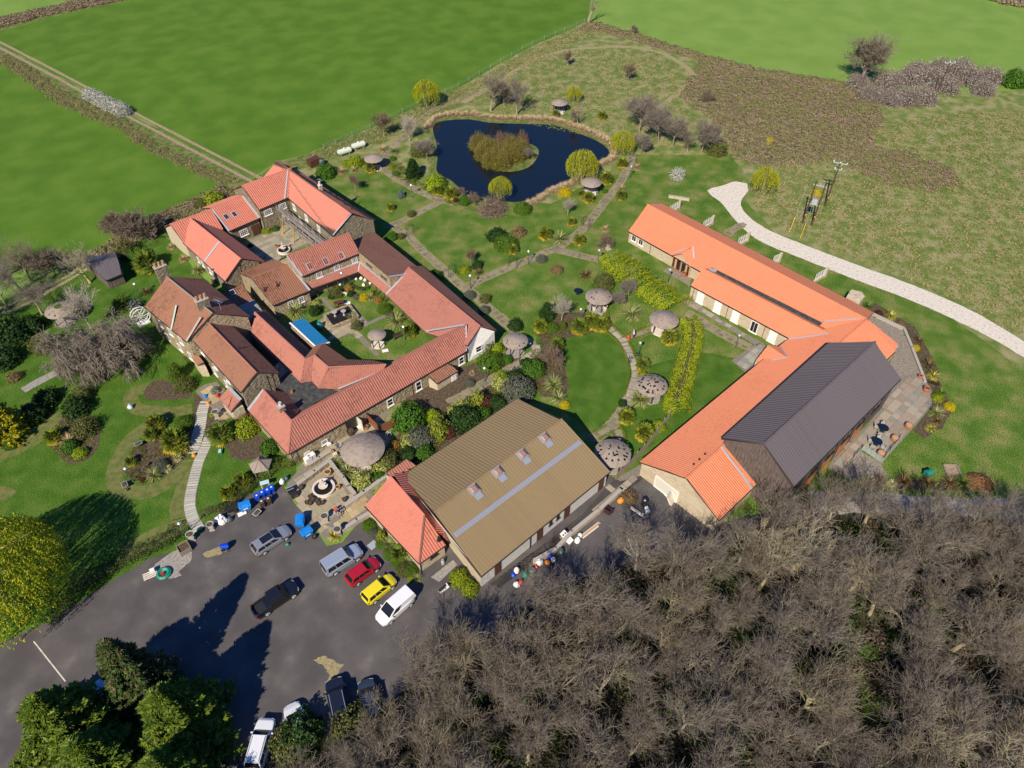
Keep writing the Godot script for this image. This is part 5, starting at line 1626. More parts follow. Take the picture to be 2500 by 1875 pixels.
func make_garden_things() -> void:
	var up := UP
	gazebo(V(-18.98,-56.96,2.6),2.75,"largest thatch-like shingle gazebo above the fountain patio",0,false,2.3)
	gazebo(V(13.72,-88.1,2.5),2.1,"gazebo with two white urns at its front",1)
	gazebo(V(23.23,-82.59,2.5),2.2,"round-roofed gazebo against the bright laurel hedge")
	gazebo(V(19.36,-68.62,2.4),2.2,"gazebo with a holed roof beside the narrow laurel hedge",5)
	gazebo(V(12.78,-56.58,2.4),2.3,"lowest gazebo with holes in its roof by the barn corner",4)
	gazebo(V(0.5,-77.75,2.4),1.85,"gazebo beside the white gable with a gap at its roof peak",1)
	gazebo(V(15.23,-122.9,2.4),1.95,"pond-side gazebo by the golden dome")
	gazebo(V(10.76,-157.71,2.4),1.85,"gazebo on the north shore of the pond")
	gazebo(V(-27.87,-132.21,2.4),1.9,"gazebo beside the two gas tanks")
	gazebo(V(-20.23,-79.31,2.2),1.35,"small gazebo on the garden court lawn",0,false,1.8)
	gazebo(V(-69.97,-84.89,2.4),2.2,"skeletal ring-roofed gazebo at the left edge",2,true)
	# timber gazebo by the south range
	var h := thing("timber_gazebo",origin(V(-31.74,-55.15,2)),0.6,"five-sided timber gazebo with board roof beside the olive hedge","gazebo")
	for i in 5:
		var a0 := TAU * i / 5
		var a1 := TAU * (i + 1) / 5
		var A := v3(cos(a0) * 1.5,1.7,sin(a0) * 1.5)
		var B := v3(cos(a1) * 1.5,1.7,sin(a1) * 1.5)
		slope(h,[v3(0,2.6,0),A,B],{"m": "shingle","rib": 0.16,"amp": 0.015,"prof": [[0.0,0.0],[0.9,1.0]],"vary": 0.2,"mottle": 0.1},"roof_panel")
		var b := MB.new()
		b.bar(v3(A.x * 0.88,0,A.z * 0.88),v3(A.x * 0.88,1.7,A.z * 0.88),0.1)
		part("post",b.mesh(),M.grey_timber,h)
		b = MB.new()
		b.bar(A + up * 0.03,v3(0,2.65,0),0.08)
		part("hip_rail",b.mesh(),M.grey_timber,h)
	for e in [[V(-6.82,-92.93),"lamp at the fork of the flag paths"],[V(-19.2,-121.05),"lamp on the north lawn beside the pond path"],[V(2.78,-99.64),"lamp above the bend of the middle path"],[V(14.75,-99.97),"lamp beside the stone sculpture path"],[V(25.9,-94.49),"lamp before the glazed porch"],[V(33.65,-78.42),"lamp on the grass strip by the white doors"],[V(18.79,-76.8),"lamp inside the box-hedged triangle"],[V(10.6,-84.46),"lamp left of the double-urn gazebo"],[V(-16.31,-80.38),"lamp in the corner of the garden court"],[V(-47.9,-53.79),"lamp on the pool bed of the house garden"],[V(-3.9,-71.52),"lamp beside the lower path by the lean-to"],[V(23.46,-128.07),"lamp on the rising path east of the pond"],[V(-27.82,-93.63),"lamp under the court verandah corner"],[V(-38.63,-45.84),"lamp at the car park end of the sett path"],[V(-60.47,-90.73),"lamp behind the old house by the lawn litter"]]:
		lamp_post(e[0],"grey garden " + e[1])
	fountain(V(-23.53,-52.55),1.42,"large tiered pale fountain on the patio by the car park")
	fountain(V(-39.91,-103.34),1.15,"tiered pale fountain in the paved inner courtyard")
	urn("urn",V(-22.42,-47.85),1.1,"stone urn on a pedestal at the top of the ramp mouth")
	urn("urn",V(-20.58,-46.01),1.1,"stone urn beside the yellow yucca at the ramp foot")
	urn("urn",V(13.03,-87.28),0.9,"left white urn before the double-urn gazebo","cast_stone")
	urn("urn",V(14.76,-87.28),0.9,"right white urn before the double-urn gazebo","cast_stone")
	urn("urn",V(-40.38,-64.56),1.1,"stone urn on the house paving beside the porch")
	urn("urn",V(-37.7,-45.31),1.1,"left stone urn at the car park end of the sett path")
	urn("urn",V(-35.82,-46.73),1.0,"right stone urn beside the white rubbish sacks")
	var where: Array = L(0,[-24.65,-51.53,-24.97,-51.24,-24.61,-50.73,-25.21,-50.4,-24.79,-50.26,-24.05,-50.63,-23.74,-50.22,-23.32,-50.35])
	var say := ["backmost of the huddled patio pots","small pot behind the tallest huddled one","tallest of the huddled patio pots","leftmost of the huddled patio pots","nearest of the huddled patio pots","first pot of the right-hand trio on the patio","middle pot of the right-hand trio on the patio","last pot of the right-hand trio on the patio"]
	for i in 8: urn("clay_pot",where[i],0.8 + 0.2 * float(i == 2),say[i],"pot_dark",false)
	urn("clay_pot",V(-21.79,-52.62),0.9,"lone brown pot right of the patio fountain","clay_pot",false)
	urn("clay_pot",V(-20.66,-50.82),0.85,"lone pot below the curved stone seat on the patio","pot_dark",false)
	urn("clay_pot",V(-26.39,-52.53),0.95,"empty round tub by the patio wall","pot_dark",false)
	urn("clay_pot",V(-23.38,-54.8),1.3,"planted tub in the corner of the patio wall","clay_pot",false)
	urn("clay_pot",V(-21.56,-61.45),1.5,"tall brown barrel pot by the open door","pot_dark",false)
	urn("clay_pot",V(-19.62,-62.53),0.9,"terracotta pot beside the brown screen","terracotta",false)
	urn("clay_pot",V(-41.29,-104.33),1.1,"brown glazed pot beside the courtyard fountain","terracotta",false)
	urn("clay_pot",V(58.92,-72.18),1.0,"rust pot at the upper corner of the terrace","terracotta",false)
	urn("clay_pot",V(58.69,-69.54),1.3,"large urn pot with a grey stand beside the terrace bed","terracotta",false)
	urn("clay_pot",V(28.87,-96.35),1.2,"brown pot at the glazed porch","terracotta",false)
	urn("clay_pot",V(-23.36,-45.49),0.8,"black bucket beside the blue bins","gutter",false)
	# walls round the patio
	stone_wall(L(0,[-26.78,-52.81,-25.93,-53.75,-25.01,-54.8,-23.48,-56.58]),0.4,0.75,"rough stone wall between the steps and the fountain patio")
	stone_wall(L(0,[-25.98,-56.13,-24.89,-57.21,-23.72,-58.32]),0.35,0.5,"low stone parapet along the upper terrace")
	stone_wall(L(0,[-23.48,-56.58,-22.36,-55.06,-21.3,-53.84,-20.4,-52.55,-19.45,-51.38]),0.4,0.8,"curving stone wall holding the wedge bed")
	stone_wall(L(0,[-20.34,-49.65,-18.31,-51.63,-15.73,-54.27]),0.45,0.75,"long stone wall along the ramp above the wedge bed","pale_stone")
	stone_wall(L(0,[-22.17,-48.1,-21.36,-48.84,-20.58,-49.41]),0.4,0.5,"short stone wall where the man sits","pale_stone")
	stone_wall(L(0,[-20.14,-46.28,-18.65,-47.64,-17.17,-48.75]),0.4,0.6,"stone wall between the ramp and the annex bed","pale_stone")
	stone_wall(L(0,[13.46,-52.03,10.61,-49.13,7.18,-46.07,5.2,-43.82,2.63,-42.18]),0.4,0.7,"low stone wall between the barn walk and the yard","pale_stone")
	stone_wall(L(0,[55.72,-87.45,60.59,-82.62,60.12,-78.36,59.2,-71.26]),0.3,0.4,"low kerb wall round the upper terrace","weathered_stone")
	stone_wall(L(0,[30.14,-121.05,31.93,-120.58,33.8,-119.89]),0.3,0.5,"short pale wall at the end of the orange range","pale_stone")
	# raised pool in the court
	h = thing("raised_pool",ZERO,0.0,"raised stone pool with ornaments in the garden court","pool")
	var rim := L(0,[-29.56,-85.58,-26.03,-88.18,-24.18,-85.31,-27.76,-82.81])
	for i in 4:
		var b := MB.new()
		b.bar(rim[i] + up * 0.3,rim[(i + 1) % 4] + up * 0.3,0.4,0.6)
		part("rim",b.mesh(),M.old_stone,h)
	var pw := MB.new()
	pw.prism([rim[0],rim[1],rim[2],rim[3]],0.05,0.45)
	part("water",pw.mesh(),M.basin_water,h)
	for e in [V(-27.79,-85.45),V(-26.43,-85.72)]:
		var b := MB.new()
		b.lathe(e,[v2(0.25,0.4),v2(0.12,0.6),v2(0.1,1.1),v2(0.4,1.25),v2(0.42,1.3),v2(0.0,1.32)],10)
		part("ornament",b.mesh(),M.weathered_stone,h)
	# sculpture by the middle path
	h = thing("sculpture",V(16.92,-104.09),0.4,"narrow stone sculpture standing by the middle lawn path","sculpture")
	var sc := MB.new()
	sc.box(v3(0,0.1,0),v3(0.9,0.2,0.9))
	part("plinth",sc.mesh(),M.weathered_stone,h)
	sc = MB.new()
	sc.hexa([v3(-0.3,0.2,-0.25),v3(0.3,0.2,-0.25),v3(0.3,0.2,0.25),v3(-0.3,0.2,0.25)],[v3(-0.08,2.3,-0.06),v3(0.08,2.3,-0.06),v3(0.08,2.3,0.06),v3(-0.08,2.3,0.06)])
	part("shaft",sc.mesh(),M.weathered_stone,h)
	# slatted fence by the gap between barn and orange wing
	var fl: Array = L(0,[21.55,-64.39,19.95,-62.18,17.82,-59.26,15.83,-56.89,13.18,-54])
	h = thing("slatted_fence",ZERO,0.0,"grey slatted fence between the brown barn and the orange south wing","fence")
	var fc := curve(fl,0.28)
	for i in fc.size():
		var b := MB.new()
		var d: Vector3 = (fc[mini(i + 1,fc.size() - 1)] - fc[maxi(i - 1,0)]).normalized()
		b.box(v3(0,0.75,0),v3(0.16,1.4,0.04))
		part("slat",b.mesh(),M.grey_timber,h,fc[i],atan2(-d.z,d.x))
		if i % 6 == 0:
			b = MB.new()
			b.box(v3(0,0.85,0),v3(0.12,1.7,0.12))
			part("post",b.mesh(),M.grey_timber,h,fc[i] + d.cross(up) * 0.1)
	var rl := MB.new()
	for y in [0.35,1.15]:
		for i in fl.size() - 1: rl.bar(fl[i] + up * y,fl[i + 1] + up * y,0.05,0.1)
	part("rail",rl.mesh(),M.grey_timber,h)
	# trellis screens with stone piers behind the long orange range
	var k := 0
	for e in [[V(29.34,-115.07),V(31.48,-117.07)],[V(34.57,-110.06),V(36.71,-111.91)],[V(39.73,-104.8),V(41.92,-106.46)],[V(44.5,-99.45),V(45.94,-100.27)],[V(50.21,-94.49),V(52.54,-96.18)]]:
		h = thing("trellis_screen",e[0],0.0,["first","second","third","fourth","fifth"][k] + " white trellis screen from the far end behind the long orange range","screen","trellis screens")
		k += 1
		var q: Vector3 = e[1] - e[0]
		var d := q.normalized()
		var b := MB.new()
		for i in 5: b.bar(q * i / 4.0 + up * 0.4,q * i / 4.0 + up * 1.9,0.05)
		for i in 6: b.bar(up * (0.5 + i * 0.26),q + up * (0.5 + i * 0.26),0.04)
		part("lattice",b.mesh(),M.white_paint,h)
		b = MB.new()
		b.bar(up * 0.25,q + up * 0.25,0.3,0.5)
		part("plinth",b.mesh(),M.pale_stone,h)
		b = MB.new()
		b.box(q + up * 0.95,v3(0.35,1.9,0.35),atan2(-d.z,d.x))
		part("pier",b.mesh(),M.pale_stone,h)
	# transformer poles
	var ra := -0.5
	h = utility_pole(V(53.42,-112.25),8.6,"left leg of the transformer pole pair with its grey tank")
	var r2 := V(54.86,-111.49)
	var l2 := V(53.42,-112.25)
	var b := MB.new()
	var off := r2 - l2
	for y in [4.1,7.9]: b.bar(up * y - off * 0.2,up * y + off * 1.2,0.12,0.16)
	part("beam",b.mesh(),M.galvanised,h)
	b = MB.new()
	b.box(off * 0.5 + up * 4.8,v3(0.9,1.1,0.7),atan2(-off.z,off.x))
	part("transformer",b.mesh(),M.galvanised,h)
	for i in 3:
		b = MB.new()
		b.lathe(off * (0.3 + 0.2 * i) + up * 5.35,[v2(0.06,0),v2(0.09,0.08),v2(0.05,0.2),v2(0.0,0.35)],7)
		part("bushing",b.mesh(),M.pot_dark,h)
	for i in 3:
		b = MB.new()
		b.lathe(off * (0.0 + 0.5 * i) + up * 8.0,[v2(0.06,0),v2(0.1,0.1),v2(0.05,0.3),v2(0.0,0.4)],7)
		part("insulator",b.mesh(),M.galvanised,h)
	utility_pole(r2,8.6,"right leg of the transformer pole pair")
	h = utility_pole(V(59.33,-118.08),8.9,"single power pole behind the transformer pair")
	crossarm(h,8.8,2.4,-0.45,3)
	crossarm(h,7.6,1.2,-0.45,2)
	h = utility_pole(V(98.94,-163.82),8.7,"far power pole before the blackthorn thicket")
	crossarm(h,8.6,2.4,0.0,3)
	for e in [[V(51.66,-107.47),V(53.91,-111.49),"right yellow-sleeved guy wire by the transformer poles"],[V(50.19,-109.31),V(52.48,-113.33),"left yellow-sleeved guy wire by the transformer poles"]]:
		h = thing("guy_wire",e[0],0.0,e[2],"guy wire")
		b = MB.new()
		var q: Vector3 = origin(e[1]) - e[0]
		b.tube([ZERO,q * 0.35 + up * 2.2],[0.045,0.045],5)
		part("sleeve",b.mesh(),M.yellow_plastic,h)
		b = MB.new()
		b.tube([q * 0.35 + up * 2.2,q + up * 7.5],[0.012,0.012],4)
		part("wire",b.mesh(),M.galvanised,h)
	# gas tanks
	for e in [[V(-34.93,-137.8),"nearer pale green gas tank on the bank"],[V(-32.43,-140.42),"farther pale green gas tank on the bank"]]:
		h = thing("gas_tank",e[0],0.62,e[1],"tank","gas tanks")
		b = MB.new()
		b.tube([v3(-1.55,0.85,0),v3(-1.5,0.85,0),v3(-1.3,0.85,0),v3(1.3,0.85,0),v3(1.5,0.85,0),v3(1.55,0.85,0)],[0.1,0.4,0.6,0.6,0.4,0.1],18)
		part("vessel",b.mesh(),M.tank_green,h)
		b = MB.new()
		b.lathe(v3(0.1,1.4,0),[v2(0.26,0),v2(0.26,0.18),v2(0.0,0.22)],12)
		part("valve_cover",b.mesh(),M.tank_green,h)
		for x in [-0.9,0.9]:
			b = MB.new()
			b.box(v3(x,0.2,0),v3(0.2,0.45,0.9))
			part("foot",b.mesh(),M.concrete,h)
	h = thing("oil_store",V(-40.46,-133.48),0.75,"brown ribbed oil store box beside the field","box")
	b = MB.new()
	b.box(v3(0,0.75,0),v3(2.3,1.4,1.5))
	part("casing",b.mesh(),M.brown_door,h)
	b = MB.new()
	for i in 6: b.box(v3(-1.0 + i * 0.4,1.48,0),v3(0.06,0.06,1.5))
	part("lid_rib",b.mesh(),M.brown_door,h)
	h = thing("green_tank",V(-38.86,-133.75),0.4,"small dark green tank beside the brown oil store","tank")
	b = MB.new()
	b.lathe(ZERO,[v2(0.55,0),v2(0.6,0.15),v2(0.6,1.0),v2(0.4,1.2),v2(0.15,1.25),v2(0.15,1.35),v2(0.0,1.36)],14)
	part("vessel",b.mesh(),M.green_iron,h)
	b = MB.new()
	b.lathe(v3(0,1.36,0),[v2(0.18,0),v2(0.18,0.05),v2(0.0,0.06)],10)
	part("lid",b.mesh(),M.black_iron,h)
	# dark shed
	h = house("dark_shed","dark tumbledown timber shed by the farm track")
	wing(h,V(-66.06,-92.51,2),V(-64.01,-94.32,2),V(-69.29,-95.4,2.9),V(-65.69,-97.37,2.9),{"m": "dark_steel","rib": 0.5,"amp": 0.03,"prof": RIB,"vary": 0.15,"mottle": 0.2},"grey_boards",{"ridge": "dark_steel"})
	# white wheel against the old house
	h = thing("ornamental_wheel",V(-57.62,-84.3),0.75,"big white spoked wheel frame standing at the end of the old house","wheel")
	for z in [-0.35,0.35]:
		b = MB.new()
		var pts := []
		var rad := []
		for i in 25:
			var a := TAU * i / 24
			pts.append(v3(cos(a) * 1.35,1.5 + sin(a) * 1.35,z))
			rad.append(0.07)
		b.tube(pts,rad,5,false)
		part("rim",b.mesh(),M.white_paint,h)
		for i in 4:
			b = MB.new()
			var a := PI * i / 4
			b.bar(v3(cos(a) * 1.35,1.5 + sin(a) * 1.35,z),v3(-cos(a) * 1.35,1.5 - sin(a) * 1.35,z),0.07)
			part("spoke",b.mesh(),M.white_paint,h)
	b = MB.new()
	b.box(v3(0,0.12,0),v3(1.8,0.24,1.2))
	part("stand",b.mesh(),M.white_paint,h)
	# scaffolding on the courtyard front of the north barn
	h = thing("scaffolding",ZERO,0.0,"grey scaffolding with board lifts along the courtyard side of the tall barn","scaffolding")
	var sa := origin(V(-40.23,-111.88,5)) + v3(-0.9,0,1.0)
	var sb := origin(V(-30.07,-100.75,5)) + v3(-0.9,0,1.0)
	var sn := v3(-0.73,0,0.68) * 0.9
	for i in 8:
		for j in 2:
			b = MB.new()
			var q := sa.lerp(sb,i / 7.0) + sn * j
			b.tube([q,q + up * 5.2],[0.03,0.03],5)
			part("standard",b.mesh(),M.galvanised,h)
	for y in [2.1,4.1]:
		for j in 5:
			b = MB.new()
			b.bar(sa + sn * (0.1 + j * 0.2) + up * y,sb + sn * (0.1 + j * 0.2) + up * y,0.21,0.05)
			part("board",b.mesh(),M.grey_timber,h)
		for j in 2:
			b = MB.new()
			b.tube([sa + sn * j + up * (y + 0.5),sb + sn * j + up * (y + 0.5)],[0.03,0.03],5)
			part("rail",b.mesh(),M.galvanised,h)
	for x in [0.1,0.35]:
		b = MB.new()
		var q := sa.lerp(sb,x) + sn
		b.bar(q + sn * 0.8,q + up * 3.2,0.35,0.05)
		part("ladder",b.mesh(),M.yellow_plastic,h)
	# iron arches over the paths
	for e in [[V(13.41,-110.77),-0.7,"iron arch over the middle path by the little palm"],[V(17.88,-74.86),0.15,"iron arch over the curved walk"],[V(-9.91,-96.43),0.8,"iron arch over the flag path by the brown range"],[V(-18.18,-108.29),0.8,"iron arch at the crossing of the flag paths"],[V(24.58,-133.22),-0.6,"iron arch high on the rising path"],[V(0.13,-98.97),-0.5,"iron arch on the path to the middle lawn"]]:
		h = thing("iron_arch",e[0],e[1],e[2],"arch","iron arches over the paths")
		for z in [-0.25,0.25]:
			b = MB.new()
			b.tube([v3(-0.75,0,z),v3(-0.75,1.8,z),v3(-0.45,2.2,z),v3(0.45,2.2,z),v3(0.75,1.8,z),v3(0.75,0,z)],[0.035,0.035,0.035,0.035,0.035,0.035],5)
			part("hoop",b.mesh(),M.black_iron,h)
		b = MB.new()
		for q in [v3(-0.75,0.9,0),v3(-0.75,1.8,0),v3(0,2.2,0),v3(0.75,1.8,0),v3(0.75,0.9,0)]: b.bar(q - v3(0,0,0.25),q + v3(0,0,0.25),0.04)
		part("tie",b.mesh(),M.black_iron,h)
	# field fence posts along the north field, and saplings' stakes
	h = thing("field_fence",ZERO,0.0,"wire fence on grey posts between the north field and the bank","fence")
	var fp := curve(L(0,[-39.76,-140.31,-28.58,-152.66,-21.62,-161.55,-12.99,-171.17,-5.38,-182.17,5.45,-197.39,14.64,-207.41,20.49,-213.79]),4.0)
	for p in fp:
		b = MB.new()
		b.box(v3(0,0.6,0),v3(0.11,1.2,0.11))
		part("post",b.mesh(),M.grey_timber,h,p)
	b = MB.new()
	for y in [0.5,0.8,1.1]:
		for i in fp.size() - 1: b.tube([fp[i] + up * y,fp[i + 1] + up * y],[0.01,0.01],3,false)
	part("wire",b.mesh(),M.galvanised,h)

# ------------------------------------------------------------------ plants: one of each kind is grown, the rest are copies
var kinds := {}

func kind(stem: String,category: String,parts: Array) -> void:
	var o := Node3D.new()
	o.name = stem
	for e in parts:
		var m := MeshInstance3D.new()
		m.name = e[0]
		m.mesh = e[1]
		m.material_override = M[e[2]]
		o.add_child(m,true)
	o.set_meta("stem",stem)
	o.set_meta("category",category)
	kinds[stem] = o

func kind_as(stem: String,called: String) -> void:
	kinds[stem].set_meta("stem",called)

func shade_of(c: Array,by := 0.18) -> Color:
	var k: Array = c[rng.randi() % c.size()]
	var e := 1.0 + rng.randf_range(-by,by)
	return Color(k[0] * e,k[1] * e,k[2] * e)

func dir3() -> Vector3:
	var z := rng.randf_range(-1,1)
	var a := rng.randf() * TAU
	var r := sqrt(1 - z * z)
	return Vector3(r * cos(a),z,r * sin(a))

func leaf(b: MB,at: Vector3,facing: Vector3,along: Vector3,l: float,w: float) -> void:
	var s := facing.cross(along).normalized() * w * 0.5
	if s == Vector3.ZERO: s = Vector3.RIGHT * w * 0.5
	var t := s.cross(facing).normalized() * l * 0.5
	b.quad(at - t - s * 0.3,at - s,at + t,at + s)

# a leafy dome: leaves through its volume, thickest at the surface; lumps make it uneven
func dome(rx: float,ry: float,count: int,size: float,colours: Array,lump := 0.18,droop := 0.0) -> ArrayMesh:
	var b := MB.new()
	var f := FastNoiseLite.new()
	f.seed = rng.randi() % 1000
	f.frequency = 1.3 / rx
	var f2 := FastNoiseLite.new()
	f2.seed = f.seed + 7
	f2.frequency = 3.2 / rx
	for i in count:
		var d := dir3()
		d.y = absf(d.y) if rng.randf() < 0.8 else d.y * 0.3
		var r := 1.0 - rng.randf() * rng.randf() * 0.75
		var lumpy := 1.0 + lump * 2.0 * f.get_noise_3dv(d * rx) + lump * f2.get_noise_3dv(d * rx)
		var at := Vector3(d.x * rx,d.y * ry,d.z * rx) * r * lumpy + Vector3(0,ry * 0.12,0)
		if at.y < 0.02: at.y = rng.randf() * 0.25
		b.col = shade_of(colours)
		var out := (Vector3(d.x / rx,d.y / ry,d.z / rx).normalized() + dir3() * 0.75).normalized()
		leaf(b,at,out,(dir3() + Vector3.DOWN * droop).normalized(),size * rng.randf_range(0.7,1.3),size * rng.randf_range(0.45,0.7))
	return b.mesh()

func stems(h: float,spread: float,count: int,r: float) -> ArrayMesh:
	var b := MB.new()
	for i in count:
		var a := rng.randf() * TAU
		var e := Vector3(cos(a) * spread * rng.randf(),h * rng.randf_range(0.7,1.0),sin(a) * spread * rng.randf())
		b.col = shade_of([[1,1,1],[0.8,0.8,0.8]])
		b.tube([Vector3.ZERO,e * 0.5 + Vector3(0,h * 0.1,0),e],[r,r * 0.7,r * 0.3],5)
	return b.mesh()

# sword leaves from one crown
func swords(count: int,length: float,width: float,colours: Array,up := 0.5,base := 0.0) -> ArrayMesh:
	var b := MB.new()
	for i in count:
		var a := rng.randf() * TAU
		var rise := rng.randf_range(0.05,1.0) if up <= 0.0 else pow(rng.randf(),1.0 / (up + 0.5))
		var l := length * rng.randf_range(0.65,1.1)
		var d := Vector3(cos(a),0,sin(a))
		var el := rise * 1.35
		var s := Vector3(-d.z,0,d.x)
		b.col = shade_of(colours,0.25)
		var p := Vector3(0,base + rng.randf() * 0.12,0)
		var last := p
		var wl := width
		var droop := (1.3 - rise) * 0.35
		for k in 4:
			var e := el - droop * (k + 0.5)
			var nx := last + (d * cos(e) + Vector3.UP * sin(e)) * l * 0.25
			nx.y = maxf(nx.y,0.03)
			var wn: float = width * [0.95,0.8,0.5,0.06][k]
			b.quad(last - s * wl * 0.5,nx - s * wn * 0.5,nx + s * wn * 0.5,last + s * wl * 0.5)
			last = nx
			wl = wn
	return b.mesh()

# fan palm head: each leaf a stalk and a wheel of fingers; the lowest have yellowed
func fan_palm(r: float,leaves: int,green: Array,gold: Array,base: float) -> ArrayMesh:
	var b := MB.new()
	for i in leaves:
		var a := i * 2.399963 + rng.randf_range(-0.2,0.2)
		var share := float(i) / leaves
		var el := lerpf(1.25,-0.55,share)
		var d := Vector3(cos(a) * cos(el),sin(el),sin(a) * cos(el))
		var c: Array = gold if share > 0.74 + rng.randf_range(-0.15,0.15) else green
		b.col = shade_of(c)
		var hub := Vector3(0,base,0) + d * r * 0.55 - Vector3.UP * 0.12 * r * (1.0 - sin(el))
		hub.y = maxf(hub.y,0.1)
		b.tube([Vector3(0,base - 0.05,0),hub],[0.02,0.015],3,false)
		var side := d.cross(Vector3.UP).normalized()
		if side == Vector3.ZERO: side = Vector3.RIGHT
		var n := side.cross(d).normalized()
		for k in 9:
			var g := (k - 4) / 4.0 * 1.7
			var f := (d * cos(g) + side * sin(g) - n * 0.18 * absf(g) - Vector3.UP * 0.18).normalized()
			var tip := hub + f * r * 0.5 * (1.0 - 0.12 * absf(g))
			tip.y = maxf(tip.y,0.03)
			var w := f.cross(n).normalized() * r * 0.06
			b.col = shade_of(c,0.22)
			b.quad(hub,hub.lerp(tip,0.55) - w,tip,hub.lerp(tip,0.55) + w)
	return b.mesh()

# a leafless tree: limbs that fork and bend down to the twigs
class Bare:
	var wood := MB.new()
	var twig := MB.new()
	var rng: RandomNumberGenerator
	var bend := 0.35
	var lift := 0.25
	var tone := [[1,1,1],[0.85,0.83,0.8],[1.12,1.08,1.0]]
	var kids := [6,6,6,6]
	var droop := 0.0
	var thin := 0.013
	var limbs := 3
	func d3() -> Vector3:
		var z := rng.randf_range(-1,1)
		var a := rng.randf() * TAU
		var r := sqrt(1 - z * z)
		return Vector3(r * cos(a),z,r * sin(a))
	func limb(at: Vector3,d: Vector3,l: float,r: float,level: int,last: int) -> void:
		var segs := 4 if level < 2 else (3 if level < last else 2)
		var p := [at]
		var q := at
		var e := d
		for i in segs:
			e = (e + d3() * bend * (1.0 if level > 0 else 0.35) + Vector3.UP * lift * (1.0 if level < last else 0.3) * 0.3 - Vector3.UP * droop * level * 0.16).normalized()
			q += e * l / segs
			if q.y < 0.15: q.y = 0.15
			p.append(q)
		var rr := []
		for i in segs + 1: rr.append(maxf(r * (1.0 - 0.62 * i / segs),thin))
		var k: Array = tone[rng.randi() % tone.size()]
		var g := rng.randf_range(0.85,1.15)
		var b := wood if level < limbs else twig
		b.col = Color(k[0] * g,k[1] * g,k[2] * g)
		b.tube(p,rr,7 if level == 0 else (5 if level == 1 else (4 if level == 2 else 3)),level < 2)
		if level >= last: return
		var many: int = kids[mini(level,kids.size() - 1)]
		for i in many:
			var t := rng.randf_range(0.55,1.0) if level == 0 else rng.randf_range(0.22,1.0)
			if i == 0: t = 1.0
			var f := t * segs
			var a := mini(int(f),segs - 1)
			var o: Vector3 = p[a].lerp(p[a + 1],f - a)
			var along: Vector3 = (p[a + 1] - p[a]).normalized()
			var side := (d3() - along * 0.0)
			side = (side - along * side.dot(along)).normalized()
			var open := rng.randf_range(0.45,1.1) if level > 0 else rng.randf_range(0.5,0.95)
			if i == 0: open *= 0.35
			var nd := (along * cos(open) + side * sin(open)).normalized()
			limb(o,nd,l * rng.randf_range(0.5,0.78) * (1.0 if level > 0 else 1.25),rr[a + 1] * rng.randf_range(0.6,0.85),level + 1,last)

func bare_tree(stem: String,h: float,r: float,kids: Array,bend: float,lift: float,bark := "bark",twigs := "bark",levels := 4,droop := 0.0,tone := [],thin := 0.013) -> void:
	var t := Bare.new()
	t.rng = rng
	t.kids = kids
	t.bend = bend
	t.lift = lift
	t.droop = droop
	t.thin = thin
	if tone: t.tone = tone
	t.limb(Vector3.ZERO,Vector3(rng.randf_range(-0.12,0.12),1,rng.randf_range(-0.12,0.12)).normalized(),h * 0.38,r,0,levels)
	kind(stem,"tree",[["trunk",t.wood.mesh(),bark],["crown",t.twig.mesh(),twigs]])

# weeping willow: arching limbs hung with leafy strands
func willow(stem: String,rx: float,h: float,strands: int,colours: Array) -> void:
	var w := MB.new()
	var b := MB.new()
	w.tube([Vector3.ZERO,Vector3(0.1,h * 0.3,0),Vector3(0,h * 0.62,0.1)],[0.28,0.22,0.12],8)
	for i in 9:
		var a := i * 2.399963
		var e := Vector3(cos(a),0,sin(a)) * rx * rng.randf_range(0.45,0.85)
		w.tube([Vector3(0,h * 0.32,0),e * 0.45 + Vector3(0,h * 0.78,0),e + Vector3(0,h * 0.8,0)],[0.1,0.06,0.02],5)
	for i in strands:
		var a := rng.randf() * TAU
		var q := sqrt(rng.randf())
		var top := h * (0.97 - 0.32 * q * q) * rng.randf_range(0.9,1.03)
		var at := Vector3(cos(a) * rx * q,top,sin(a) * rx * q)
		var out := Vector3(cos(a),0,sin(a))
		var l := rng.randf_range(0.3,0.75) * top * (0.45 + 0.55 * q)
		var n := maxi(5,int(l / 0.16))
		b.col = shade_of(colours,0.28)
		var tone := b.col
		for k in n:
			var t := float(k) / n
			var p := at + out * (0.35 * rx * t * (1.0 - t) + 0.08) - Vector3.UP * l * t + dir3() * 0.05
			if p.y < 0.2: break
			var g := rng.randf_range(0.8,1.2)
			b.col = Color(tone.r * g,tone.g * g,tone.b * g)
			leaf(b,p,dir3(),(Vector3.DOWN + dir3() * 0.5).normalized(),0.26,0.075)
	kind(stem,"tree",[["trunk",w.mesh(),"bark"],["crown",b.mesh(),"leaf"]])

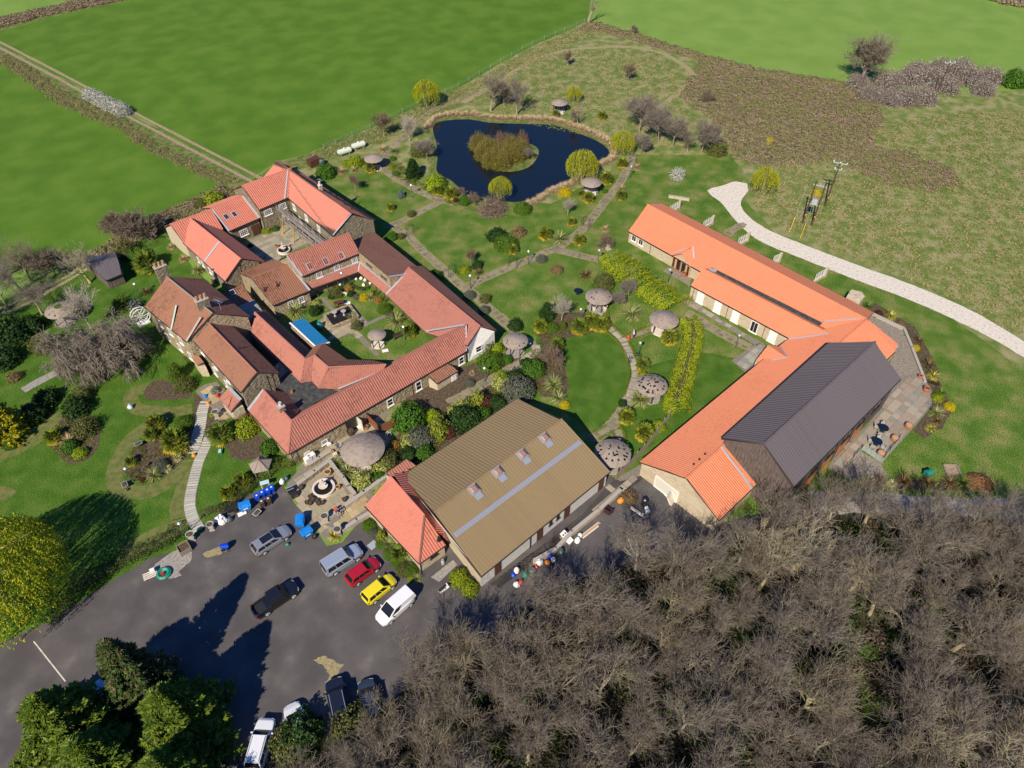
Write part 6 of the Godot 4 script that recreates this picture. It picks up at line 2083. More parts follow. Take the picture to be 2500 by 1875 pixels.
# conifer with upswept or drooping sprays in tiers
func conifer(stem: String,h: float,r: float,sprays: int,colours: Array,size: float,pitch: float,point := 1.0) -> void:
	var w := MB.new()
	var b := MB.new()
	w.tube([Vector3.ZERO,Vector3(0,h * 0.5,0),Vector3(0,h * 0.96,0)],[r * 0.07,r * 0.05,0.03],8)
	for i in sprays:
		var y := pow(rng.randf(),1.35)
		var a := rng.randf() * TAU
		var lobes := 1.0 + 0.26 * sin(a * 5.0 + y * 7.0) + 0.2 * sin(a * 9.0 - y * 31.0)
		var q := pow(1.0 - y,point) * lobes * (1.0 - rng.randf() * rng.randf() * 0.6)
		var out := Vector3(cos(a),0,sin(a))
		var at := out * r * q + Vector3(0,h * (0.04 + 0.96 * y),0)
		var d := (out * cos(pitch) + Vector3.UP * sin(pitch) + dir3() * 0.3).normalized()
		var s := d.cross(Vector3.UP).normalized()
		b.col = shade_of(colours,0.3)
		var tone := b.col
		for k in 5:
			var g := rng.randf_range(0.8,1.2)
			b.col = Color(tone.r * g,tone.g * g,tone.b * g)
			var f := (d + s * rng.randf_range(-0.8,0.8)).normalized()
			leaf(b,at + f * size * 0.5,(Vector3.UP + dir3() * 0.6).normalized(),f,size * rng.randf_range(0.8,1.3),size * 0.34)
	kind(stem,"tree",[["trunk",w.mesh(),"bark"],["crown",b.mesh(),"leaf"]])

# dense twiggy bush with blossom specks
func blossom_bush(stem: String,r: float,h: float,twigs: int,specks: int,bark: Array,petal: Array,bloom := 0.09) -> void:
	var w := MB.new()
	var b := MB.new()
	for i in twigs:
		var d := dir3()
		d.y = absf(d.y)
		var e := Vector3(d.x * r,d.y * h,d.z * r) * rng.randf_range(0.75,1.08)
		w.col = shade_of(bark,0.3)
		var at := Vector3(d.x,0,d.z) * r * 0.3 * rng.randf()
		w.tube([at,at.lerp(e,0.55) + dir3() * 0.12 * r,e],[0.022,0.014,0.006],3,false)
		for k in 3:
			var s := at.lerp(e,rng.randf_range(0.5,0.95))
			w.tube([s,s + (d + dir3() * 0.8).normalized() * r * 0.2],[0.01,0.005],3,false)
		for k in specks:
			b.col = shade_of(petal,0.15)
			var s := at.lerp(e,rng.randf_range(0.62,1.05)) + dir3() * 0.14 * r
			if s.y < 0.1: s.y = 0.1
			leaf(b,s,(d + dir3()).normalized(),dir3(),bloom * rng.randf_range(0.7,1.3),bloom)
	kind(stem,"bush",[["branches",w.mesh(),"bark"],["blossom",b.mesh(),"leaf"]])

func grow_kinds() -> void:
	var g := [[0.05,0.13,0.012],[0.075,0.17,0.018],[0.04,0.1,0.01]]
	var dk := [[0.022,0.055,0.012],[0.034,0.078,0.016],[0.018,0.04,0.01]]
	var yg := [[0.2,0.26,0.012],[0.26,0.31,0.018],[0.13,0.19,0.01]]
	var olive := [[0.1,0.115,0.03],[0.13,0.14,0.04],[0.075,0.085,0.022]]
	var cream := [[0.42,0.42,0.1],[0.2,0.25,0.03],[0.5,0.5,0.2],[0.12,0.18,0.02]]
	var gold := [[0.6,0.45,0.01],[0.48,0.38,0.01],[0.35,0.32,0.012]]
	var slate := [[0.11,0.125,0.085],[0.14,0.15,0.11],[0.085,0.1,0.07]]
	var wine := [[0.08,0.022,0.02],[0.05,0.015,0.015],[0.12,0.035,0.02]]
	var tan := [[0.42,0.31,0.15],[0.34,0.25,0.12],[0.5,0.4,0.22]]
	var rust := [[0.34,0.16,0.04],[0.42,0.24,0.05],[0.22,0.16,0.03]]
	var lime := [[0.2,0.3,0.01],[0.28,0.36,0.02],[0.14,0.23,0.01]]
	var st := stems(0.8,0.5,7,0.03)
	var mk := func(stem: String,mesh: ArrayMesh) -> void: kind(stem,"shrub",[["foliage",mesh,"leaf"],["stem",st,"bark"]])
	mk.call("green_shrub",dome(1.0,1.1,2600,0.16,g,0.16))
	mk.call("clipped_shrub",dome(1.0,0.85,3200,0.1,[[0.075,0.15,0.012],[0.1,0.185,0.016],[0.055,0.115,0.01]],0.05))
	mk.call("dark_shrub",dome(1.0,1.1,2600,0.16,dk,0.2))
	mk.call("yellow_green_shrub",dome(1.0,1.0,2600,0.15,yg,0.16))
	mk.call("olive_shrub",dome(1.0,1.1,2400,0.13,olive,0.2))
	mk.call("variegated_shrub",dome(1.0,1.0,2400,0.15,cream,0.22))
	mk.call("golden_shrub",dome(1.0,0.9,2600,0.12,gold,0.1))
	mk.call("grey_shrub",dome(1.0,0.95,3600,0.1,slate,0.06))
	mk.call("purple_shrub",dome(1.0,1.1,2200,0.15,wine,0.15))
	mk.call("orange_shrub",dome(1.0,1.0,1800,0.15,rust,0.25))
	mk.call("lime_shrub",dome(1.0,1.0,2600,0.15,lime,0.16))
	mk.call("brown_shrub",dome(1.0,0.9,1500,0.14,[[0.2,0.13,0.06],[0.27,0.19,0.09],[0.15,0.12,0.05]],0.25))
	mk.call("white_flowered_shrub",dome(1.0,1.0,2200,0.13,[[0.045,0.07,0.02],[0.06,0.09,0.03],[0.6,0.6,0.58]],0.2))
	mk.call("bamboo_clump",dome(0.8,1.7,2600,0.2,[[0.16,0.21,0.02],[0.24,0.26,0.03],[0.12,0.16,0.02]],0.25,1.2))
	mk.call("columnar_shrub",dome(0.8,1.9,3000,0.13,[[0.07,0.13,0.012],[0.05,0.1,0.01],[0.1,0.16,0.015]],0.12))
	var clump := func(stem: String,mesh: ArrayMesh) -> void:
		var base := MB.new()
		base.lathe(Vector3.ZERO,[Vector2(0.14,0.0),Vector2(0.11,0.22),Vector2(0.0,0.25)],7)
		kind(stem,"plant",[["leaves",mesh,"leaf"],["crown_base",base.mesh(),"bark"]])
	clump.call("cordyline",swords(230,1.15,0.055,[[0.2,0.24,0.06],[0.3,0.32,0.12],[0.44,0.42,0.2],[0.13,0.18,0.04]],0.6,0.1))
	clump.call("green_yucca",swords(170,1.1,0.06,[[0.11,0.17,0.03],[0.16,0.22,0.04],[0.08,0.12,0.02]],0.9,0.1))
	clump.call("yellow_yucca",swords(150,1.0,0.07,[[0.5,0.44,0.06],[0.3,0.3,0.04],[0.58,0.52,0.16],[0.16,0.2,0.03]],0.9,0.1))
	clump.call("bronze_flax",swords(150,1.15,0.05,[[0.13,0.08,0.035],[0.2,0.14,0.05],[0.09,0.05,0.03],[0.24,0.2,0.07]],1.2,0.1))
	clump.call("cream_yucca",swords(130,0.9,0.07,[[0.56,0.54,0.28],[0.42,0.43,0.18],[0.3,0.33,0.1]],0.8,0.1))
	clump.call("dry_grass_tuft",swords(260,1.0,0.035,tan,0.8,0.05))
	var pg := [[0.13,0.165,0.014],[0.2,0.225,0.022],[0.075,0.105,0.01]]
	var py := [[0.44,0.29,0.03],[0.36,0.26,0.03],[0.3,0.26,0.025]]
	var trunk := MB.new()
	trunk.tube([Vector3.ZERO,Vector3(0,0.7,0)],[0.14,0.12],8)
	kind("fan_palm","palm",[["trunk",trunk.mesh(),"bark"],["fronds",fan_palm(1.25,40,pg,py,0.75),"leaf"]])
	kind("green_fan_palm","palm",[["trunk",trunk.mesh(),"bark"],["fronds",fan_palm(1.25,38,[[0.085,0.125,0.015],[0.12,0.165,0.02]],[[0.3,0.22,0.02],[0.2,0.19,0.02]],0.75),"leaf"]])
	# trees
	bare_tree("wood_tree",9.0,0.26,[6,6,6,6],0.36,0.5,"limb_bark")
	bare_tree("wood_tree_b",8.5,0.24,[7,6,6,6],0.42,0.35,"limb_bark")
	bare_tree("wood_tree_c",9.5,0.28,[6,7,6,6],0.32,0.6,"limb_bark","bark",4,0.0,[[1.1,1.05,0.95],[0.9,0.88,0.85]])
	bare_tree("wood_tree_d",8.0,0.22,[7,7,6,5],0.45,0.3,"limb_bark","bark",4,0.0,[[0.8,0.78,0.78],[1.0,0.96,0.95]])
	bare_tree("wood_tree_e",10.0,0.3,[5,7,7,6],0.4,0.5,"limb_bark","bark",4,0.0,[[1.0,0.93,0.75],[1.2,1.1,0.8],[0.9,0.87,0.8]])
	for k in ["b","c","d","e"]: kind_as("wood_tree_" + k,"wood_tree")
	bare_tree("pale_tree",9.5,0.3,[5,6,6,5],0.5,0.4,"pale_bark","pale_bark",4,0.0,[[1,1,1],[1.1,1.0,0.6],[0.8,0.78,0.72]])
	bare_tree("dead_tree",9.0,0.42,[5,4,3],0.4,0.5,"pale_bark","pale_bark",3,0.0,[[0.62,0.56,0.5],[0.75,0.68,0.6]])
	bare_tree("oak",12.0,0.5,[8,8,7,7],0.4,0.35,"bark","bark",4,0.0,[[1.7,1.55,1.15],[1.4,1.35,1.0],[1.2,1.2,0.8]],0.026)
	bare_tree("sapling",4.2,0.07,[8,6,6,5],0.3,0.6,"pale_bark","bark",4,0.0,[[1.0,0.8,0.66],[0.85,0.72,0.6]],0.014)
	bare_tree("birch",5.5,0.09,[9,6,5,4],0.25,0.7,"pale_bark","pale_bark",4,0.0,[[1.35,1.33,1.28],[1.15,1.12,1.05]])
	bare_tree("grey_willow",6.0,0.14,[10,9,7,6],0.3,0.5,"bark","bark",4,0.0,[[1.7,1.75,1.35],[1.4,1.5,1.1],[2.1,2.05,1.7]],0.02)
	bare_tree("weeping_tree",6.0,0.22,[10,9,8,6],0.3,0.2,"bark","bark",4,0.75,[[1.5,1.25,1.1],[1.2,1.0,0.9],[1.9,1.7,1.6]],0.016)
	bare_tree("thorn_tree",4.5,0.12,[9,8,7,5],0.5,0.25,"bark","bark",4,0.0,[[0.95,0.82,0.72],[0.75,0.68,0.6],[1.2,1.1,0.9]],0.017)
	bare_tree("red_twig_tree",4.2,0.1,[9,8,6,5],0.35,0.3,"bark","bark",4,0.0,[[1.25,0.85,0.7],[1.5,1.2,1.1],[0.9,0.6,0.5]],0.016)
	var wl := [[0.32,0.34,0.012],[0.42,0.42,0.02],[0.22,0.25,0.01]]
	willow("weeping_willow",2.9,6.4,640,wl)
	willow("large_willow",5.2,9.0,1700,[[0.27,0.31,0.012],[0.36,0.38,0.016],[0.18,0.23,0.01]])
	conifer("cypress",12.5,2.9,3000,[[0.05,0.085,0.02],[0.08,0.11,0.03],[0.03,0.055,0.012],[0.13,0.11,0.05]],0.6,0.75,0.8)
	conifer("green_cypress",11.0,4.2,4600,[[0.1,0.155,0.014],[0.14,0.19,0.02],[0.055,0.1,0.01]],0.62,0.95,0.85)
	conifer("golden_cypress",8.0,2.7,2600,[[0.4,0.35,0.012],[0.3,0.28,0.012],[0.2,0.21,0.01]],0.4,0.6,0.8)
	conifer("blue_conifer",1.6,0.7,500,[[0.16,0.21,0.2],[0.12,0.17,0.16]],0.2,0.3)
	conifer("dark_conifer",3.0,1.1,1100,dk,0.3,0.8,0.6)
	kinds.blue_conifer.set_meta("category","conifer")
	blossom_bush("blackthorn",2.6,2.4,520,6,[[1.3,1.05,0.95],[1.0,0.82,0.75]],[[0.5,0.46,0.44],[0.34,0.29,0.27],[0.2,0.165,0.14]],0.12)
	blossom_bush("white_blossom_bush",1.4,1.7,240,12,[[0.6,0.55,0.45]],[[0.68,0.68,0.66],[0.55,0.56,0.52],[0.2,0.23,0.12]],0.12)
	blossom_bush("pink_blossom_bush",2.4,2.6,420,6,[[1.0,0.8,0.6],[0.8,0.68,0.5]],[[0.36,0.25,0.22],[0.44,0.36,0.33],[0.2,0.15,0.1]],0.11)
	blossom_bush("osier",1.9,3.3,520,5,[[1.1,0.85,0.4],[0.9,0.75,0.35]],[[0.2,0.2,0.03],[0.26,0.24,0.04],[0.14,0.13,0.02]],0.12)
	blossom_bush("red_osier",1.3,3.0,260,2,[[1.3,0.7,0.62],[1.0,0.6,0.55]],[[0.3,0.17,0.14],[0.26,0.2,0.12]],0.09)
	for k in ["osier","red_osier"]: kinds[k].set_meta("category","bush")

func put(stem: String,at: Vector3,size: float,label: String,group := "",squash := 1.0) -> void:
	var c := copy(kinds[stem],Vector3(at.x,0,at.z),rng.randf() * TAU,size,label,group)
	c.set_meta("category",kinds[stem].get_meta("category"))
	if squash != 1.0: c.scale.y = size * squash

# a hedge: leaves packed along a line
func hedge(called: String,line: Array,width: float,height: float,colours: Array,label: String,density := 260.0,size := 0.15,lump := 0.16) -> void:
	var b := MB.new()
	var path := curve(line,0.3)
	var f := FastNoiseLite.new()
	f.seed = rng.randi() % 999
	f.frequency = 0.45
	var long := 0.0
	for i in path.size() - 1: long += path[i].distance_to(path[i + 1])
	var o: Vector3 = path[0]
	for i in int(long * density * (width * 0.5 + height)):
		var t := rng.randf() * (path.size() - 1)
		var k := mini(int(t),path.size() - 2)
		var p: Vector3 = path[k].lerp(path[k + 1],t - k)
		var d: Vector3 = (path[k + 1] - path[k]).normalized()
		var s := d.cross(Vector3.UP)
		var wob := 1.0 + lump * 2.2 * f.get_noise_2d(p.x * 1.6,p.z * 1.6)
		var a := rng.randf() * PI
		var r := 1.0 - rng.randf() * rng.randf() * 0.6
		var sx := signf(cos(a)) * pow(absf(cos(a)),0.55)
		var sy := pow(absf(sin(a)),0.5)
		var at := p - o + s * sx * width * 0.5 * r * wob + Vector3.UP * maxf(0.04,sy * height * r * wob)
		at += d * rng.randf_range(-0.15,0.15)
		b.col = shade_of(colours)
		leaf(b,at,(s * cos(a) + Vector3.UP * sin(a) + dir3() * 0.7).normalized(),dir3(),size * rng.randf_range(0.7,1.3),size * 0.6)
	var h := thing(called,o,0.0,label,"hedge")
	part("foliage",b.mesh(),M.leaf,h)
	var w := MB.new()
	for i in int(long / 0.8):
		var t := float(i) / maxf(1.0,long / 0.8) * (path.size() - 1)
		var p: Vector3 = path[int(t)] - o
		w.tube([p,p + Vector3(rng.randf_range(-0.1,0.1),height * 0.75,rng.randf_range(-0.1,0.1))],[0.03,0.015],4)
	part("stem",w.mesh(),M.bark,h)

# many loose tufts as one mass over an outline
func tufts(called: String,area: Array,count: int,meshes: Array,lo: float,hi: float,label: String,patch := 0.0) -> void:
	var m := "leaf"
	var f := FastNoiseLite.new()
	f.frequency = 0.09
	var box := Rect2(area[0].x,area[0].z,0,0)
	var flat := PackedVector2Array()
	for q in area:
		box = box.expand(Vector2(q.x,q.z))
		flat.append(Vector2(q.x,q.z))
	for k in meshes.size():
		var mm := MultiMesh.new()
		mm.transform_format = MultiMesh.TRANSFORM_3D
		mm.mesh = meshes[k]
		var put_at := []
		var tries := 0
		while put_at.size() < count / meshes.size() and tries < count * 8:
			tries += 1
			var p := box.position + Vector2(rng.randf() * box.size.x,rng.randf() * box.size.y)
			if Geometry2D.is_point_in_polygon(p,flat) and f.get_noise_2d(p.x + k * 50.0,p.y) * 1.6 > rng.randf() * 2.0 * patch - 1.0 * signf(1.0 - patch):
				var s := rng.randf_range(lo,hi)
				put_at.append(Transform3D(Basis(Vector3.UP,rng.randf() * TAU).scaled(Vector3(s,s * rng.randf_range(0.7,1.1),s)),Vector3(p.x,0,p.y)))
		mm.instance_count = put_at.size()
		for i in put_at.size(): mm.set_instance_transform(i,put_at[i])
		var o := MultiMeshInstance3D.new()
		o.name = numbered(called)
		o.multimesh = mm
		o.material_override = M[m]
		add_child(o)
		o.set_meta("kind","stuff")
		o.set_meta("label",label)

func make_plants() -> void:
	grow_kinds()
	var rows := [
		# garden court
		["dark_shrub",V(-31.2,-86.8),1.0,"dark dome shrub at the court corner beside the mottled range"],
		["variegated_shrub",V(-31.5,-88.9),0.65,"small cream-flecked shrub at the head of the court path"],
		["olive_shrub",V(-28.7,-91.3),1.15,"loose olive shrub beside the white curved bench"],
		["dark_shrub",V(-29.2,-90.6),0.6,"small dark bush with white stones left of the curved bench"],
		["orange_shrub",V(-26.8,-92.5),0.65,"orange-leaved shrub under the verandah corner of the court"],
		["dark_shrub",V(-26.2,-91.2),0.6,"dark little shrub below the orange one in the court"],
		["golden_shrub",V(-24,-90.3),0.8,"brilliant yellow shrub in the garden court"],
		["yellow_green_shrub",V(-23.1,-91.5),0.6,"yellow-green shrub behind the brilliant yellow one"],
		["cordyline",V(-22.9,-90.2),0.85,"pale spiky cordyline beside the brilliant yellow shrub"],
		["orange_shrub",V(-21.7,-89.6),0.7,"orange-tinted shrub between the cordyline and the clipped dome"],
		["clipped_shrub",V(-20.3,-87.3),1.15,"large clipped green dome against the cloister"],
		["grey_shrub",V(-25.2,-90.5),0.6,"grey-green low shrub at the tip of the court lawn"],
		["grey_shrub",V(-19.2,-85.9),0.6,"grey shrub at the end of the court path by the cloister"],
		["cordyline",V(-25,-85.1),1.0,"spiky cordyline at the corner of the raised pool"],
		["olive_shrub",V(-24.1,-83.3),0.9,"olive round shrub below the raised pool"],
		["cordyline",V(-17.9,-83.9),1.6,"largest pale cordyline in the garden court"],
		["green_fan_palm",V(-15.8,-81.6),1.0,"green fan palm beside the court lamp post"],
		["yellow_green_shrub",V(-16.5,-83.5),0.7,"yellow-green bush behind the court fan palm"],
		["cordyline",V(-34.2,-86.6),1.55,"broad cordyline against the mottled range wall"],
		["green_fan_palm",V(-35.7,-87.9),1.0,"dark fan palm left of the broad cordyline by the mottled range"],
		["green_shrub",V(-21.4,-107.3),0.9,"green bush in the shade of the brown single-pitch range"],
		# fountain courtyard
		["yellow_green_shrub",V(-44.3,-109.5),0.9,"yellow-green bush beside the brown courtyard door"],
		["green_shrub",V(-42.9,-110),0.6,"small potted greenery under the courtyard window"],
		["cordyline",V(-37.2,-108.5),1.25,"cordyline under the scaffolding in the fountain courtyard"],
		["dark_shrub",V(-46.2,-104.9),0.45,"low dark bush in the shaded courtyard corner"],
		# north lawn and tanks
		["green_shrub",V(-37.3,-129.3),1.75,"big round green laurel behind the pink-roofed barn"],
		["yellow_green_shrub",V(-32,-133.6),1.5,"yellow-green spreading bush left of the tank gazebo"],
		["yellow_green_shrub",V(-33.9,-133.6),0.8,"small yellow-green bush at the edge of the tank bank"],
		["fan_palm",V(-28.5,-131.2),1.1,"fan palm in front of the gazebo by the gas tanks"],
		["dry_grass_tuft",V(-34.3,-130.2),1.3,"straw-coloured pampas clump beside the round laurel"],
		["dry_grass_tuft",V(-32,-130.9),1.0,"straw pampas clump between the laurel and the tank gazebo"],
		["dry_grass_tuft",V(-27.2,-139.3),1.3,"tan pampas clump behind the gazebo by the tanks"],
		["cordyline",V(-24.8,-138.5),1.2,"cordyline beside the path bend behind the tank gazebo"],
		["clipped_shrub",V(-24.7,-135.8),0.75,"upper clipped ball beside the curved pond path"],
		["yellow_green_shrub",V(-24.6,-132.1),0.6,"yellow-green mound left of the curved pond path"],
		["clipped_shrub",V(-23.3,-129.7),0.75,"middle clipped ball beside the curved pond path"],
		["clipped_shrub",V(-19.7,-126.9),0.6,"lower clipped ball where the pond path straightens"],
		["dark_conifer",V(-19.7,-128.9),1.25,"dark bushy conifer between the path and the pond"],
		["olive_shrub",V(-19.3,-138),1.9,"olive-grey bush above the dark conifer at the pond"],
		["grey_willow",V(-17.5,-135.4),0.75,"leaning grey willow overhanging the west side of the pond"],
		["lime_shrub",V(-15,-125),1.9,"feathery pale green shrub at the south-west pond edge"],
		["fan_palm",V(-14.4,-122.5),0.9,"yellow palm below the feathery pond shrub"],
		["fan_palm",V(-11.8,-121.2),1.1,"fan palm at the path crossing below the pond"],
		["birch",V(-22,-143.7),1.05,"slim white birch beside the upper pond path"],
		["sapling",V(-27.7,-145.8),1.35,"reddish bare sapling on the bank above the gas tanks"],
		["blue_conifer",V(-21.3,-121.2),0.9,"small blue spruce alone on the north lawn"],
		["fan_palm",V(-22.8,-116.7),0.65,"small palm alone on the north lawn"],
		["sapling",V(-30.5,-123.3),0.85,"thin bare sapling on the lawn behind the pink barn"],
		["green_shrub",V(-9,-119),1.05,"green bush at the south tip of the path by the pond"],
		["purple_shrub",V(-10.7,-119.7),0.5,"dark red low shrub beside the pond-crossing palm"],
		["thorn_tree",V(-9.7,-121.8),0.5,"small bare grey shrub at the pond edge near the crossing"],
		["red_twig_tree",V(-7,-118.5),0.6,"pinkish twiggy shrub left of the grey blossom bush"],
		["weeping_willow",V(-19.6,-160.3),1.0,"yellow weeping willow beside the north field edge"],
		["wood_tree_c",V(-4.9,-158.3),1.0,"left of the two bare trees north of the pond"],
		["wood_tree",V(1.1,-156.4),1.0,"right of the two bare trees north of the pond"],
		["thorn_tree",V(-1.9,-162),1.3,"bushy bare thorn between the two trees north of the pond"],
		["weeping_willow",V(-2.2,-120.8),0.72,"yellow willow on the south shore below the island"],
		["pink_blossom_bush",V(-3.7,-115.8),1.1,"large grey-pink budding bush south of the pond"],
		["clipped_shrub",V(2,-116.3),1.65,"clipped green mound at the south-east shore"],
		["dark_shrub",V(-2.7,-107.2),1.6,"dark evergreen bush behind the clipped mound on the lawn"],
		["clipped_shrub",V(-1.1,-104.8),2.05,"widest clipped green mound in the middle lawn"],
		["brown_shrub",V(1.3,-108.7),1.3,"brown twiggy shrub beside the widest clipped mound"],
		["fan_palm",V(0.2,-103.1),0.8,"yellow palm at the foot of the widest clipped mound"],
		["sapling",V(-7.1,-99.9),0.7,"thin bare sapling in the triangular bed at the path fork"],
		["yellow_green_shrub",V(-8,-97.6),0.95,"yellow-green bush in the triangular bed at the path fork"],
		["dark_shrub",V(-5.9,-98.8),0.9,"dark bush in the triangular bed at the path fork"],
		["bronze_flax",V(-5.6,-96.9),0.85,"reddish flax beside the lamp at the path fork"],
		["green_shrub",V(-12.7,-95.8),1.0,"green bush against the long flag path by the white gable range"],
		["grey_shrub",V(-6.9,-90.8),0.95,"grey bush on the flag path below the fork"],
		["olive_shrub",V(-4.3,-89.8),0.9,"olive bush on the flag path above the blue cedar"],
		["grey_shrub",V(-4.4,-87),0.9,"grey-green bush left of the blue weeping cedar"],
		["dark_shrub",V(0.5,-83.2),1.1,"dark bush on the path near the white gable gazebo"],
		["olive_shrub",V(-18.7,-114.8),0.8,"olive bush arch over the flag path crossing"],
		["olive_shrub",V(-19.8,-107.6),0.7,"rambling bush on the arch by the brown range"],
		# by the white gable
		["olive_shrub",V(-4,-78.7),1.45,"grey-green tree-like shrub at the white gable corner"],
		["lime_shrub",V(-2.2,-78.1),0.85,"lime bush between the white gable and its gazebo"],
		["clipped_shrub",V(-3.2,-74.9),1.85,"biggest round clipped bush below the white gable"],
		["green_shrub",V(-0.7,-75.7),0.75,"round green bush beside the white gable gazebo"],
		["lime_shrub",V(-1.5,-72.1),0.95,"lime-green bush beside the lower garden lamp"],
		["dry_grass_tuft",V(-5.8,-73),0.6,"pale tuft on the grass by the lower garden lamp"],
		["grey_shrub",V(-6,-70.9),0.7,"grey bush on the lower path by the lean-to"],
		# shrubbery along the brown barn
		["grey_shrub",V(0.8,-69),2.3,"largest grey lavender-like dome in the shrubbery"],
		["dark_shrub",V(0.5,-71.8),1.25,"dark dome beside the largest grey dome"],
		["variegated_shrub",V(-1.5,-70.6),1.25,"cream-variegated shrub left of the grey dome"],
		["bamboo_clump",V(-4.7,-67),1.15,"yellow bamboo-like clump beside the burgundy shrub"],
		["purple_shrub",V(-3.6,-66.9),1.15,"burgundy shrub in the barn shrubbery"],
		["dark_shrub",V(-2.1,-66.8),1.25,"dark green bush right of the burgundy shrub"],
		["variegated_shrub",V(-6.7,-66.1),1.2,"cream-variegated bush along the lower path"],
		["variegated_shrub",V(-8.1,-65.5),0.8,"small pale variegated bush at the lower path edge"],
		["dark_shrub",V(-6.4,-63.4),2.1,"widest dark evergreen against the brown barn"],
		["green_shrub",V(-4,-64.7),1.1,"green bush at the barn eave above the dark evergreen"],
		["green_shrub",V(-14,-63.6),2.15,"big leafy green bush below the long south range"],
		["lime_shrub",V(-10.9,-64.5),1.05,"light green bush right of the big leafy one"],
		["bamboo_clump",V(-9.8,-61.4),1.5,"tall yellow-green bamboo clump in the barn shrubbery"],
		["grey_shrub",V(-12.1,-60.2),1.9,"grey-olive bush in the middle of the barn shrubbery"],
		["variegated_shrub",V(-13.5,-59.9),1.2,"cream-leaved shrub beside the grey-olive bush"],
		["dark_shrub",V(-13.5,-57.9),1.1,"dark round bush beside the little red shed roof"],
		["green_shrub",V(-11.4,-58),1.15,"green bush at the barn eave by the little red shed"],
		["golden_shrub",V(-11.9,-57.1),0.4,"tiny yellow bush beside the little red shed roof"],
		["purple_shrub",V(-8.4,-61.7),1.0,"dark purple bush at the barn eave"],
		["orange_shrub",V(-15.4,-59.3),0.75,"orange shrub at the end of the big gazebo terrace"],
		["olive_shrub",V(-16.1,-56.5),1.5,"olive leafy bush above the ramp wall"],
		["variegated_shrub",V(-16.7,-55.8),1.3,"yellow-variegated bush hugging the olive one by the ramp"],
		["variegated_shrub",V(-18.8,-53.5),1.35,"yellow-variegated shrub in the wedge bed beside the fountain patio"],
		["green_shrub",V(-16.7,-54.2),0.8,"green shrub at the top of the ramp wall"],
		["green_shrub",V(-17.9,-52.6),0.6,"low green bush in the wedge bed beside the patio"],
		["cordyline",V(-22.5,-56.5),1.0,"cordyline left of the big thatched gazebo"],
		["cordyline",V(-20.9,-54.9),1.25,"cordyline below the big thatched gazebo"],
		# annex bed
		["clipped_shrub",V(-17.1,-47.1),0.85,"first clipped ball at the ramp end of the annex bed"],
		["grey_shrub",V(-16.4,-46),0.65,"blue-green ball second in the annex bed"],
		["bamboo_clump",V(-15.4,-45.5),0.7,"feathery yellow-green shrub in the annex bed"],
		["clipped_shrub",V(-15.3,-44.6),0.7,"clipped ball under the upper annex cordyline"],
		["cordyline",V(-14.4,-44.5),0.95,"upper cordyline in the annex bed"],
		["clipped_shrub",V(-14.1,-43.3),0.85,"clipped mound between the annex cordyline and palm"],
		["green_fan_palm",V(-13,-43),0.9,"fan palm in the annex bed"],
		["clipped_shrub",V(-13.2,-42.1),0.7,"small clipped mound under the annex fan palm"],
		["cordyline",V(-12.1,-42.2),0.9,"lower cordyline in the annex bed"],
		["olive_shrub",V(-12.3,-41.1),0.85,"olive ball near the annex corner"],
		["clipped_shrub",V(-11.6,-41.2),0.85,"clipped ball at the annex corner by the yellow car"],
		["yellow_green_shrub",V(-11.4,-40.2),0.4,"small yellow-green potted bush by the annex corner"],
		["cordyline",V(-10.7,-40.1),0.7,"potted cordyline at the annex corner"],
		["yellow_green_shrub",V(-6,-40.1),1.05,"upper yellow-green bush at the brown barn corner"],
		["yellow_green_shrub",V(-4.7,-38.8),0.95,"lower yellow-green bush at the brown barn corner"],
		["yellow_yucca",V(-21,-45.6),0.95,"yellow yucca at the tip of the patio beside the ramp"],
		# around the lawn gazebos
		["fan_palm",V(5.9,-107.6),1.05,"fan palm left of the pale cordyline on the middle lawn"],
		["cordyline",V(8.6,-106.5),1.55,"wide pale cordyline beside the path fork on the middle lawn"],
		["fan_palm",V(10.9,-111.9),0.7,"little palm above the pale cordyline on the middle lawn"],
		["fan_palm",V(11.9,-105.9),0.9,"fan palm right of the path fork on the middle lawn"],
		["fan_palm",V(14.6,-119.8),0.95,"palm below the pond-side gazebo"],
		["green_fan_palm",V(20.9,-120.7),0.9,"palm right of the rising path by the orange range"],
		["golden_shrub",V(10.3,-122.2),1.25,"golden clipped dome beside the pond-side gazebo"],
		["fan_palm",V(22.4,-132.9),0.95,"yellow palm between the pond and the rising path"],
		["white_blossom_bush",V(33,-128.7),1.0,"round white blossom bush alone on the upper lawn"],
		["birch",V(10.4,-114.9),0.65,"thin pale bare tree on the lawn below the golden dome"],
		["weeping_willow",V(13.7,-127.1),1.05,"weeping willow behind the pond-side gazebo"],
		["weeping_willow",V(22.8,-137.8),0.82,"weeping willow at the east tip of the pond"],
		["fan_palm",V(18.5,-126.7),1.15,"yellow-tipped palm right of the pond-side gazebo roof"],
		["clipped_shrub",V(18.1,-123.1),0.6,"low clipped block beside the pond-side gazebo steps"],
		["green_fan_palm",V(13.3,-121.7),0.6,"small palm at the foot of the pond-side gazebo"],
		["fan_palm",V(9.9,-155.5),0.75,"yellow-green palm in front of the north shore gazebo"],
		["fan_palm",V(20.2,-154.3),0.9,"palm right of the bare tree on the north shore"],
		["wood_tree_e",V(14.4,-150.7),0.52,"yellowish bare tree beside the north shore gazebo"],
		["weeping_willow",V(14.3,-162.7),0.6,"yellow willow top behind the north shore gazebo"],
		["sapling",V(14.2,-183.5),0.95,"left bare sapling inside the mown loop"],
		["sapling",V(28.5,-174.9),1.0,"middle bare sapling inside the mown loop"],
		["thorn_tree",V(33.8,-205.3),0.6,"lone thorn bush on the far hedge bank"],
		["grey_willow",V(27.9,-147.9),1.38,"left of the grey-green willows east of the pond"],
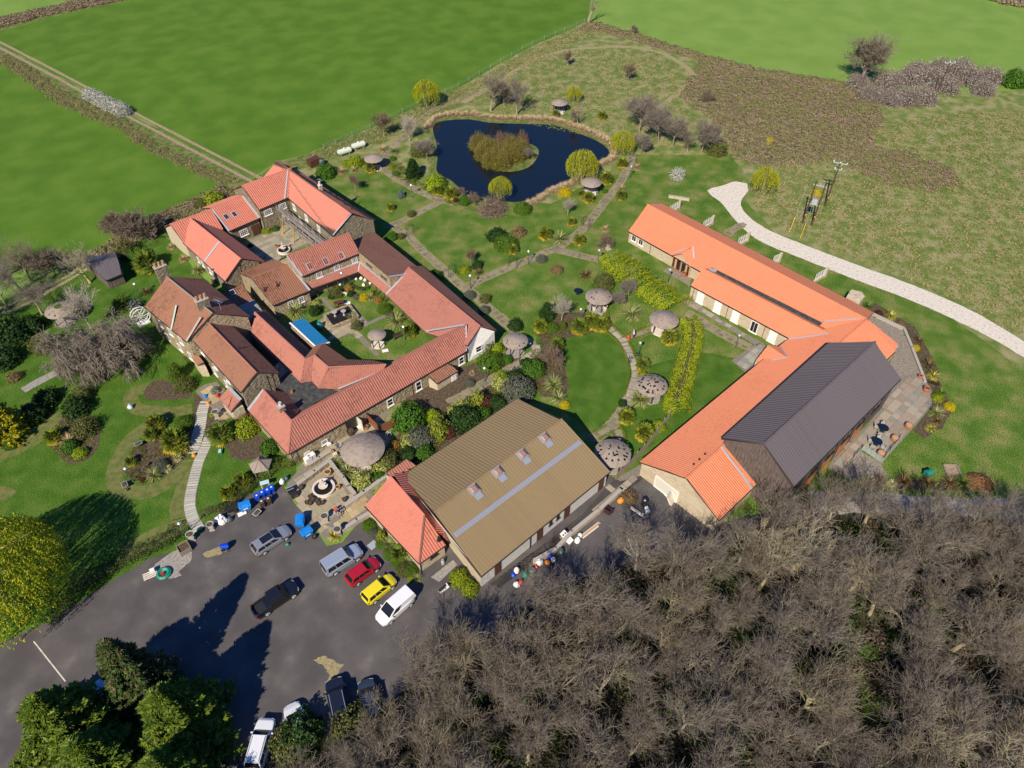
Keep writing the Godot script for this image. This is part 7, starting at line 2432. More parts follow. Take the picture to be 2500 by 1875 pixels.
		["grey_willow",V(31.5,-143.7),1.26,"second of the grey-green willows east of the pond"],
		["grey_willow",V(34.2,-141.4),1.08,"third of the grey-green willows, beside the lawn edge"],
		["wood_tree_e",V(36.9,-139.2),0.55,"pale many-stemmed tree in the clump east of the pond"],
		["grey_willow",V(39.9,-139.2),1.14,"willow right of the pale many-stemmed tree"],
		["olive_shrub",V(42.8,-138.6),2.1,"olive bush closing the east end of the willow clump"],
		["grey_willow",V(26.9,-138.1),0.74,"low willow beside the top of the rising path"],
		["dead_tree",V(21.6,-213.8),1.05,"forked dead tree standing at the far field corner"],
		["thorn_tree",V(45,-162),0.8,"bare thorn bush in the scrub right of the mown loop"],
		["dry_grass_tuft",V(25.3,-132),1.2,"straw pampas clump beside the rising path"],
		["dry_grass_tuft",V(21.4,-123.8),1.1,"pale pampas clump lower on the rising path"],
		["oak",V(84.5,-172.4),1.1,"large bare oak with ivy at the far field edge"],
		["weeping_willow",V(48.5,-122.7),0.85,"yellow willow beside the head of the gravel drive"],
		["golden_shrub",V(55.1,-143.2),0.9,"yellow gorse in the brown scrub"],
		["golden_shrub",V(53.8,-163.6),0.5,"small gorse at the scrub edge below the far hedge"],
		["green_shrub",V(121.3,-172.2),2.6,"dark evergreen mass at the right-hand end of the blackthorn"],
		["dead_tree",V(120.8,-173.5),0.55,"bleached dead branches before the evergreen mass"],
		["golden_shrub",V(59.1,-122.3),0.9,"brown-gold bush behind the transformer poles"],
		["birch",V(7.8,-84.9),0.85,"white-barked bare tree left of the double-urn gazebo"],
		["dark_conifer",V(5.5,-85.5),1.0,"dark upright conifer left of the white-barked tree"],
		["clipped_shrub",V(6.2,-82.8),1.05,"round clipped bush below the white-barked tree"],
		["fan_palm",V(4.4,-82.7),0.95,"yellow palm left of the round clipped bush"],
		["columnar_shrub",V(8,-83),0.55,"narrow yellow-green cone beside the white-barked tree"],
		["green_fan_palm",V(10.4,-82.4),1.15,"dark palm beside the garden lamp left of the urns"],
		["fan_palm",V(12.3,-83.6),1.1,"yellow-skirted palm left of the hedge mouth"],
		["fan_palm",V(13.8,-83),1.1,"yellow-skirted palm right of the hedge mouth"],
		["olive_shrub",V(15.2,-93.6),1.65,"dark olive spreading bush behind the double-urn gazebo"],
		["brown_shrub",V(7.6,-97.6),1.05,"tan dried shrub on the middle lawn"],
		["bronze_flax",V(12.3,-96),1.25,"reddish flax clump left of the olive bush"],
		["grey_shrub",V(5.1,-100.7),0.95,"grey-green bush beside the lamp at the path bend"],
		["red_twig_tree",V(16.2,-104.1),0.75,"russet bare shrub beside the stone sculpture"],
		["dry_grass_tuft",V(16.9,-109.8),1.1,"straw tuft above the russet bare shrub"],
		["grey_willow",V(19,-90.7),0.55,"grey olive tree between the gazebo and the bright hedge"],
		["grey_willow",V(17,-88.1),0.48,"feathery grey tree left of the great yucca"],
		["cordyline",V(18.9,-85.8),1.65,"great pale yucca in the hedge-edged garden"],
		["fan_palm",V(23.9,-80.1),1.1,"yellow palm below the round-roofed gazebo"],
		["green_fan_palm",V(19.1,-74.2),0.9,"palm beside the arch on the curved walk"],
		["yellow_green_shrub",V(18.9,-72.4),0.75,"yellow-green bush above the holed gazebo"],
		["red_twig_tree",V(5.9,-74.7),0.95,"reddish bare tree in the deep bed"],
		["green_fan_palm",V(6.7,-78.5),0.95,"palm above the reddish bare tree"],
		["green_shrub",V(3.2,-73.4),1.5,"green bush left of the reddish bare tree"],
		["dark_shrub",V(2,-75),0.8,"dark bush beside the pale curving path"],
		["cordyline",V(5.9,-70.3),1.55,"large pale cordyline below the reddish tree"],
		["cordyline",V(6.6,-67.7),1.25,"cordyline at the barn corner"],
		["golden_shrub",V(7.3,-66.7),0.7,"yellow bush at the barn corner"],
		["cordyline",V(17.9,-67.5),1.5,"large cordyline in front of the holed gazebo"],
		["fan_palm",V(15.6,-64.1),0.95,"yellow palm beside the stepped path"],
		["fan_palm",V(17.6,-61.2),1.1,"yellow palm near the slatted fence"],
		["yellow_green_shrub",V(19.8,-62.7),0.9,"yellow-green bush at the slatted fence end"],
		["dark_shrub",V(15.4,-67),0.6,"small dark bush left of the large cordyline"],
		# terrace beds on the right
		["green_yucca",V(56.9,-87.9),0.95,"first yucca of the terrace bed by the outshot"],
		["purple_shrub",V(58,-86.3),0.6,"dark red bush in the terrace bed"],
		["yellow_yucca",V(59.7,-85.5),1.05,"yellow yucca in the upper terrace bed"],
		["brown_shrub",V(60.7,-83.8),0.7,"brown low shrub in the upper terrace bed"],
		["golden_shrub",V(60.7,-78.3),0.6,"small yellow bush at the terrace corner"],
		["bronze_flax",V(61.8,-79.9),0.85,"bronze flax above the small yellow bush"],
		["bronze_flax",V(61,-74.5),1.15,"dark flax beside the upper terrace pot"],
		["yellow_yucca",V(60.8,-72.3),1.05,"yellow yucca with its stone edging on the terrace"],
		["green_yucca",V(60.5,-68.9),0.95,"green yucca beside the terrace urn"],
		["yellow_green_shrub",V(59.7,-68),0.75,"yellow-green bush below the green terrace yucca"],
		["golden_shrub",V(60.7,-66.4),0.75,"vivid yellow shrub at the lawn side of the terrace"],
		["cordyline",V(58.2,-65),1.15,"broad cordyline in the lower terrace bed"],
		["bronze_flax",V(57.8,-63.7),0.9,"bronze flax in the lower terrace bed"],
		["yellow_yucca",V(56.4,-62.4),0.85,"yellow-striped yucca at the end of the lower terrace bed"],
		["yellow_yucca",V(44.6,-53.3),1.15,"yellow-striped yucca, first in the row above the lane"],
		["bronze_flax",V(46.3,-53.5),1.15,"bronze flax, second in the row above the lane"],
		["cream_yucca",V(47.7,-53.2),0.95,"cream yucca, third in the row above the lane"],
		["bronze_flax",V(49.2,-53.5),1.3,"bronze flax, fourth in the row above the lane"],
		["bronze_flax",V(52.2,-53.3),1.05,"bronze flax in front of the green box"],
		["yellow_yucca",V(53.5,-53.1),0.45,"tiny yellow yucca in the row above the lane"],
		["bronze_flax",V(55,-53.3),1.15,"bronze flax below the timber sandpit"],
		["green_yucca",V(56.5,-53.3),1.15,"green yucca beside the earth heap"],
		# garden of the old house
		["fan_palm",V(-48,-62.8),1.05,"upper fan palm beside the clipped dome of the house garden"],
		["green_fan_palm",V(-48.1,-61),0.75,"smaller palm above the garden wheelbarrow stones"],
		["fan_palm",V(-44.2,-59.4),1.45,"biggest golden palm in the pool bed"],
		["clipped_shrub",V(-44.5,-63.2),1.25,"clipped yellow-green dome beside the sett path"],
		["cream_yucca",V(-43.3,-57.3),0.85,"cream yucca below the biggest golden palm"],
		["green_fan_palm",V(-49.1,-56.6),0.6,"little palm at the left of the pool bed"],
		["cordyline",V(-45.4,-54.4),1.1,"yellow-striped cordyline at the foot of the pool bed"],
		["grey_shrub",V(-45.1,-56),1.0,"blue-green feathery mound in the pool bed"],
		["cream_yucca",V(-44.1,-55.6),0.8,"pale spiky plant right of the feathery mound"],
		["purple_shrub",V(-46.6,-53.9),0.4,"purple mound at the edge of the pool bed"],
		["green_fan_palm",V(-38.6,-60.7),1.35,"green palm with yellow skirt where the sett paths meet"],
		["white_flowered_shrub",V(-40.4,-61.6),0.7,"left white-flowered bush behind the sett path palm"],
		["white_flowered_shrub",V(-39.9,-62.9),0.75,"upper white-flowered bush behind the sett path palm"],
		["white_flowered_shrub",V(-42,-69.4),0.65,"white-berried round bush on the house paving"],
		["lime_shrub",V(-41.2,-64.9),0.35,"little lime bush beside the house urn"],
		["yellow_green_shrub",V(-35.6,-62.2),1.55,"big yellow-green bush against the hipped south range"],
		["brown_shrub",V(-36.8,-64.3),1.0,"tan bush above the big yellow-green one"],
		["green_shrub",V(-31.8,-59),1.1,"green bush beside the timber gazebo"],
		["fan_palm",V(-33.8,-53.2),0.95,"right golden palm behind the blue bins hedge"],
		["fan_palm",V(-35.1,-51.6),0.85,"left golden palm behind the blue bins hedge"],
		["columnar_shrub",V(-48.3,-72.2),1.25,"dense green conifer bush in front of the farmhouse wing"],
		["olive_shrub",V(-46.5,-70.2),1.35,"brownish bush below the dense conifer bush"],
		["green_fan_palm",V(-61.8,-98.2),1.75,"large dark palm on the lawn behind the old house"],
		["green_shrub",V(-64.5,-101.3),1.5,"dark leafy bush behind the large dark palm"],
		["cordyline",V(-53,-97.4),1.25,"cordyline beside the smooth pink wing"],
		["dry_grass_tuft",V(-49.7,-94.7),0.9,"tan tuft in front of the pink wing gable"],
		["dry_grass_tuft",V(-60,-104.3),0.9,"upper straw tuft at the west range wall"],
		["dry_grass_tuft",V(-56.6,-100.7),1.1,"lower straw tuft at the west range wall"],
		["yellow_green_shrub",V(-56.4,-118.6),2.0,"big mottled bush behind the low north range"],
		["olive_shrub",V(-58.4,-117.6),1.4,"olive bush behind the low north range"],
		["thorn_tree",V(-70.8,-107.3),1.35,"leftmost bare thorn on the bank above the house lawn"],
		["thorn_tree",V(-67.7,-106.5),1.49,"middle bare thorn on the bank above the house lawn"],
		["thorn_tree",V(-64.8,-107.3),1.35,"dark bare thorn beside the west range end"],
		["thorn_tree",V(-63.6,-109.3),0.94,"small bare thorn touching the west range end"],
		["olive_shrub",V(-67.1,-102.4),1.9,"olive ivy-clad bush beside the dark shed"],
		["pale_tree",V(-70.2,-94.5),0.86,"pale bare tree beside the dark shed"],
		["birch",V(-64.9,-82.5),1.44,"white-barked leaning tree beside the ring-roofed gazebo"],
		["wood_tree_d",V(-80.4,-92.1),1.02,"bare tree at the left edge above the farm track"],
		["wood_tree_b",V(-74.5,-86.5),0.84,"bare tree left of the ring-roofed gazebo"],
		["wood_tree_c",V(-85.1,-95.9),0.95,"bare tree highest on the left edge above the farm track"],
		["wood_tree_e",V(-79.9,-94.5),0.9,"bare tree between the farm track and the left edge group"],
		["thorn_tree",V(-76.9,-96.6),1.4,"bare thorn beside the farm track left of the shed"],
		["wood_tree_d",V(-81.2,-84),1.0,"bare tree half out of view at the left edge"],
		["olive_shrub",V(-70.3,-78.4),1.8,"olive bush below the skeletal gazebo"],
		["wood_tree",V(-80.6,-87.8),0.90,"twiggy bare tree touching the left edge"],
		["weeping_tree",V(-57,-74.7),1.75,"right half of the brown weeping trees in front of the old house"],
		["weeping_tree",V(-62.3,-73.6),1.6,"left half of the brown weeping trees in front of the old house"],
		["dark_shrub",V(-76.2,-80.8),2.6,"dark evergreen mass at the left edge"],
		["dark_shrub",V(-74.3,-82.8),1.8,"dark bush below the ring-roofed gazebo"],
		["dark_shrub",V(-74.5,-75.4),2.0,"shadowed evergreen at the left edge above the golden cypress"],
		["green_fan_palm",V(-62.3,-87.7),1.0,"dark palm beside the white-blossom shrub at the house end"],
		["white_flowered_shrub",V(-60.4,-88),1.1,"white-blossom shrub at the old house end"],
		["bronze_flax",V(-59.7,-91.6),1.0,"bronze flax behind the old house end"],
		["yellow_green_shrub",V(-69.2,-80.6),0.6,"yellow-green tuft before the weeping tree"],
		["brown_shrub",V(-71.7,-72.1),1.0,"grey-brown shrub at the left edge by the walk"],
		["golden_cypress",V(-67.5,-61.3),1.0,"golden cypress at the left edge"],
		["dark_shrub",V(-65.2,-64.8),1.7,"dark bush right of the golden cypress"],
		["dark_shrub",V(-64.9,-67.4),1.6,"shaded dark bush below the walk"],
		["dark_shrub",V(-59.9,-65.7),1.7,"dark holly-like bush at the top of the island bed"],
		["olive_shrub",V(-57.2,-62.1),1.6,"olive bush at the right of the island bed"],
		["olive_shrub",V(-60.2,-68.3),1.3,"olive bush under the weeping tree"],
		["green_shrub",V(-58,-59.1),1.0,"green bush at the foot of the island bed"],
		["dry_grass_tuft",V(-58.6,-60),1.4,"straw pampas plume in the island bed"],
		["fan_palm",V(-60.7,-60.5),0.95,"yellow palm at the left of the island bed"],
		["lime_shrub",V(-56.3,-58.1),0.85,"lime bush at the bottom of the island bed"],
		["green_shrub",V(-66.1,-59.5),0.8,"low green bush below the golden cypress"],
		["large_willow",v3(-54.5,0,-37.0),1.3,"great yellow willow over the car park corner"],
		["cypress",v3(-35.8,0,-27),1.0,"tall dark cypress beside the parked blue van"],
		["green_cypress",v3(-40.5,0,-22.5),1.05,"broad green cypress nearest the lower left corner"],
		["green_cypress",v3(-31,0,-23.5),0.95,"green cypress at the right of the car park conifers"],
		["green_cypress",v3(-36,0,-19.3),1.0,"green cypress at the bottom edge between the other conifers"],
		["green_cypress",v3(-30,0,-18.5),0.85,"lowest green cypress towards the white cars"],
	]
	for e in rows: put(e[0],e[1],e[2] * (1.12 if kinds[e[0]].get_meta("category") != "tree" else 1.0),e[3])
	# blackthorn thicket at the far edge: bushes nobody could tell apart
	for e in [[920,665,0.9],[1030,760,1.0],[1150,670,1.2],[1180,790,1.0],[1290,790,1.1],[1420,780,1.1],[1330,640,1.2],[1460,640,1.2],[1590,700,1.1],[1640,610,1.2],[1780,640,1.2],[1880,720,0.9],[1940,630,1.1],[1380,570,1.0],[1560,560,1.1],[1720,560,1.1]]:
		put("blackthorn",far_spot(e[0],e[1]),e[2] * 1.25,"greyish white blossoming blackthorn in the thicket at the far field edge","blackthorn thicket at the far field edge",1.1)
	for e in L(0,[-99.2,-164.8,-97.6,-163.8,-96,-162.7,-94.1,-161,-92.6,-159.7,-91.1,-158.7,-89.5,-157.7,-88.1,-156.7]): put("white_blossom_bush",e,1.3,"white blossoming bush in the row along the field track","white bushes along the field track",1.1)
	# the island
	for e in L(0,[-7,-140.3,-5,-138.6,-2.8,-135.9,-0.9,-135.4,-4.1,-133.2,-2,-132.7,0.7,-135.4,1.8,-137.5,-5.8,-136.4,-0.1,-139.2]): put("osier",e,1.15,"yellow-brown osier bush on the pond island","osiers on the pond island")
	for e in L(0,[-2.6,-140.9,-1.2,-140.3,2.1,-141.4]): put("red_osier",e,1.25,"reddish bare osier rising behind the island bushes","red osiers on the pond island")
	put("columnar_shrub",V(-4.7,-139.5),1.2,"single upright green bush on the pond island")
	put("thorn_tree",V(-8.1,-140.9),0.6,"grey twiggy bush at the left tip of the island")
	put("grey_willow",V(3.5,-135.9),0.45,"grey willow at the right tip of the island")
	# hedges
	var lau := [[0.24,0.3,0.012],[0.32,0.37,0.02],[0.17,0.23,0.01]]
	var box := [[0.13,0.19,0.012],[0.17,0.22,0.016]]
	var dark := [[0.035,0.06,0.014],[0.05,0.085,0.018],[0.07,0.075,0.025]]
	hedge("laurel_hedge",L(0,[16.6,-100.6,17.8,-98.8,19.3,-96.6,20.9,-93.8,23.1,-91.1,24.7,-89.1,26,-86.8]),5.4,1.9,lau,"broad bright yellow-green laurel hedge in front of the orange range",150.0,0.2,0.22)
	hedge("laurel_hedge",L(0,[27.2,-84,27.7,-82.5,27.1,-78.9,25.6,-74.7,24.5,-71.5,23.4,-68.5,22.7,-66.5,23,-64.8]),3.2,1.7,lau,"narrow bright laurel hedge running down to the slatted fence",190.0,0.19,0.2)
	hedge("laurel_hedge",L(0,[21.9,-67.9,21.3,-65.7,21.8,-65]),1.0,1.2,lau,"short bright laurel stub near the holed gazebo",200.0,0.18)
	hedge("box_hedge",L(0,[15.2,-87.8,15.1,-86.2,15.3,-84.2,16.1,-82.5,17.1,-80.8]),0.5,0.5,box,"low clipped box hedge on the upper side of the curved walk",600.0,0.07,0.03)
	hedge("box_hedge",L(0,[17.1,-80.8,18.8,-81.9,20.7,-83]),0.5,0.5,box,"low box hedge on the far side of the walk to the round gazebo",600.0,0.07,0.03)
	hedge("box_hedge",L(0,[21.3,-81.6,19.5,-80.7,17.8,-79.7,18.1,-78.1,18.5,-76.5]),0.45,0.5,box,"low box hedge on the near side of the walk to the round gazebo",600.0,0.07,0.03)
	hedge("box_hedge",L(0,[14.4,-82,15.7,-80.4,16.6,-78.1,17.1,-75.3,17.1,-73.6,16.6,-71.5,15.8,-68.5]),0.4,0.4,box,"low box hedge round the rim of the oval lawn",600.0,0.07,0.03)
	hedge("box_hedge",L(0,[10.8,-61.7,11.8,-62.3,12.6,-62.9]),0.4,0.4,box,"short box hedge above the stepped path",600.0,0.07,0.03)
	hedge("box_hedge",L(0,[11.5,-60.5,12.5,-61.2,13.5,-61.7,13.6,-60.7]),0.4,0.4,box,"short bent box hedge left of the last gazebo",600.0,0.07,0.03)
	hedge("box_hedge",L(0,[14.6,-63.1,15,-62.2,15.2,-61.3,15,-60.1]),0.4,0.4,box,"short box hedge right of the last gazebo",600.0,0.07,0.03)
	hedge("box_hedge",L(0,[-27.1,-94.1,-25.8,-92.9,-24.3,-92.5,-23.6,-93]),0.6,0.6,dark,"curved dark hedge round the court planter",500.0,0.09,0.05)
	hedge("mixed_hedge",L(0,[-39.4,-46.2,-40.5,-45.1,-42,-43.9,-43.6,-43.1,-44.9,-42.2,-45.9,-41.2,-47.6,-39.9]),2.0,1.3,dark,"dark mixed hedge between the house lawn and the car park",170.0,0.15,0.25)
	hedge("mixed_hedge",L(0,[-47.8,-40.5,-48.2,-39.4,-48.6,-38.5,-49,-37.1,-49.6,-35.9,-49.9,-34.7]),2.0,1.2,dark,"dark ivy hedge sloping towards the great willow",170.0,0.15,0.25)
	hedge("mixed_hedge",L(0,[-35.6,-49.1,-34.4,-50.4,-33.2,-52,-32.1,-53.4]),1.4,1.2,dark,"dark hedge behind the blue bins",220.0,0.13,0.2)
	hedge("mixed_hedge",L(0,[-32,-54,-31,-55.2,-30,-56.1,-28.5,-56.7,-27.7,-56.1]),1.9,1.3,[[0.1,0.14,0.02],[0.07,0.1,0.02],[0.13,0.16,0.02]],"olive clipped hedge beside the timber gazebo",220.0,0.12,0.08)
	hedge("mixed_hedge",L(0,[-37.6,-48.6,-36.6,-49.3,-35.4,-49.7]),1.0,0.7,[[0.12,0.1,0.05],[0.08,0.075,0.03]],"brown twiggy hedge at the end of the sett path",200.0,0.12,0.25)
	hedge("lavender_hedge",L(0,[-48.8,-76.4,-47.4,-75]),0.7,0.35,[[0.1,0.15,0.03],[0.14,0.17,0.04]],"low green edging under the farmhouse wall",400.0,0.09,0.1)
	# masses: reeds, meadow tufts, brambles
	var reed := swords(60,1.0,0.04,[[0.48,0.37,0.22],[0.58,0.47,0.3],[0.38,0.28,0.16]],2.2)
	var reeds: Array = curve(L(0,[-18.8,-149.6,-16.8,-154.9,-10.1,-156.1,-4.8,-154.5,2.5,-153.8,8.7,-153.3,14.7,-149.6,19.9,-144.4,21.5,-139.7,20.5,-135.8,17.4,-132.9,14.5,-130,11.5,-125.7,7.2,-122.6,4.4,-119.2,2.1,-117.9]),1.0)
	var mm := MultiMesh.new()
	mm.transform_format = MultiMesh.TRANSFORM_3D
	mm.mesh = reed
	var spots := []
	for i in 900:
		var t := rng.randf() * (reeds.size() - 1)
		var k := int(t)
		if rng.randf() < 0.25 and k > 4 and k < 20: continue
		var p: Vector3 = reeds[k] + v3(rng.randf_range(-0.5,0.5),0,rng.randf_range(-0.6,0.6))
		var s := rng.randf_range(0.6,1.15)
		spots.append(Transform3D(Basis(UP,rng.randf() * TAU).scaled(v3(s,s,s)),p))
	mm.instance_count = spots.size()
	for i in spots.size(): mm.set_instance_transform(i,spots[i])
	var ro := MultiMeshInstance3D.new()
	ro.name = "reed_bed"
	ro.multimesh = mm
	ro.material_override = M.leaf
	add_child(ro)
	tag(ro,"straw-coloured reeds round the pond margin","","","stuff")
	var tan := swords(26,0.5,0.05,[[0.45,0.36,0.19],[0.36,0.3,0.14],[0.3,0.3,0.1]],0.8)
	var grn := swords(26,0.45,0.05,[[0.14,0.2,0.03],[0.2,0.24,0.05],[0.3,0.29,0.1]],0.8)
	var brm := dome(0.9,0.6,150,0.28,[[0.24,0.18,0.12],[0.3,0.23,0.165],[0.18,0.14,0.1],[0.19,0.19,0.07]],0.3)
	var brg := dome(0.9,0.55,150,0.26,[[0.16,0.19,0.055],[0.22,0.225,0.085],[0.27,0.22,0.12]],0.3)
	tufts("meadow_tufts",L(0,[-11.4,-161.8,-2.4,-175.5,5.3,-187.4,17.7,-195.1,38.3,-192.9,44.9,-177.1,38.5,-164.3,45.4,-144.8,33.7,-140.7,19.4,-144.8,-0.6,-153.1]),5000,[tan,grn],0.4,0.85,"tan and green grass tufts in the paddock",0.6)
	tufts("meadow_tufts",L(0,[51.2,-135.8,73.3,-141.7,81.7,-151.3,103.3,-158.2,122.4,-158.2,108.6,-109.6,77.9,-79.8,72.7,-89.2,62.6,-98.4,49.9,-109.6,45.8,-118.9]),12000,[tan,grn],0.4,0.9,"tan and green grass tufts in the rough meadow beyond the drive",0.6)
	tufts("meadow_tufts",L(0,[-43,-136.7,-28.4,-150.9,-12.9,-169.3,5.4,-195.1,20.8,-213.1,24.9,-206.7,-3,-177.4,-15.5,-158.2,-25.6,-144.8,-38.7,-134.8]),2600,[tan,grn],0.4,0.9,"rough grass tufts on the bank along the field edge")
	tufts("bramble_scrub",L(0,[49.7,-189,61.8,-179.3,73.9,-173.3,85.1,-166.8,83.6,-153.6,74.3,-138.7,63.4,-134.8,51.4,-132.9,46.1,-136.7,45.8,-147,44.5,-155.9,39.6,-164.3,44.1,-177.4]),2600,[brm,brg],0.6,1.3,"brown bramble scrub beyond the paddock",0.6)
	tufts("bramble_scrub",L(0,[72.8,-143.2,83,-138.7,89.1,-132.5,88.6,-126,82.3,-123.1,73,-127.1,69.9,-131.4,67.2,-136.4]),500,[brm,brg],0.5,1.0,"brown bramble patches in the rough meadow",0.6)
	tufts("hedge_bramble",L(0,[21.3,-213.8,25.4,-212.3,34.8,-204,44.6,-194.5,51,-189.3,62.1,-180.7,74.7,-176,81.6,-172.8,73.9,-173.3,61.4,-177.7,50.4,-186.3,44,-191.1,34.3,-200,24.9,-207.4]),700,[brm,brg],0.7,1.4,"low brown hedge along the far field")
	tufts("verge_tufts",L(0,[-134.8,-192.9,-120.9,-181.6,-106.8,-168,-85.2,-151.8,-75.7,-142.3,-63,-132.9,-53.7,-126.5,-58.3,-126.5,-64.2,-130.7,-76.8,-139.7,-86.1,-148.7,-106.5,-162.5,-120.8,-176.5,-130.5,-184.5]),1500,[tan,grn,brg],0.5,1.0,"tan and green verge growth beside the field track")
	tufts("bank_brush",L(0,[-73.2,-102.7,-68.2,-111.1,-62.3,-118.9,-56.7,-124.3,-52.6,-122.2,-60.3,-112.9,-63.5,-109.6,-66.1,-105.2,-70.2,-101.1]),500,[brm,brg,grn],0.6,1.3,"brown brush on the bank above the old house")
	tufts("ditch_brush",L(0,[-143.5,-210.2,-132.8,-221.2,-115.7,-234.8,-117.2,-239,-130.8,-232.3,-146.7,-216.7]),500,[tan,brm],0.8,1.6,"tan growth along the far ditch")
	tufts("far_hedge",L(0,[142.3,-238.1,148.5,-229,157.1,-224.3,161.3,-232.3,152.9,-238.1,146.8,-243.3]),160,[brm],1.5,3.0,"far brown hedge at the top corner")
	var low := dome(0.4,0.28,60,0.13,[[0.06,0.12,0.015],[0.11,0.16,0.02],[0.09,0.09,0.02],[0.16,0.1,0.03]],0.3)
	tufts("bed_planting",L(0,[-50.2,-58.6,-48.4,-61.7,-46.3,-62.2,-43.6,-61.3,-42.2,-58.6,-43.1,-57.3,-44.1,-54.8,-46.2,-54,-48.6,-54.4,-49.7,-56.1]),90,[low],0.5,1.3,"low mixed planting in the pool bed")
	tufts("bed_planting",L(0,[-61.4,-60.4,-61.6,-62.9,-60.5,-65.2,-57.8,-64.3,-55.6,-62,-54.9,-59.3,-55.6,-57.3,-57.7,-57,-59.6,-58.6]),110,[low,grn],0.6,1.6,"low mixed planting in the island bed")
	tufts("bed_planting",L(0,[-15.4,-63.6,-11.7,-65,-6.4,-67.9,-1.2,-70.2,0.8,-68.4,-1.9,-65.2,-9.5,-59,-12.2,-57.3,-14.2,-58.4]),160,[low],0.7,1.8,"low growth under the barn shrubbery")
	tufts("bed_planting",L(0,[4.1,-83.7,5.3,-84.9,8.3,-86.5,12,-86.5,14.4,-85.9,14.1,-83.1,10.8,-81.6,8.2,-80.8,6.7,-78.4,7.7,-74.7,8,-70.5,4.4,-68.7,1.5,-72.6,2.7,-76.1]),130,[low],0.6,1.5,"low growth in the deep bed")
	tufts("bed_planting",L(0,[27.8,-86.2,28.4,-84.3,28.2,-77.5,24.5,-68.5,21.8,-68.5,23.9,-73.6,26.6,-81.9]),60,[low],0.5,1.0,"low growth under the laurel hedge")
	tufts("bed_planting",L(0,[-28.3,-131.6,-25.2,-132.2,-20.8,-125.6,-13.8,-120.4,-10.2,-117.6,-11.3,-120.8,-16.6,-124.6,-19.5,-128.6,-23.6,-134.8]),110,[low,grn],0.6,1.4,"low growth along the curved pond path")
	tufts("bed_planting",L(0,[55.9,-87,57.5,-85.1,60.3,-82.9,60.6,-79.1,60,-74.2,61.1,-71,62.4,-73.6,62.7,-79.8,62.7,-83.4,60.4,-86.3,58.6,-89.1]),70,[low],0.5,1.0,"low growth in the terrace beds")

# a spot in the far thicket, from its place in the survey of that corner
func far_spot(x: float,y: float) -> Vector3:
	var a := V(83.6,-172)
	var b := V(114.4,-172)
	var c := V(94.7,-162)
	var d := V(101.8,-179.7)
	var t := (x - 920.0) / 980.0
	var s := (y - 660.0)
	return a.lerp(b,t) + (c - d) / 240.0 * s

func make_wood() -> void:
	var forms := ["wood_tree","wood_tree_b","wood_tree_c","wood_tree_d","wood_tree_e"]
	var edge: Array = L(0,[-5.1,-30.2,-1.3,-32.9,2.7,-35.8,10.1,-39.1,15.7,-42.3,23.2,-42.3,29.5,-46.3,35.2,-48.9,41.5,-47.6,52.1,-46.3,61.4,-47,75.8,-46.3,52.8,-9.4,18.8,-8.8,-4.1,-10.3,-23.6,-13.6,-22.8,-16.8,-17.4,-19.4,-12.4,-23.5,-9.1,-27])
	var box := Rect2(edge[0].x,edge[0].z,0,0)
	for q in edge: box = box.expand(v2(q.x,q.z))
	var spots := []
	var tries := 0
	while spots.size() < 160 and tries < 30000:
		tries += 1
		var p := v3(box.position.x + rng.randf() * box.size.x,0,box.position.y + rng.randf() * box.size.y)
		if not inside(edge,p): continue
		if p.distance_to(V(34.9,-28.9)) < 4.2: continue
		var ok := true
		for q in spots:
			if q.distance_to(p) < 3.1: ok = false
		if ok: spots.append(p)
	for p in spots: put(forms[rng.randi() % 5],p,rng.randf_range(0.72,1.08),"bare grey-brown tree in the leafless wood","bare trees of the wood")
	put("pale_tree",V(28.4,-41.2),1.0,"pale lichen-yellow tree beside the orange south wing")
	put("pale_tree",V(31.9,-41.2),1.05,"second pale lichen-yellow tree at the wood edge by the dark barn")
	put("pale_tree",V(45.3,-20.2),1.1,"yellow-tipped pale tree at the lower right corner")
	put("pale_tree",V(39.7,-21.3),0.9,"yellow-tipped pale tree left of the corner one")
	put("pale_tree",V(37.5,-38.6),0.85,"spreading pale tree in the middle of the wood edge")
	put("olive_shrub",V(-15.2,-23.9),2.4,"evergreen holly beside the parked dark cars")
	put("dark_shrub",V(-20.2,-23.4),2.3,"dark evergreen beside the white car under the trees")
	put("olive_shrub",V(-21.2,-22.6),2.0,"olive evergreen right of the white car")
	put("thorn_tree",V(-28.9,-19.5),0.9,"twiggy grey shrub beside the white car")
	put("thorn_tree",V(-25.4,-18.6),0.9,"twiggy brown shrub at the bottom edge below the white car")
	put("dark_shrub",V(-4.3,-26),1.8,"dark evergreen inside the wood near the car park")
	var brush := dome(1.0,0.7,170,0.24,[[0.03,0.05,0.014],[0.045,0.07,0.018],[0.075,0.06,0.035],[0.055,0.09,0.015]],0.3)
	var dead := dome(1.0,0.6,140,0.26,[[0.1,0.075,0.05],[0.13,0.1,0.07],[0.07,0.055,0.04]],0.35)
	tufts("undergrowth",edge,1700,[brush,dead],0.7,1.6,"dark ivy and bramble under the wood")
	var ivy := dome(1.0,1.3,420,0.2,[[0.03,0.06,0.012],[0.05,0.085,0.016],[0.075,0.11,0.014]],0.3)
	tufts("ivy_mass",edge,90,[ivy],0.8,1.9,"evergreen ivy masses among the bare trees")

# ------------------------------------------------------------------ vehicles
func rounded_plan(l: float,w: float,n := 40,e := 5.0) -> Array:
	var out := []
	for i in n:
		var a := TAU * i / n
		out.append(v2(signf(cos(a)) * pow(absf(cos(a)),2.0 / e) * l * 0.5,signf(sin(a)) * pow(absf(sin(a)),2.0 / e) * w * 0.5))
	return out

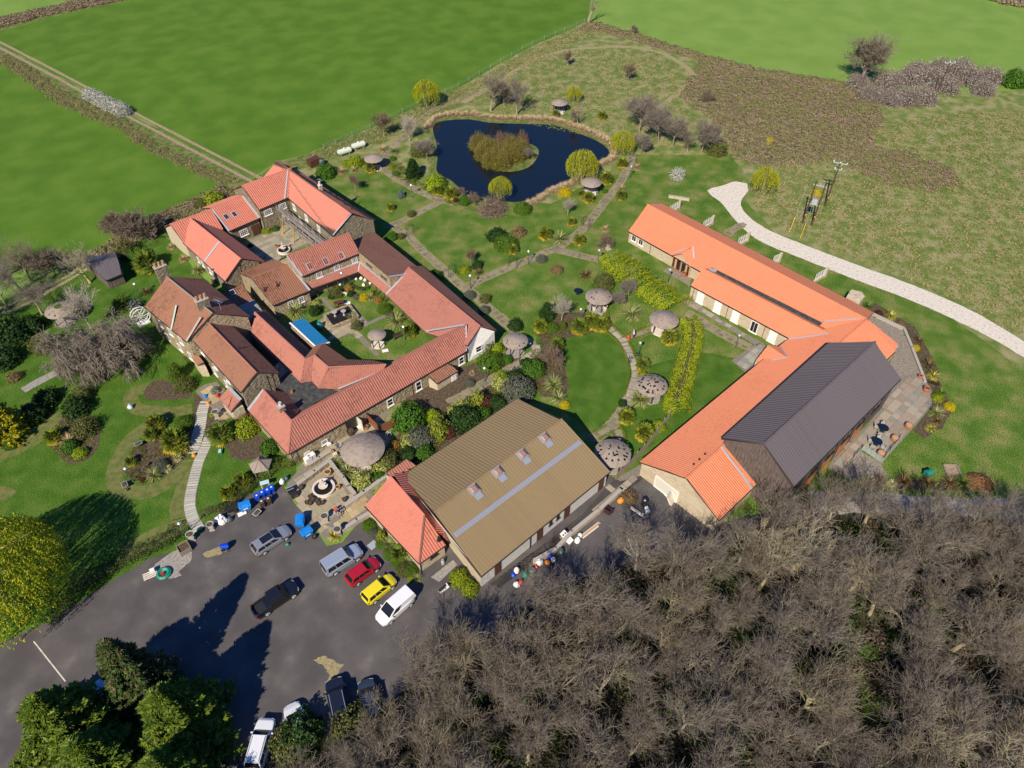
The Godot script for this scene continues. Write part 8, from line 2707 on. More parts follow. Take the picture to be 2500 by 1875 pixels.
func top_at(prof: Array,x: float) -> float:
	for i in prof.size() - 1:
		if x <= prof[i + 1].x:
			return lerpf(prof[i].y,prof[i + 1].y,clampf((x - prof[i].x) / maxf(prof[i + 1].x - prof[i].x,0.001),0.0,1.0))
	return prof[-1].y

# spec: l, w, h, belt profile (x from tail to nose), cabin base and roof spans, colour, and which panes are glazed
func vehicle(called: String,front: Vector3,rear: Vector3,s: Dictionary,label: String) -> Node3D:
	var c := (front + rear) * 0.5
	var d := flat_dir(rear,front)
	var h := thing(called,v3(c.x,0.045,c.z),atan2(-d.z,d.x),label,s.get("cat","car"))
	var paint: StandardMaterial3D = plain("paint_%s_%d" % [called,used[called]],s.paint,0.32)
	paint.clearcoat_enabled = true
	paint.clearcoat = 0.6
	paint.clearcoat_roughness = 0.08
	if s.get("metal",false): paint.metallic = 0.35
	var l: float = s.l
	var w: float = s.w
	var belt: Array = s.belt
	# lower body: rings round the plan
	var plan := rounded_plan(l,w)
	var n := plan.size()
	var rings := []
	for k in 6:
		var ring := []
		for p in plan:
			var t := top_at(belt,p.x / l + 0.5)
			var y: float = [0.2,0.3,0.55,t - 0.1,t - 0.02,t][k]
			var f: float = [0.93,0.985,1.0,0.985,0.95,0.86][k]
			ring.append(v3(p.x * (f if k != 5 else 0.95),y,p.y * f))
		rings.append(ring)
	var b := MB.new()
	for k in 5:
		for i in n:
			var j := (i + 1) % n
			b.quad(rings[k][i],rings[k][j],rings[k + 1][j],rings[k + 1][i])
	var bed: Array = s.get("bed",[])
	for i in n:
		var j := (i + 1) % n
		if i >= n / 2: continue
		var i2 := n - 1 - i
		var j2 := (n - 1 - j + n) % n
		var mx: float = (rings[5][i].x + rings[5][j].x) * 0.5 / l + 0.5
		if bed and mx > bed[0] and mx < bed[1]: continue
		b.quad(rings[5][i],rings[5][(n - i) % n],rings[5][(n - j) % n],rings[5][j])
	part("body",b.mesh(),paint,h)
	b = MB.new()
	b.box(v3(0,0.25,0),v3(l * 0.9,0.14,w * 0.9))
	part("underside",b.mesh(),M.gutter,h)
	if bed:
		b = MB.new()
		var x0: float = (bed[0] - 0.5) * l
		var x1: float = (bed[1] - 0.5) * l
		b.box(v3((x0 + x1) / 2,0.62,0),v3(x1 - x0 + 0.1,0.06,w * 0.84))
		for z in [-1,1]: b.box(v3((x0 + x1) / 2,0.86,z * w * 0.4),v3(x1 - x0,0.5,0.07))
		part("load_bed",b.mesh(),M.black_iron,h)
	# cabin: a frustum with glass set a little proud of it
	var cab: Dictionary = s.cab
	var roof_y: float = s.h
	var yb: float = cab.y
	var wb := w * 0.9
	var wr: float = w * cab.get("wr",0.72)
	var p0: float = (cab.b0 - 0.5) * l
	var p1: float = (cab.b1 - 0.5) * l
	var q0: float = (cab.r0 - 0.5) * l
	var q1: float = (cab.r1 - 0.5) * l
	var A := [v3(p0,yb,-wb / 2),v3(p1,yb,-wb / 2),v3(p1,yb,wb / 2),v3(p0,yb,wb / 2)]
	var R := [v3(q0,roof_y - 0.05,-wr / 2),v3(q1,roof_y - 0.05,-wr / 2),v3(q1,roof_y - 0.05,wr / 2),v3(q0,roof_y - 0.05,wr / 2)]
	var T := []
	for p in R: T.append(v3(p.x * 0.97 + (q0 + q1) * 0.015,roof_y,p.z * 0.86))
	b = MB.new()
	b.hexa(A,R)
	b.hexa(R,T)
	part("cabin",b.mesh(),paint,h)
	var pane := func(called_: String,e: Array,u0: float,u1: float,v0: float,v1: float) -> void:
		var g := MB.new()
		var at := func(u: float,v: float) -> Vector3:
			return (e[0].lerp(e[1],u)).lerp(e[3].lerp(e[2],u),v)
		var nn: Vector3 = (e[1] - e[0]).cross(e[3] - e[0]).normalized()
		var mid: Vector3 = at.call(0.5,0.5) - v3((p0 + p1) / 2,(yb + roof_y) / 2,0)
		if nn.dot(mid) < 0: nn = -nn
		var lo := [at.call(u0,v0),at.call(u1,v0),at.call(u1,v1),at.call(u0,v1)]
		var hi := []
		for p in lo: hi.append(p + nn * 0.012)
		g.hexa(lo,hi)
		part(called_,g.mesh(),M.window_glass,h)
	pane.call("windscreen",[A[1],A[2],R[2],R[1]],0.05,0.95,0.04,0.96)
	if s.get("rear_glass",true): pane.call("rear_window",[A[3],A[0],R[0],R[3]],0.07,0.93,0.12,0.9)
	for z in 2:
		var e := [A[3],A[2],R[2],R[3]] if z else [A[0],A[1],R[1],R[0]]
		for q in s.get("side",[[0.08,0.36],[0.39,0.63],[0.66,0.9]]): pane.call("side_window",e,q[0],q[1],0.1,0.88)
	if s.get("glass_roof",false):
		b = MB.new()
		b.box(v3(lerpf(q0,q1,0.66),roof_y + 0.004,0),v3((q1 - q0) * 0.62,0.012,wr * 0.74))
		part("glass_roof",b.mesh(),M.window_glass,h)
	if s.get("rails",false):
		for z in [-1,1]:
			b = MB.new()
			b.tube([v3(q0 + 0.15,roof_y + 0.05,z * wr * 0.42),v3(q1 - 0.15,roof_y + 0.05,z * wr * 0.42)],[0.025,0.025],5)
			part("roof_rail",b.mesh(),M.galvanised,h)
	if s.get("ribs",0):
		for i in int(s.ribs):
			b = MB.new()
			b.box(v3(lerpf(q0,q1,0.26),roof_y + 0.006,(i - (s.ribs - 1) * 0.5) * 0.2),v3(0.9,0.02,0.035))
			part("roof_rib",b.mesh(),paint,h)
	for x in s.get("axles",[-0.29,0.3]):
		for z in [-1,1]:
			var r: float = s.get("wheel",0.33)
			var wh := MB.new()
			var at := v3(x * l,r - 0.01,z * (w * 0.5 - 0.1))
			wh.tube([v3(0,0,-0.115),v3(0,0,0.115)],[r,r],18)
			var tyre := part("wheel",wh.mesh(),M.gutter,h,at)
			wh = MB.new()
			for i in 5:
				var a := TAU * i / 5
				wh.bar(v3(0,0,z * 0.122),v3(cos(a),sin(a),0) * r * 0.62 + v3(0,0,z * 0.122),0.09,0.03)
			wh.tube([v3(0,0,z * 0.1),v3(0,0,z * 0.12)],[r * 0.66,r * 0.66],14)
			part("rim",wh.mesh(),M.galvanised,tyre)
	for z in [-1,1]:
		b = MB.new()
		b.box(v3(l * 0.455,top_at(belt,0.97) - 0.16,z * w * 0.33),v3(0.2,0.15,0.36),-z * 0.35)
		part("headlight",b.mesh(),M.galvanised,h)
		b = MB.new()
		b.box(v3(-l * 0.47,top_at(belt,0.03) - 0.2,z * w * 0.36),v3(0.1,0.2,0.24))
		part("tail_light",b.mesh(),M.tail_red,h)
		b = MB.new()
		b.box(v3(p1 - l * 0.07,yb + 0.08,z * (w * 0.5 + 0.06)),v3(0.12,0.14,0.2))
		part("mirror",b.mesh(),paint,h)
	b = MB.new()
	b.box(v3(l * 0.485,0.42,0),v3(0.06,0.22,w * 0.6))
	part("grille",b.mesh(),M.gutter,h)
	b = MB.new()
	b.box(v3(-l * 0.492,0.5,0),v3(0.03,0.12,0.5))
	part("number_plate",b.mesh(),M.yellow_plastic,h)
	return h

func make_vehicles() -> void:
	plain("tail_red",lin(0.35,0.01,0.01),0.3)
	var hatch := [v2(0,0.86),v2(0.08,0.95),v2(0.6,0.93),v2(0.72,0.9),v2(0.9,0.78),v2(1,0.62)]
	var suv := [v2(0,0.95),v2(0.05,1.06),v2(0.7,1.04),v2(0.78,1.02),v2(0.95,0.95),v2(1,0.8)]
	var tall := [v2(0,1.05),v2(0.04,1.12),v2(0.7,1.08),v2(0.8,1.0),v2(0.95,0.8),v2(1,0.62)]
	vehicle("estate_car",V(-26.84,-46.14,0.6),V(-29.58,-43.68,0.6),{"l": 4.75,"w": 1.85,"h": 1.44,"belt": hatch,"paint": lin(0.3,0.32,0.36),"metal": true,"glass_roof": true,"cab": {"b0": 0.02,"b1": 0.74,"r0": 0.1,"r1": 0.56,"y": 0.9}},"silver estate car with a black glass roof parked apart near the bins")
	vehicle("off_road_car",V(-17.82,-43.56,0.8),V(-21.05,-40.97,0.8),{"l": 4.85,"w": 1.95,"h": 1.87,"belt": suv,"paint": lin(0.36,0.42,0.5),"metal": true,"rails": true,"wheel": 0.38,"cab": {"b0": 0.01,"b1": 0.74,"r0": 0.04,"r1": 0.62,"y": 1.0,"wr": 0.8}},"tall silver-blue off-road car, first in the row of four by the annex")
	vehicle("hatchback",V(-15.61,-41.99,0.6),V(-18.16,-39.68,0.6),{"l": 4.2,"w": 1.78,"h": 1.46,"belt": hatch,"paint": lin(0.36,0.008,0.018),"cab": {"b0": 0.03,"b1": 0.76,"r0": 0.14,"r1": 0.58,"y": 0.9}},"red hatchback between the off-road car and the yellow car")
	vehicle("hatchback",V(-13.53,-39.9,0.6),V(-16.01,-37.42,0.6),{"l": 4.1,"w": 1.76,"h": 1.55,"belt": hatch,"paint": lin(0.72,0.6,0.012),"cab": {"b0": 0.02,"b1": 0.77,"r0": 0.08,"r1": 0.58,"y": 0.92}},"bright yellow hatchback between the red car and the white van")
	vehicle("panel_van",V(-14.23,-34.87,0.7),V(-11.15,-38.08,0.7),{"l": 4.75,"w": 1.85,"h": 1.82,"belt": tall,"paint": lin(0.74,0.75,0.76),"cat": "van","rear_glass": false,"ribs": 5,"side": [[0.66,0.92]],"cab": {"b0": 0.01,"b1": 0.8,"r0": 0.04,"r1": 0.6,"y": 1.04,"wr": 0.8}},"white panel van, last in the row of four by the annex")
	vehicle("pickup_truck",V(-24.22,-38.95,0.7),V(-27.77,-35.89,0.7),{"l": 5.35,"w": 1.88,"h": 1.83,"belt": suv,"paint": lin(0.008,0.009,0.012),"cat": "pickup","wheel": 0.39,"bed": [0.03,0.36],"axles": [-0.27,0.32],"side": [[0.08,0.46],[0.5,0.9]],"cab": {"b0": 0.36,"b1": 0.76,"r0": 0.39,"r1": 0.64,"y": 1.02,"wr": 0.78}},"black double-cab pickup standing at the edge of the cypress shadow")
	vehicle("panel_van",V(-37.25,-29.92,1.9),V(-41.15,-26.34,1.9),{"l": 5.9,"w": 2.05,"h": 2.5,"belt": [v2(0,1.25),v2(1,1.2)],"paint": lin(0.4,0.52,0.66),"cat": "van","rear_glass": false,"ribs": 5,"wheel": 0.36,"side": [[0.7,0.93]],"cab": {"b0": 0.01,"b1": 0.98,"r0": 0.02,"r1": 0.86,"y": 1.15,"wr": 0.86}},"pale blue-white high-roofed van half hidden by the cypresses")
	vehicle("parked_car",V(-23.86,-24.03,0.9),V(-24.01,-21.15,0.9),{"l": 4.7,"w": 1.85,"h": 1.66,"belt": suv,"paint": lin(0.68,0.7,0.72),"rails": true,"cab": {"b0": 0.02,"b1": 0.74,"r0": 0.08,"r1": 0.6,"y": 0.98,"wr": 0.78}},"white car with roof rails dappled by branch shadows at the bottom")
	vehicle("parked_car",V(-21.36,-25.3,0.7),V(-20.33,-23.39,0.7),{"l": 4.4,"w": 1.8,"h": 1.5,"belt": hatch,"paint": lin(0.66,0.68,0.7),"cab": {"b0": 0.03,"b1": 0.74,"r0": 0.12,"r1": 0.56,"y": 0.9}},"white car mostly hidden under the evergreen at the bottom")
	vehicle("parked_car",V(-17.8,-27.98,0.9),V(-16.67,-25.11,0.9),{"l": 4.7,"w": 1.9,"h": 1.75,"belt": suv,"paint": lin(0.01,0.012,0.02),"rails": true,"cab": {"b0": 0.02,"b1": 0.76,"r0": 0.06,"r1": 0.62,"y": 1.0,"wr": 0.8}},"black car with bright roof rails in the shade of the wood edge")
	vehicle("parked_car",V(-14.59,-27.85,0.9),V(-13.67,-25.35,0.9),{"l": 4.4,"w": 1.8,"h": 1.55,"belt": hatch,"paint": lin(0.03,0.04,0.055),"cab": {"b0": 0.03,"b1": 0.76,"r0": 0.1,"r1": 0.6,"y": 0.92}},"dark grey car right of the black one under the branches")
	# scooter
	var at := V(-7.54,-38.77)
	var h := thing("motor_scooter",v3(at.x,0.045,at.z),0.75,"white motor scooter parked by the brown barn corner","scooter")
	var b := MB.new()
	b.hexa([v3(-0.7,0.35,-0.16),v3(0.1,0.3,-0.2),v3(0.1,0.3,0.2),v3(-0.7,0.35,0.16)],[v3(-0.75,0.72,-0.12),v3(0.0,0.68,-0.15),v3(0.0,0.68,0.15),v3(-0.75,0.72,0.12)])
	b.hexa([v3(0.0,0.25,-0.18),v3(0.5,0.25,-0.18),v3(0.5,0.25,0.18),v3(0.0,0.25,0.18)],[v3(0.0,0.33,-0.18),v3(0.5,0.33,-0.18),v3(0.5,0.33,0.18),v3(0.0,0.33,0.18)])
	b.hexa([v3(0.45,0.3,-0.2),v3(0.62,0.3,-0.2),v3(0.62,0.3,0.2),v3(0.45,0.3,0.2)],[v3(0.38,0.95,-0.14),v3(0.5,0.98,-0.14),v3(0.5,0.98,0.14),v3(0.38,0.95,0.14)])
	part("body",b.mesh(),M.white_paint,h)
	b = MB.new()
	b.box(v3(-0.35,0.76,0),v3(0.75,0.1,0.28))
	part("seat",b.mesh(),M.black_iron,h)
	b = MB.new()
	b.tube([v3(0.42,1.05,-0.34),v3(0.46,1.0,0),v3(0.42,1.05,0.34)],[0.025,0.03,0.025],5)
	part("handlebar",b.mesh(),M.black_iron,h)
	b = MB.new()
	b.box(v3(-0.78,0.6,0),v3(0.06,0.14,0.2))
	part("tail_light",b.mesh(),M.tail_red,h)
	for x in [-0.55,0.68]:
		b = MB.new()
		b.tube([v3(x,0.22,-0.06),v3(x,0.22,0.06)],[0.22,0.22],14)
		part("wheel",b.mesh(),M.gutter,h)

# ------------------------------------------------------------------ people: one skin over a jointed skeleton
func figure(at: Vector3,turn: float,bones: Array,label: String) -> void:
	var h := thing("person",at,turn,label,"person")
	var cell := 0.036
	var lo := v3(1e9,1e9,1e9)
	var hi := -lo
	for e in bones:
		for k in 2:
			var r := Vector3.ONE * (float(e[2 + k]) + cell * 2)
			lo = lo.min(e[k] - r)
			hi = hi.max(e[k] + r)
	var n := Vector3i(((hi - lo) / cell).ceil())
	var field := PackedFloat32Array()
	field.resize((n.x + 1) * (n.y + 1) * (n.z + 1))
	field.fill(1.0)
	var sy := n.x + 1
	var sz := sy * (n.y + 1)
	for e in bones:
		var a: Vector3 = e[0]
		var d: Vector3 = e[1] - a
		var dd := maxf(d.length_squared(),1e-6)
		var r0: float = e[2]
		var r1: float = e[3]
		var pad := Vector3.ONE * (maxf(r0,r1) + 0.1)
		var g0 := Vector3i(((a.min(e[1]) - pad - lo) / cell).floor()).clamp(Vector3i.ZERO,n)
		var g1 := Vector3i(((a.max(e[1]) + pad - lo) / cell).ceil()).clamp(Vector3i.ZERO,n)
		for z in range(g0.z,g1.z + 1):
			for y in range(g0.y,g1.y + 1):
				for x in range(g0.x,g1.x + 1):
					var p := lo + v3(x,y,z) * cell
					var t := clampf((p - a).dot(d) / dd,0.0,1.0)
					var f := p.distance_to(a + d * t) - lerpf(r0,r1,t)
					var i := x + y * sy + z * sz
					var o := field[i]
					var m := clampf(0.5 + 0.5 * (o - f) / 0.03,0.0,1.0)
					field[i] = lerpf(o,f,m) - 0.03 * m * (1.0 - m)
	var ids := {}
	var pts := PackedVector3Array()
	var corner := [0,1,sy,sy + 1,sz,sz + 1,sz + sy,sz + sy + 1]
	for z in n.z:
		for y in n.y:
			for x in n.x:
				var i := x + y * sy + z * sz
				var s := ZERO
				var k := 0
				for ax in 3:
					for u in 4:
						var c0: int = [[0,2,4,6],[0,1,4,5],[0,1,2,3]][ax][u]
						var c1 := c0 + (1 << ax)
						var f0 := field[i + corner[c0]]
						var f1 := field[i + corner[c1]]
						if (f0 < 0.0) != (f1 < 0.0):
							var t := f0 / (f0 - f1)
							var q := v3(c0 & 1,(c0 >> 1) & 1,(c0 >> 2) & 1)
							q[ax] += t
							s += q
							k += 1
				if k:
					ids[i] = pts.size()
					pts.append(lo + (v3(x,y,z) + s / k) * cell)
	var b := MB.new()
	var tone := func(p: Vector3) -> Color:
		var best := 1e9
		var c := Color.WHITE
		for e in bones:
			var a: Vector3 = e[0]
			var d: Vector3 = e[1] - a
			var t := clampf((p - a).dot(d) / maxf(d.length_squared(),1e-6),0.0,1.0)
			var f := p.distance_to(a + d * t) - lerpf(e[2],e[3],t)
			if f < best:
				best = f
				c = e[4]
		return c
	for z in range(1,n.z):
		for y in range(1,n.y):
			for x in range(1,n.x):
				var i := x + y * sy + z * sz
				for ax in 3:
					var st: int = [1,sy,sz][ax]
					if (field[i] < 0.0) == (field[i + st] < 0.0): continue
					var u: int = [sy,sz,1][ax]
					var w: int = [sz,1,sy][ax]
					if not (ids.has(i) and ids.has(i - u) and ids.has(i - w) and ids.has(i - u - w)): continue
					var A := pts[ids[i]]
					var B := pts[ids[i - u]]
					var C := pts[ids[i - u - w]]
					var D := pts[ids[i - w]]
					b.col = tone.call((A + C) * 0.5)
					if field[i] < 0.0: b.quad(A,D,C,B)
					else: b.quad(A,B,C,D)
	# fingers, nose and ears grow out of the same mesh
	for e in bones:
		if e.size() > 5 and e[5] == "hand":
			var d: Vector3 = (e[1] - e[0]).normalized()
			var s := d.cross(Vector3.RIGHT if absf(d.x) < 0.8 else UP).normalized()
			b.col = e[4]
			for k in 4:
				var r: Vector3 = e[1] + s * (k - 1.5) * 0.02
				var l: float = [0.065,0.078,0.074,0.058][k]
				b.tube([r,r + d * l * 0.5,r + d * l * 0.8 + d.cross(s) * 0.02],[0.01,0.0095,0.008],5)
			b.tube([e[0] + s * 0.03,e[0] + s * 0.055 + d * 0.04,e[0] + s * 0.05 + d * 0.07],[0.012,0.011,0.009],5)
		if e.size() > 5 and e[5] == "head":
			b.col = e[4]
			var f: Vector3 = e[6]
			var m: Vector3 = (e[0] + e[1]) * 0.5
			var s := f.cross(UP).normalized()
			b.tube([m + f * 0.085,m + f * 0.125 - UP * 0.03],[0.012,0.018],5)
			for k in [-1,1]: b.tube([m + s * 0.085 * k,m + s * 0.105 * k + UP * 0.03],[0.02,0.014],5)
			b.col = Color(0.02,0.015,0.012)
			for k in [-1,1]: b.box(m + f * 0.098 + s * 0.034 * k + UP * 0.02,v3(0.02,0.012,0.02))
			b.col = Color(0.3,0.08,0.07)
			b.box(m + f * 0.094 - UP * 0.055,v3(0.045,0.012,0.03))
	part("body",b.mesh(),M.person_skin,h)

# joints of a standing or seated figure; forward is -z
func bones_of(j: Dictionary,c: Dictionary) -> Array:
	var out := [
		[j.hip,j.chest,0.135,0.15,c.top],[j.chest + v3(-0.14,0.1,0),j.chest + v3(0.14,0.1,0),0.075,0.075,c.top],[j.hip + v3(-0.07,-0.02,0),j.hip + v3(0.07,-0.02,0),0.12,0.12,c.legs],
		[j.chest + v3(0,0.12,0),j.head - v3(0,0.09,0),0.055,0.05,c.skin],[j.head - v3(0,0.05,0),j.head + v3(0,0.03,0),0.078,0.09,c.skin,"head",j.face],[j.head + v3(0,0.06,0) - j.face * 0.02,j.head + v3(0,0.045,0) - j.face * 0.03,0.085,0.085,c.hair],
	]
	for s in [-1,1]:
		var k := "l" if s < 0 else "r"
		var sh: Vector3 = j.chest + v3(0.19 * s,0.1,0)
		var hp: Vector3 = j.hip + v3(0.09 * s,-0.04,0)
		out.append([sh,j["elbow_" + k],0.055,0.043,c.top])
		out.append([j["elbow_" + k],j["wrist_" + k],0.042,0.03,c.arm])
		var d: Vector3 = (j["wrist_" + k] - j["elbow_" + k]).normalized()
		out.append([j["wrist_" + k],j["wrist_" + k] + d * 0.08,0.03,0.034,c.skin,"hand"])
		out.append([hp,j["knee_" + k],0.085,0.06,c.legs])
		out.append([j["knee_" + k],j["ankle_" + k],0.058,0.04,c.shin])
		out.append([j["ankle_" + k] - v3(0,0.03,0),j["ankle_" + k] + v3(0,-0.05,-0.17),0.045,0.04,c.shoe])
	return out

func make_people() -> void:
	tinted("person_skin",Color(1,1,1),0.75)
	var skin := Color(0.5,0.3,0.21)
	var j := {"hip": v3(0,0.62,0),"chest": v3(0,1.02,-0.08),"head": v3(0,1.36,-0.16),"face": v3(0,-0.35,-0.94),"elbow_l": v3(-0.27,0.86,-0.14),"wrist_l": v3(-0.12,0.84,-0.34),"elbow_r": v3(0.27,0.86,-0.14),"wrist_r": v3(0.1,0.86,-0.35),"knee_l": v3(-0.14,0.5,-0.42),"ankle_l": v3(-0.13,0.08,-0.5),"knee_r": v3(0.14,0.5,-0.42),"ankle_r": v3(0.16,0.08,-0.44)}
	var p := V(-20.99,-48.84)
	figure(v3(p.x,0.08,p.z),deg_to_rad(215.0),bones_of(j,{"top": Color(0.02,0.03,0.08),"arm": skin,"legs": Color(0.06,0.11,0.2),"shin": Color(0.06,0.11,0.2),"shoe": Color(0.03,0.03,0.04),"skin": skin,"hair": Color(0.03,0.02,0.015)}),"person in navy top and jeans sitting on the ramp wall, bent over their hands")
	j = {"hip": v3(0,0.92,0),"chest": v3(0,1.32,0),"head": v3(0,1.64,-0.02),"face": v3(0,-0.1,-0.99),"elbow_l": v3(-0.28,1.12,0.03),"wrist_l": v3(-0.2,1.1,-0.22),"elbow_r": v3(0.28,1.12,0.03),"wrist_r": v3(0.18,1.1,-0.22),"knee_l": v3(-0.11,0.5,-0.04),"ankle_l": v3(-0.12,0.09,0.02),"knee_r": v3(0.12,0.5,0.0),"ankle_r": v3(0.15,0.09,0.04)}
	p = V(-22.73,-58.69)
	figure(v3(p.x,0.08,p.z),deg_to_rad(20.0),bones_of(j,{"top": Color(0.07,0.06,0.2),"arm": Color(0.07,0.06,0.2),"legs": Color(0.01,0.14,0.13),"shin": skin,"shoe": Color(0.4,0.4,0.4),"skin": skin,"hair": Color(0.06,0.04,0.03)}),"person in navy patterned top and green shorts standing before the open door")
	j = {"hip": v3(0,0.9,0.04),"chest": v3(0,1.3,-0.04),"head": v3(0,1.6,-0.1),"face": v3(0,-0.3,-0.95),"elbow_l": v3(-0.28,1.1,-0.08),"wrist_l": v3(-0.2,0.98,-0.3),"elbow_r": v3(0.28,1.1,-0.08),"wrist_r": v3(0.2,1.0,-0.32),"knee_l": v3(-0.1,0.5,-0.06),"ankle_l": v3(-0.12,0.09,0.06),"knee_r": v3(0.12,0.5,0.04),"ankle_r": v3(0.14,0.09,0.14)}
	p = V(18.53,-80.63)
	figure(v3(p.x,0.06,p.z),deg_to_rad(75.0),bones_of(j,{"top": Color(0.62,0.64,0.68),"arm": skin,"legs": Color(0.05,0.06,0.09),"shin": Color(0.05,0.06,0.09),"shoe": Color(0.03,0.03,0.03),"skin": skin,"hair": Color(0.6,0.6,0.62)}),"gardener in a white top and pale cap working between the box hedges")
	# the gardener's orange mower
	p = V(17.76,-80.63)
	var h := thing("garden_mower",v3(p.x,0.05,p.z),1.3,"orange-red garden machine in front of the gardener","mower")
	var b := MB.new()
	b.box(v3(0,0.28,0),v3(0.6,0.28,0.45))
	b.box(v3(0.05,0.47,0),v3(0.34,0.14,0.32))
	part("housing",b.mesh(),plain("machine_orange",lin(0.6,0.09,0.03),0.4),h)
	for x in [-0.25,0.25]:
		for z in [-0.26,0.26]:
			b = MB.new()
			b.tube([v3(x,0.12,z - 0.03),v3(x,0.12,z + 0.03)],[0.12,0.12],10)
			part("wheel",b.mesh(),M.gutter,h)
	b = MB.new()
	b.tube([v3(-0.3,0.35,-0.18),v3(-0.85,0.95,-0.18),v3(-0.85,0.95,0.18),v3(-0.3,0.35,0.18)],[0.015,0.015,0.015,0.015],5)
	part("handle",b.mesh(),M.black_iron,h)

# ------------------------------------------------------------------ small things, each from a few shaped parts
# shapes: ["b", centre, size], ["h", lower outline, upper outline], ["t", points, radii], ["l", at, profile]
func kit(called: String,at: Vector3,deg: float,label: String,category: String,parts: Array,group := "") -> void:
	var h := thing(called,v3(at.x,0.06,at.z),deg_to_rad(deg),label,category,group)
	for e in parts:
		var b := MB.new()
		for s in e[2]:
			match s[0]:
				"b": b.box(s[1],s[2])
				"f": b.hexa(_flat(s[1],s[2]),_flat(s[3],s[4]))
				"t": b.tube(s[1],s[2],6)
				"l": b.lathe(s[1],s[2],14)
		part(e[0],b.mesh(),M[e[1]],h)

# a rectangle round a centre, lying level
func _flat(c: Vector3,s: Vector2) -> Array:
	return [c + v3(-s.x,0,-s.y) / 2,c + v3(s.x,0,-s.y) / 2,c + v3(s.x,0,s.y) / 2,c + v3(-s.x,0,s.y) / 2]

func bin(at: Vector3,deg: float,m: String,label: String) -> void:
	kit("wheelie_bin",at,deg,label,"bin",[
		["tub",m,[["f",v3(0,0.06,0),v2(0.44,0.5),v3(0,0.98,0),v2(0.56,0.66)]]],
		["lid",m,[["f",v3(0,0.98,0),v2(0.62,0.74),v3(0,1.06,-0.02),v2(0.56,0.66)],["b",v3(0,1.0,0.38),v3(0.5,0.05,0.08)]]],
		["label_plate","white_paint",[["b",v3(0.02,1.065,0.02),v3(0.2,0.01,0.2)]]],
		["wheel","gutter",[["t",[v3(-0.28,0.1,0.26),v3(-0.22,0.1,0.26)],[0.1,0.1]],["t",[v3(0.22,0.1,0.26),v3(0.28,0.1,0.26)],[0.1,0.1]]]]],"wheeled bins by the hedge")

func dumpster(at: Vector3,deg: float,label: String) -> void:
	kit("waste_container",at,deg,label,"bin",[
		["tub","sky_plastic",[["f",v3(0,0.2,0),v2(1.1,0.8),v3(0,1.05,0),v2(1.36,1.0)]]],
		["lid","sky_plastic",[["f",v3(0,1.05,0),v2(1.42,1.08),v3(0,1.16,0),v2(1.4,0.9)],["f",v3(0,1.16,0),v2(1.4,0.9),v3(0,1.24,0),v2(1.36,0.5)]]],
		["lid_rib","sky_plastic",[["b",v3(-0.45,1.2,0),v3(0.06,0.1,0.9)],["b",v3(0.45,1.2,0),v3(0.06,0.1,0.9)]]],
		["label_plate","white_paint",[["b",v3(0,0.7,0.47),v3(0.6,0.14,0.03)]]],
		["wheel","gutter",[["b",v3(-0.45,0.1,0.3),v3(0.08,0.2,0.2)],["b",v3(0.45,0.1,0.3),v3(0.08,0.2,0.2)],["b",v3(-0.45,0.1,-0.3),v3(0.08,0.2,0.2)],["b",v3(0.45,0.1,-0.3),v3(0.08,0.2,0.2)]]]],"blue waste containers")

func barrow(at: Vector3,deg: float,m: String,label: String) -> void:
	kit("wheelbarrow",at,deg,label,"wheelbarrow",[
		["tray",m,[["f",v3(0,0.32,0),v2(0.5,0.4),v3(0.02,0.6,0),v2(0.95,0.68)]]],
		["load","bed_soil",[["f",v3(0.02,0.6,0),v2(0.84,0.58),v3(0.02,0.66,0),v2(0.5,0.3)]]],
		["frame","black_iron",[["t",[v3(0.62,0.2,0),v3(0.2,0.3,0.2),v3(-0.85,0.55,0.28)],[0.02,0.02,0.02]],["t",[v3(0.62,0.2,0),v3(0.2,0.3,-0.2),v3(-0.85,0.55,-0.28)],[0.02,0.02,0.02]],["b",v3(-0.3,0.16,0.2),v3(0.04,0.32,0.04)],["b",v3(-0.3,0.16,-0.2),v3(0.04,0.32,0.04)]]],
		["wheel","gutter",[["t",[v3(0.62,0.19,-0.05),v3(0.62,0.19,0.05)],[0.19,0.19]]]]])

func sack(at: Vector3,s: float,m: String,label: String,group := "") -> void:
	var h := thing("sack",v3(at.x,0.05,at.z),rng.randf() * 6.0,label,"sack",group)
	var b := MB.new()
	var k := rng.randf_range(0.85,1.15)
	b.lathe(ZERO,[v2(0.34,0) * s,v2(0.42,0.18) * s,v2(0.36 * k,0.42) * s,v2(0.16,0.56) * s,v2(0.06,0.6) * s],9,1.0,0.8)
	part("bag",b.mesh(),M[m],h)
	b = MB.new()
	b.lathe(ZERO,[v2(0.06,0.58) * s,v2(0.14,0.7) * s,v2(0.0,0.66) * s],7)
	part("neck",b.mesh(),M[m],h)

func chair(at: Vector3,deg: float,label: String) -> void:
	kit("terrace_chair",at,deg,label,"chair",[
		["seat","rattan_grey",[["f",v3(0,0.4,0),v2(0.5,0.5),v3(0,0.46,0),v2(0.54,0.54)]]],
		["backrest","rattan_grey",[["f",v3(-0.25,0.44,0),v2(0.07,0.54),v3(-0.34,0.88,0),v2(0.06,0.5)]]],
		["leg","black_iron",[["b",v3(-0.22,0.2,-0.22),v3(0.04,0.4,0.04)]]],["leg","black_iron",[["b",v3(0.22,0.2,-0.22),v3(0.04,0.4,0.04)]]],["leg","black_iron",[["b",v3(-0.22,0.2,0.22),v3(0.04,0.4,0.04)]]],["leg","black_iron",[["b",v3(0.22,0.2,0.22),v3(0.04,0.4,0.04)]]]],"terrace chairs")

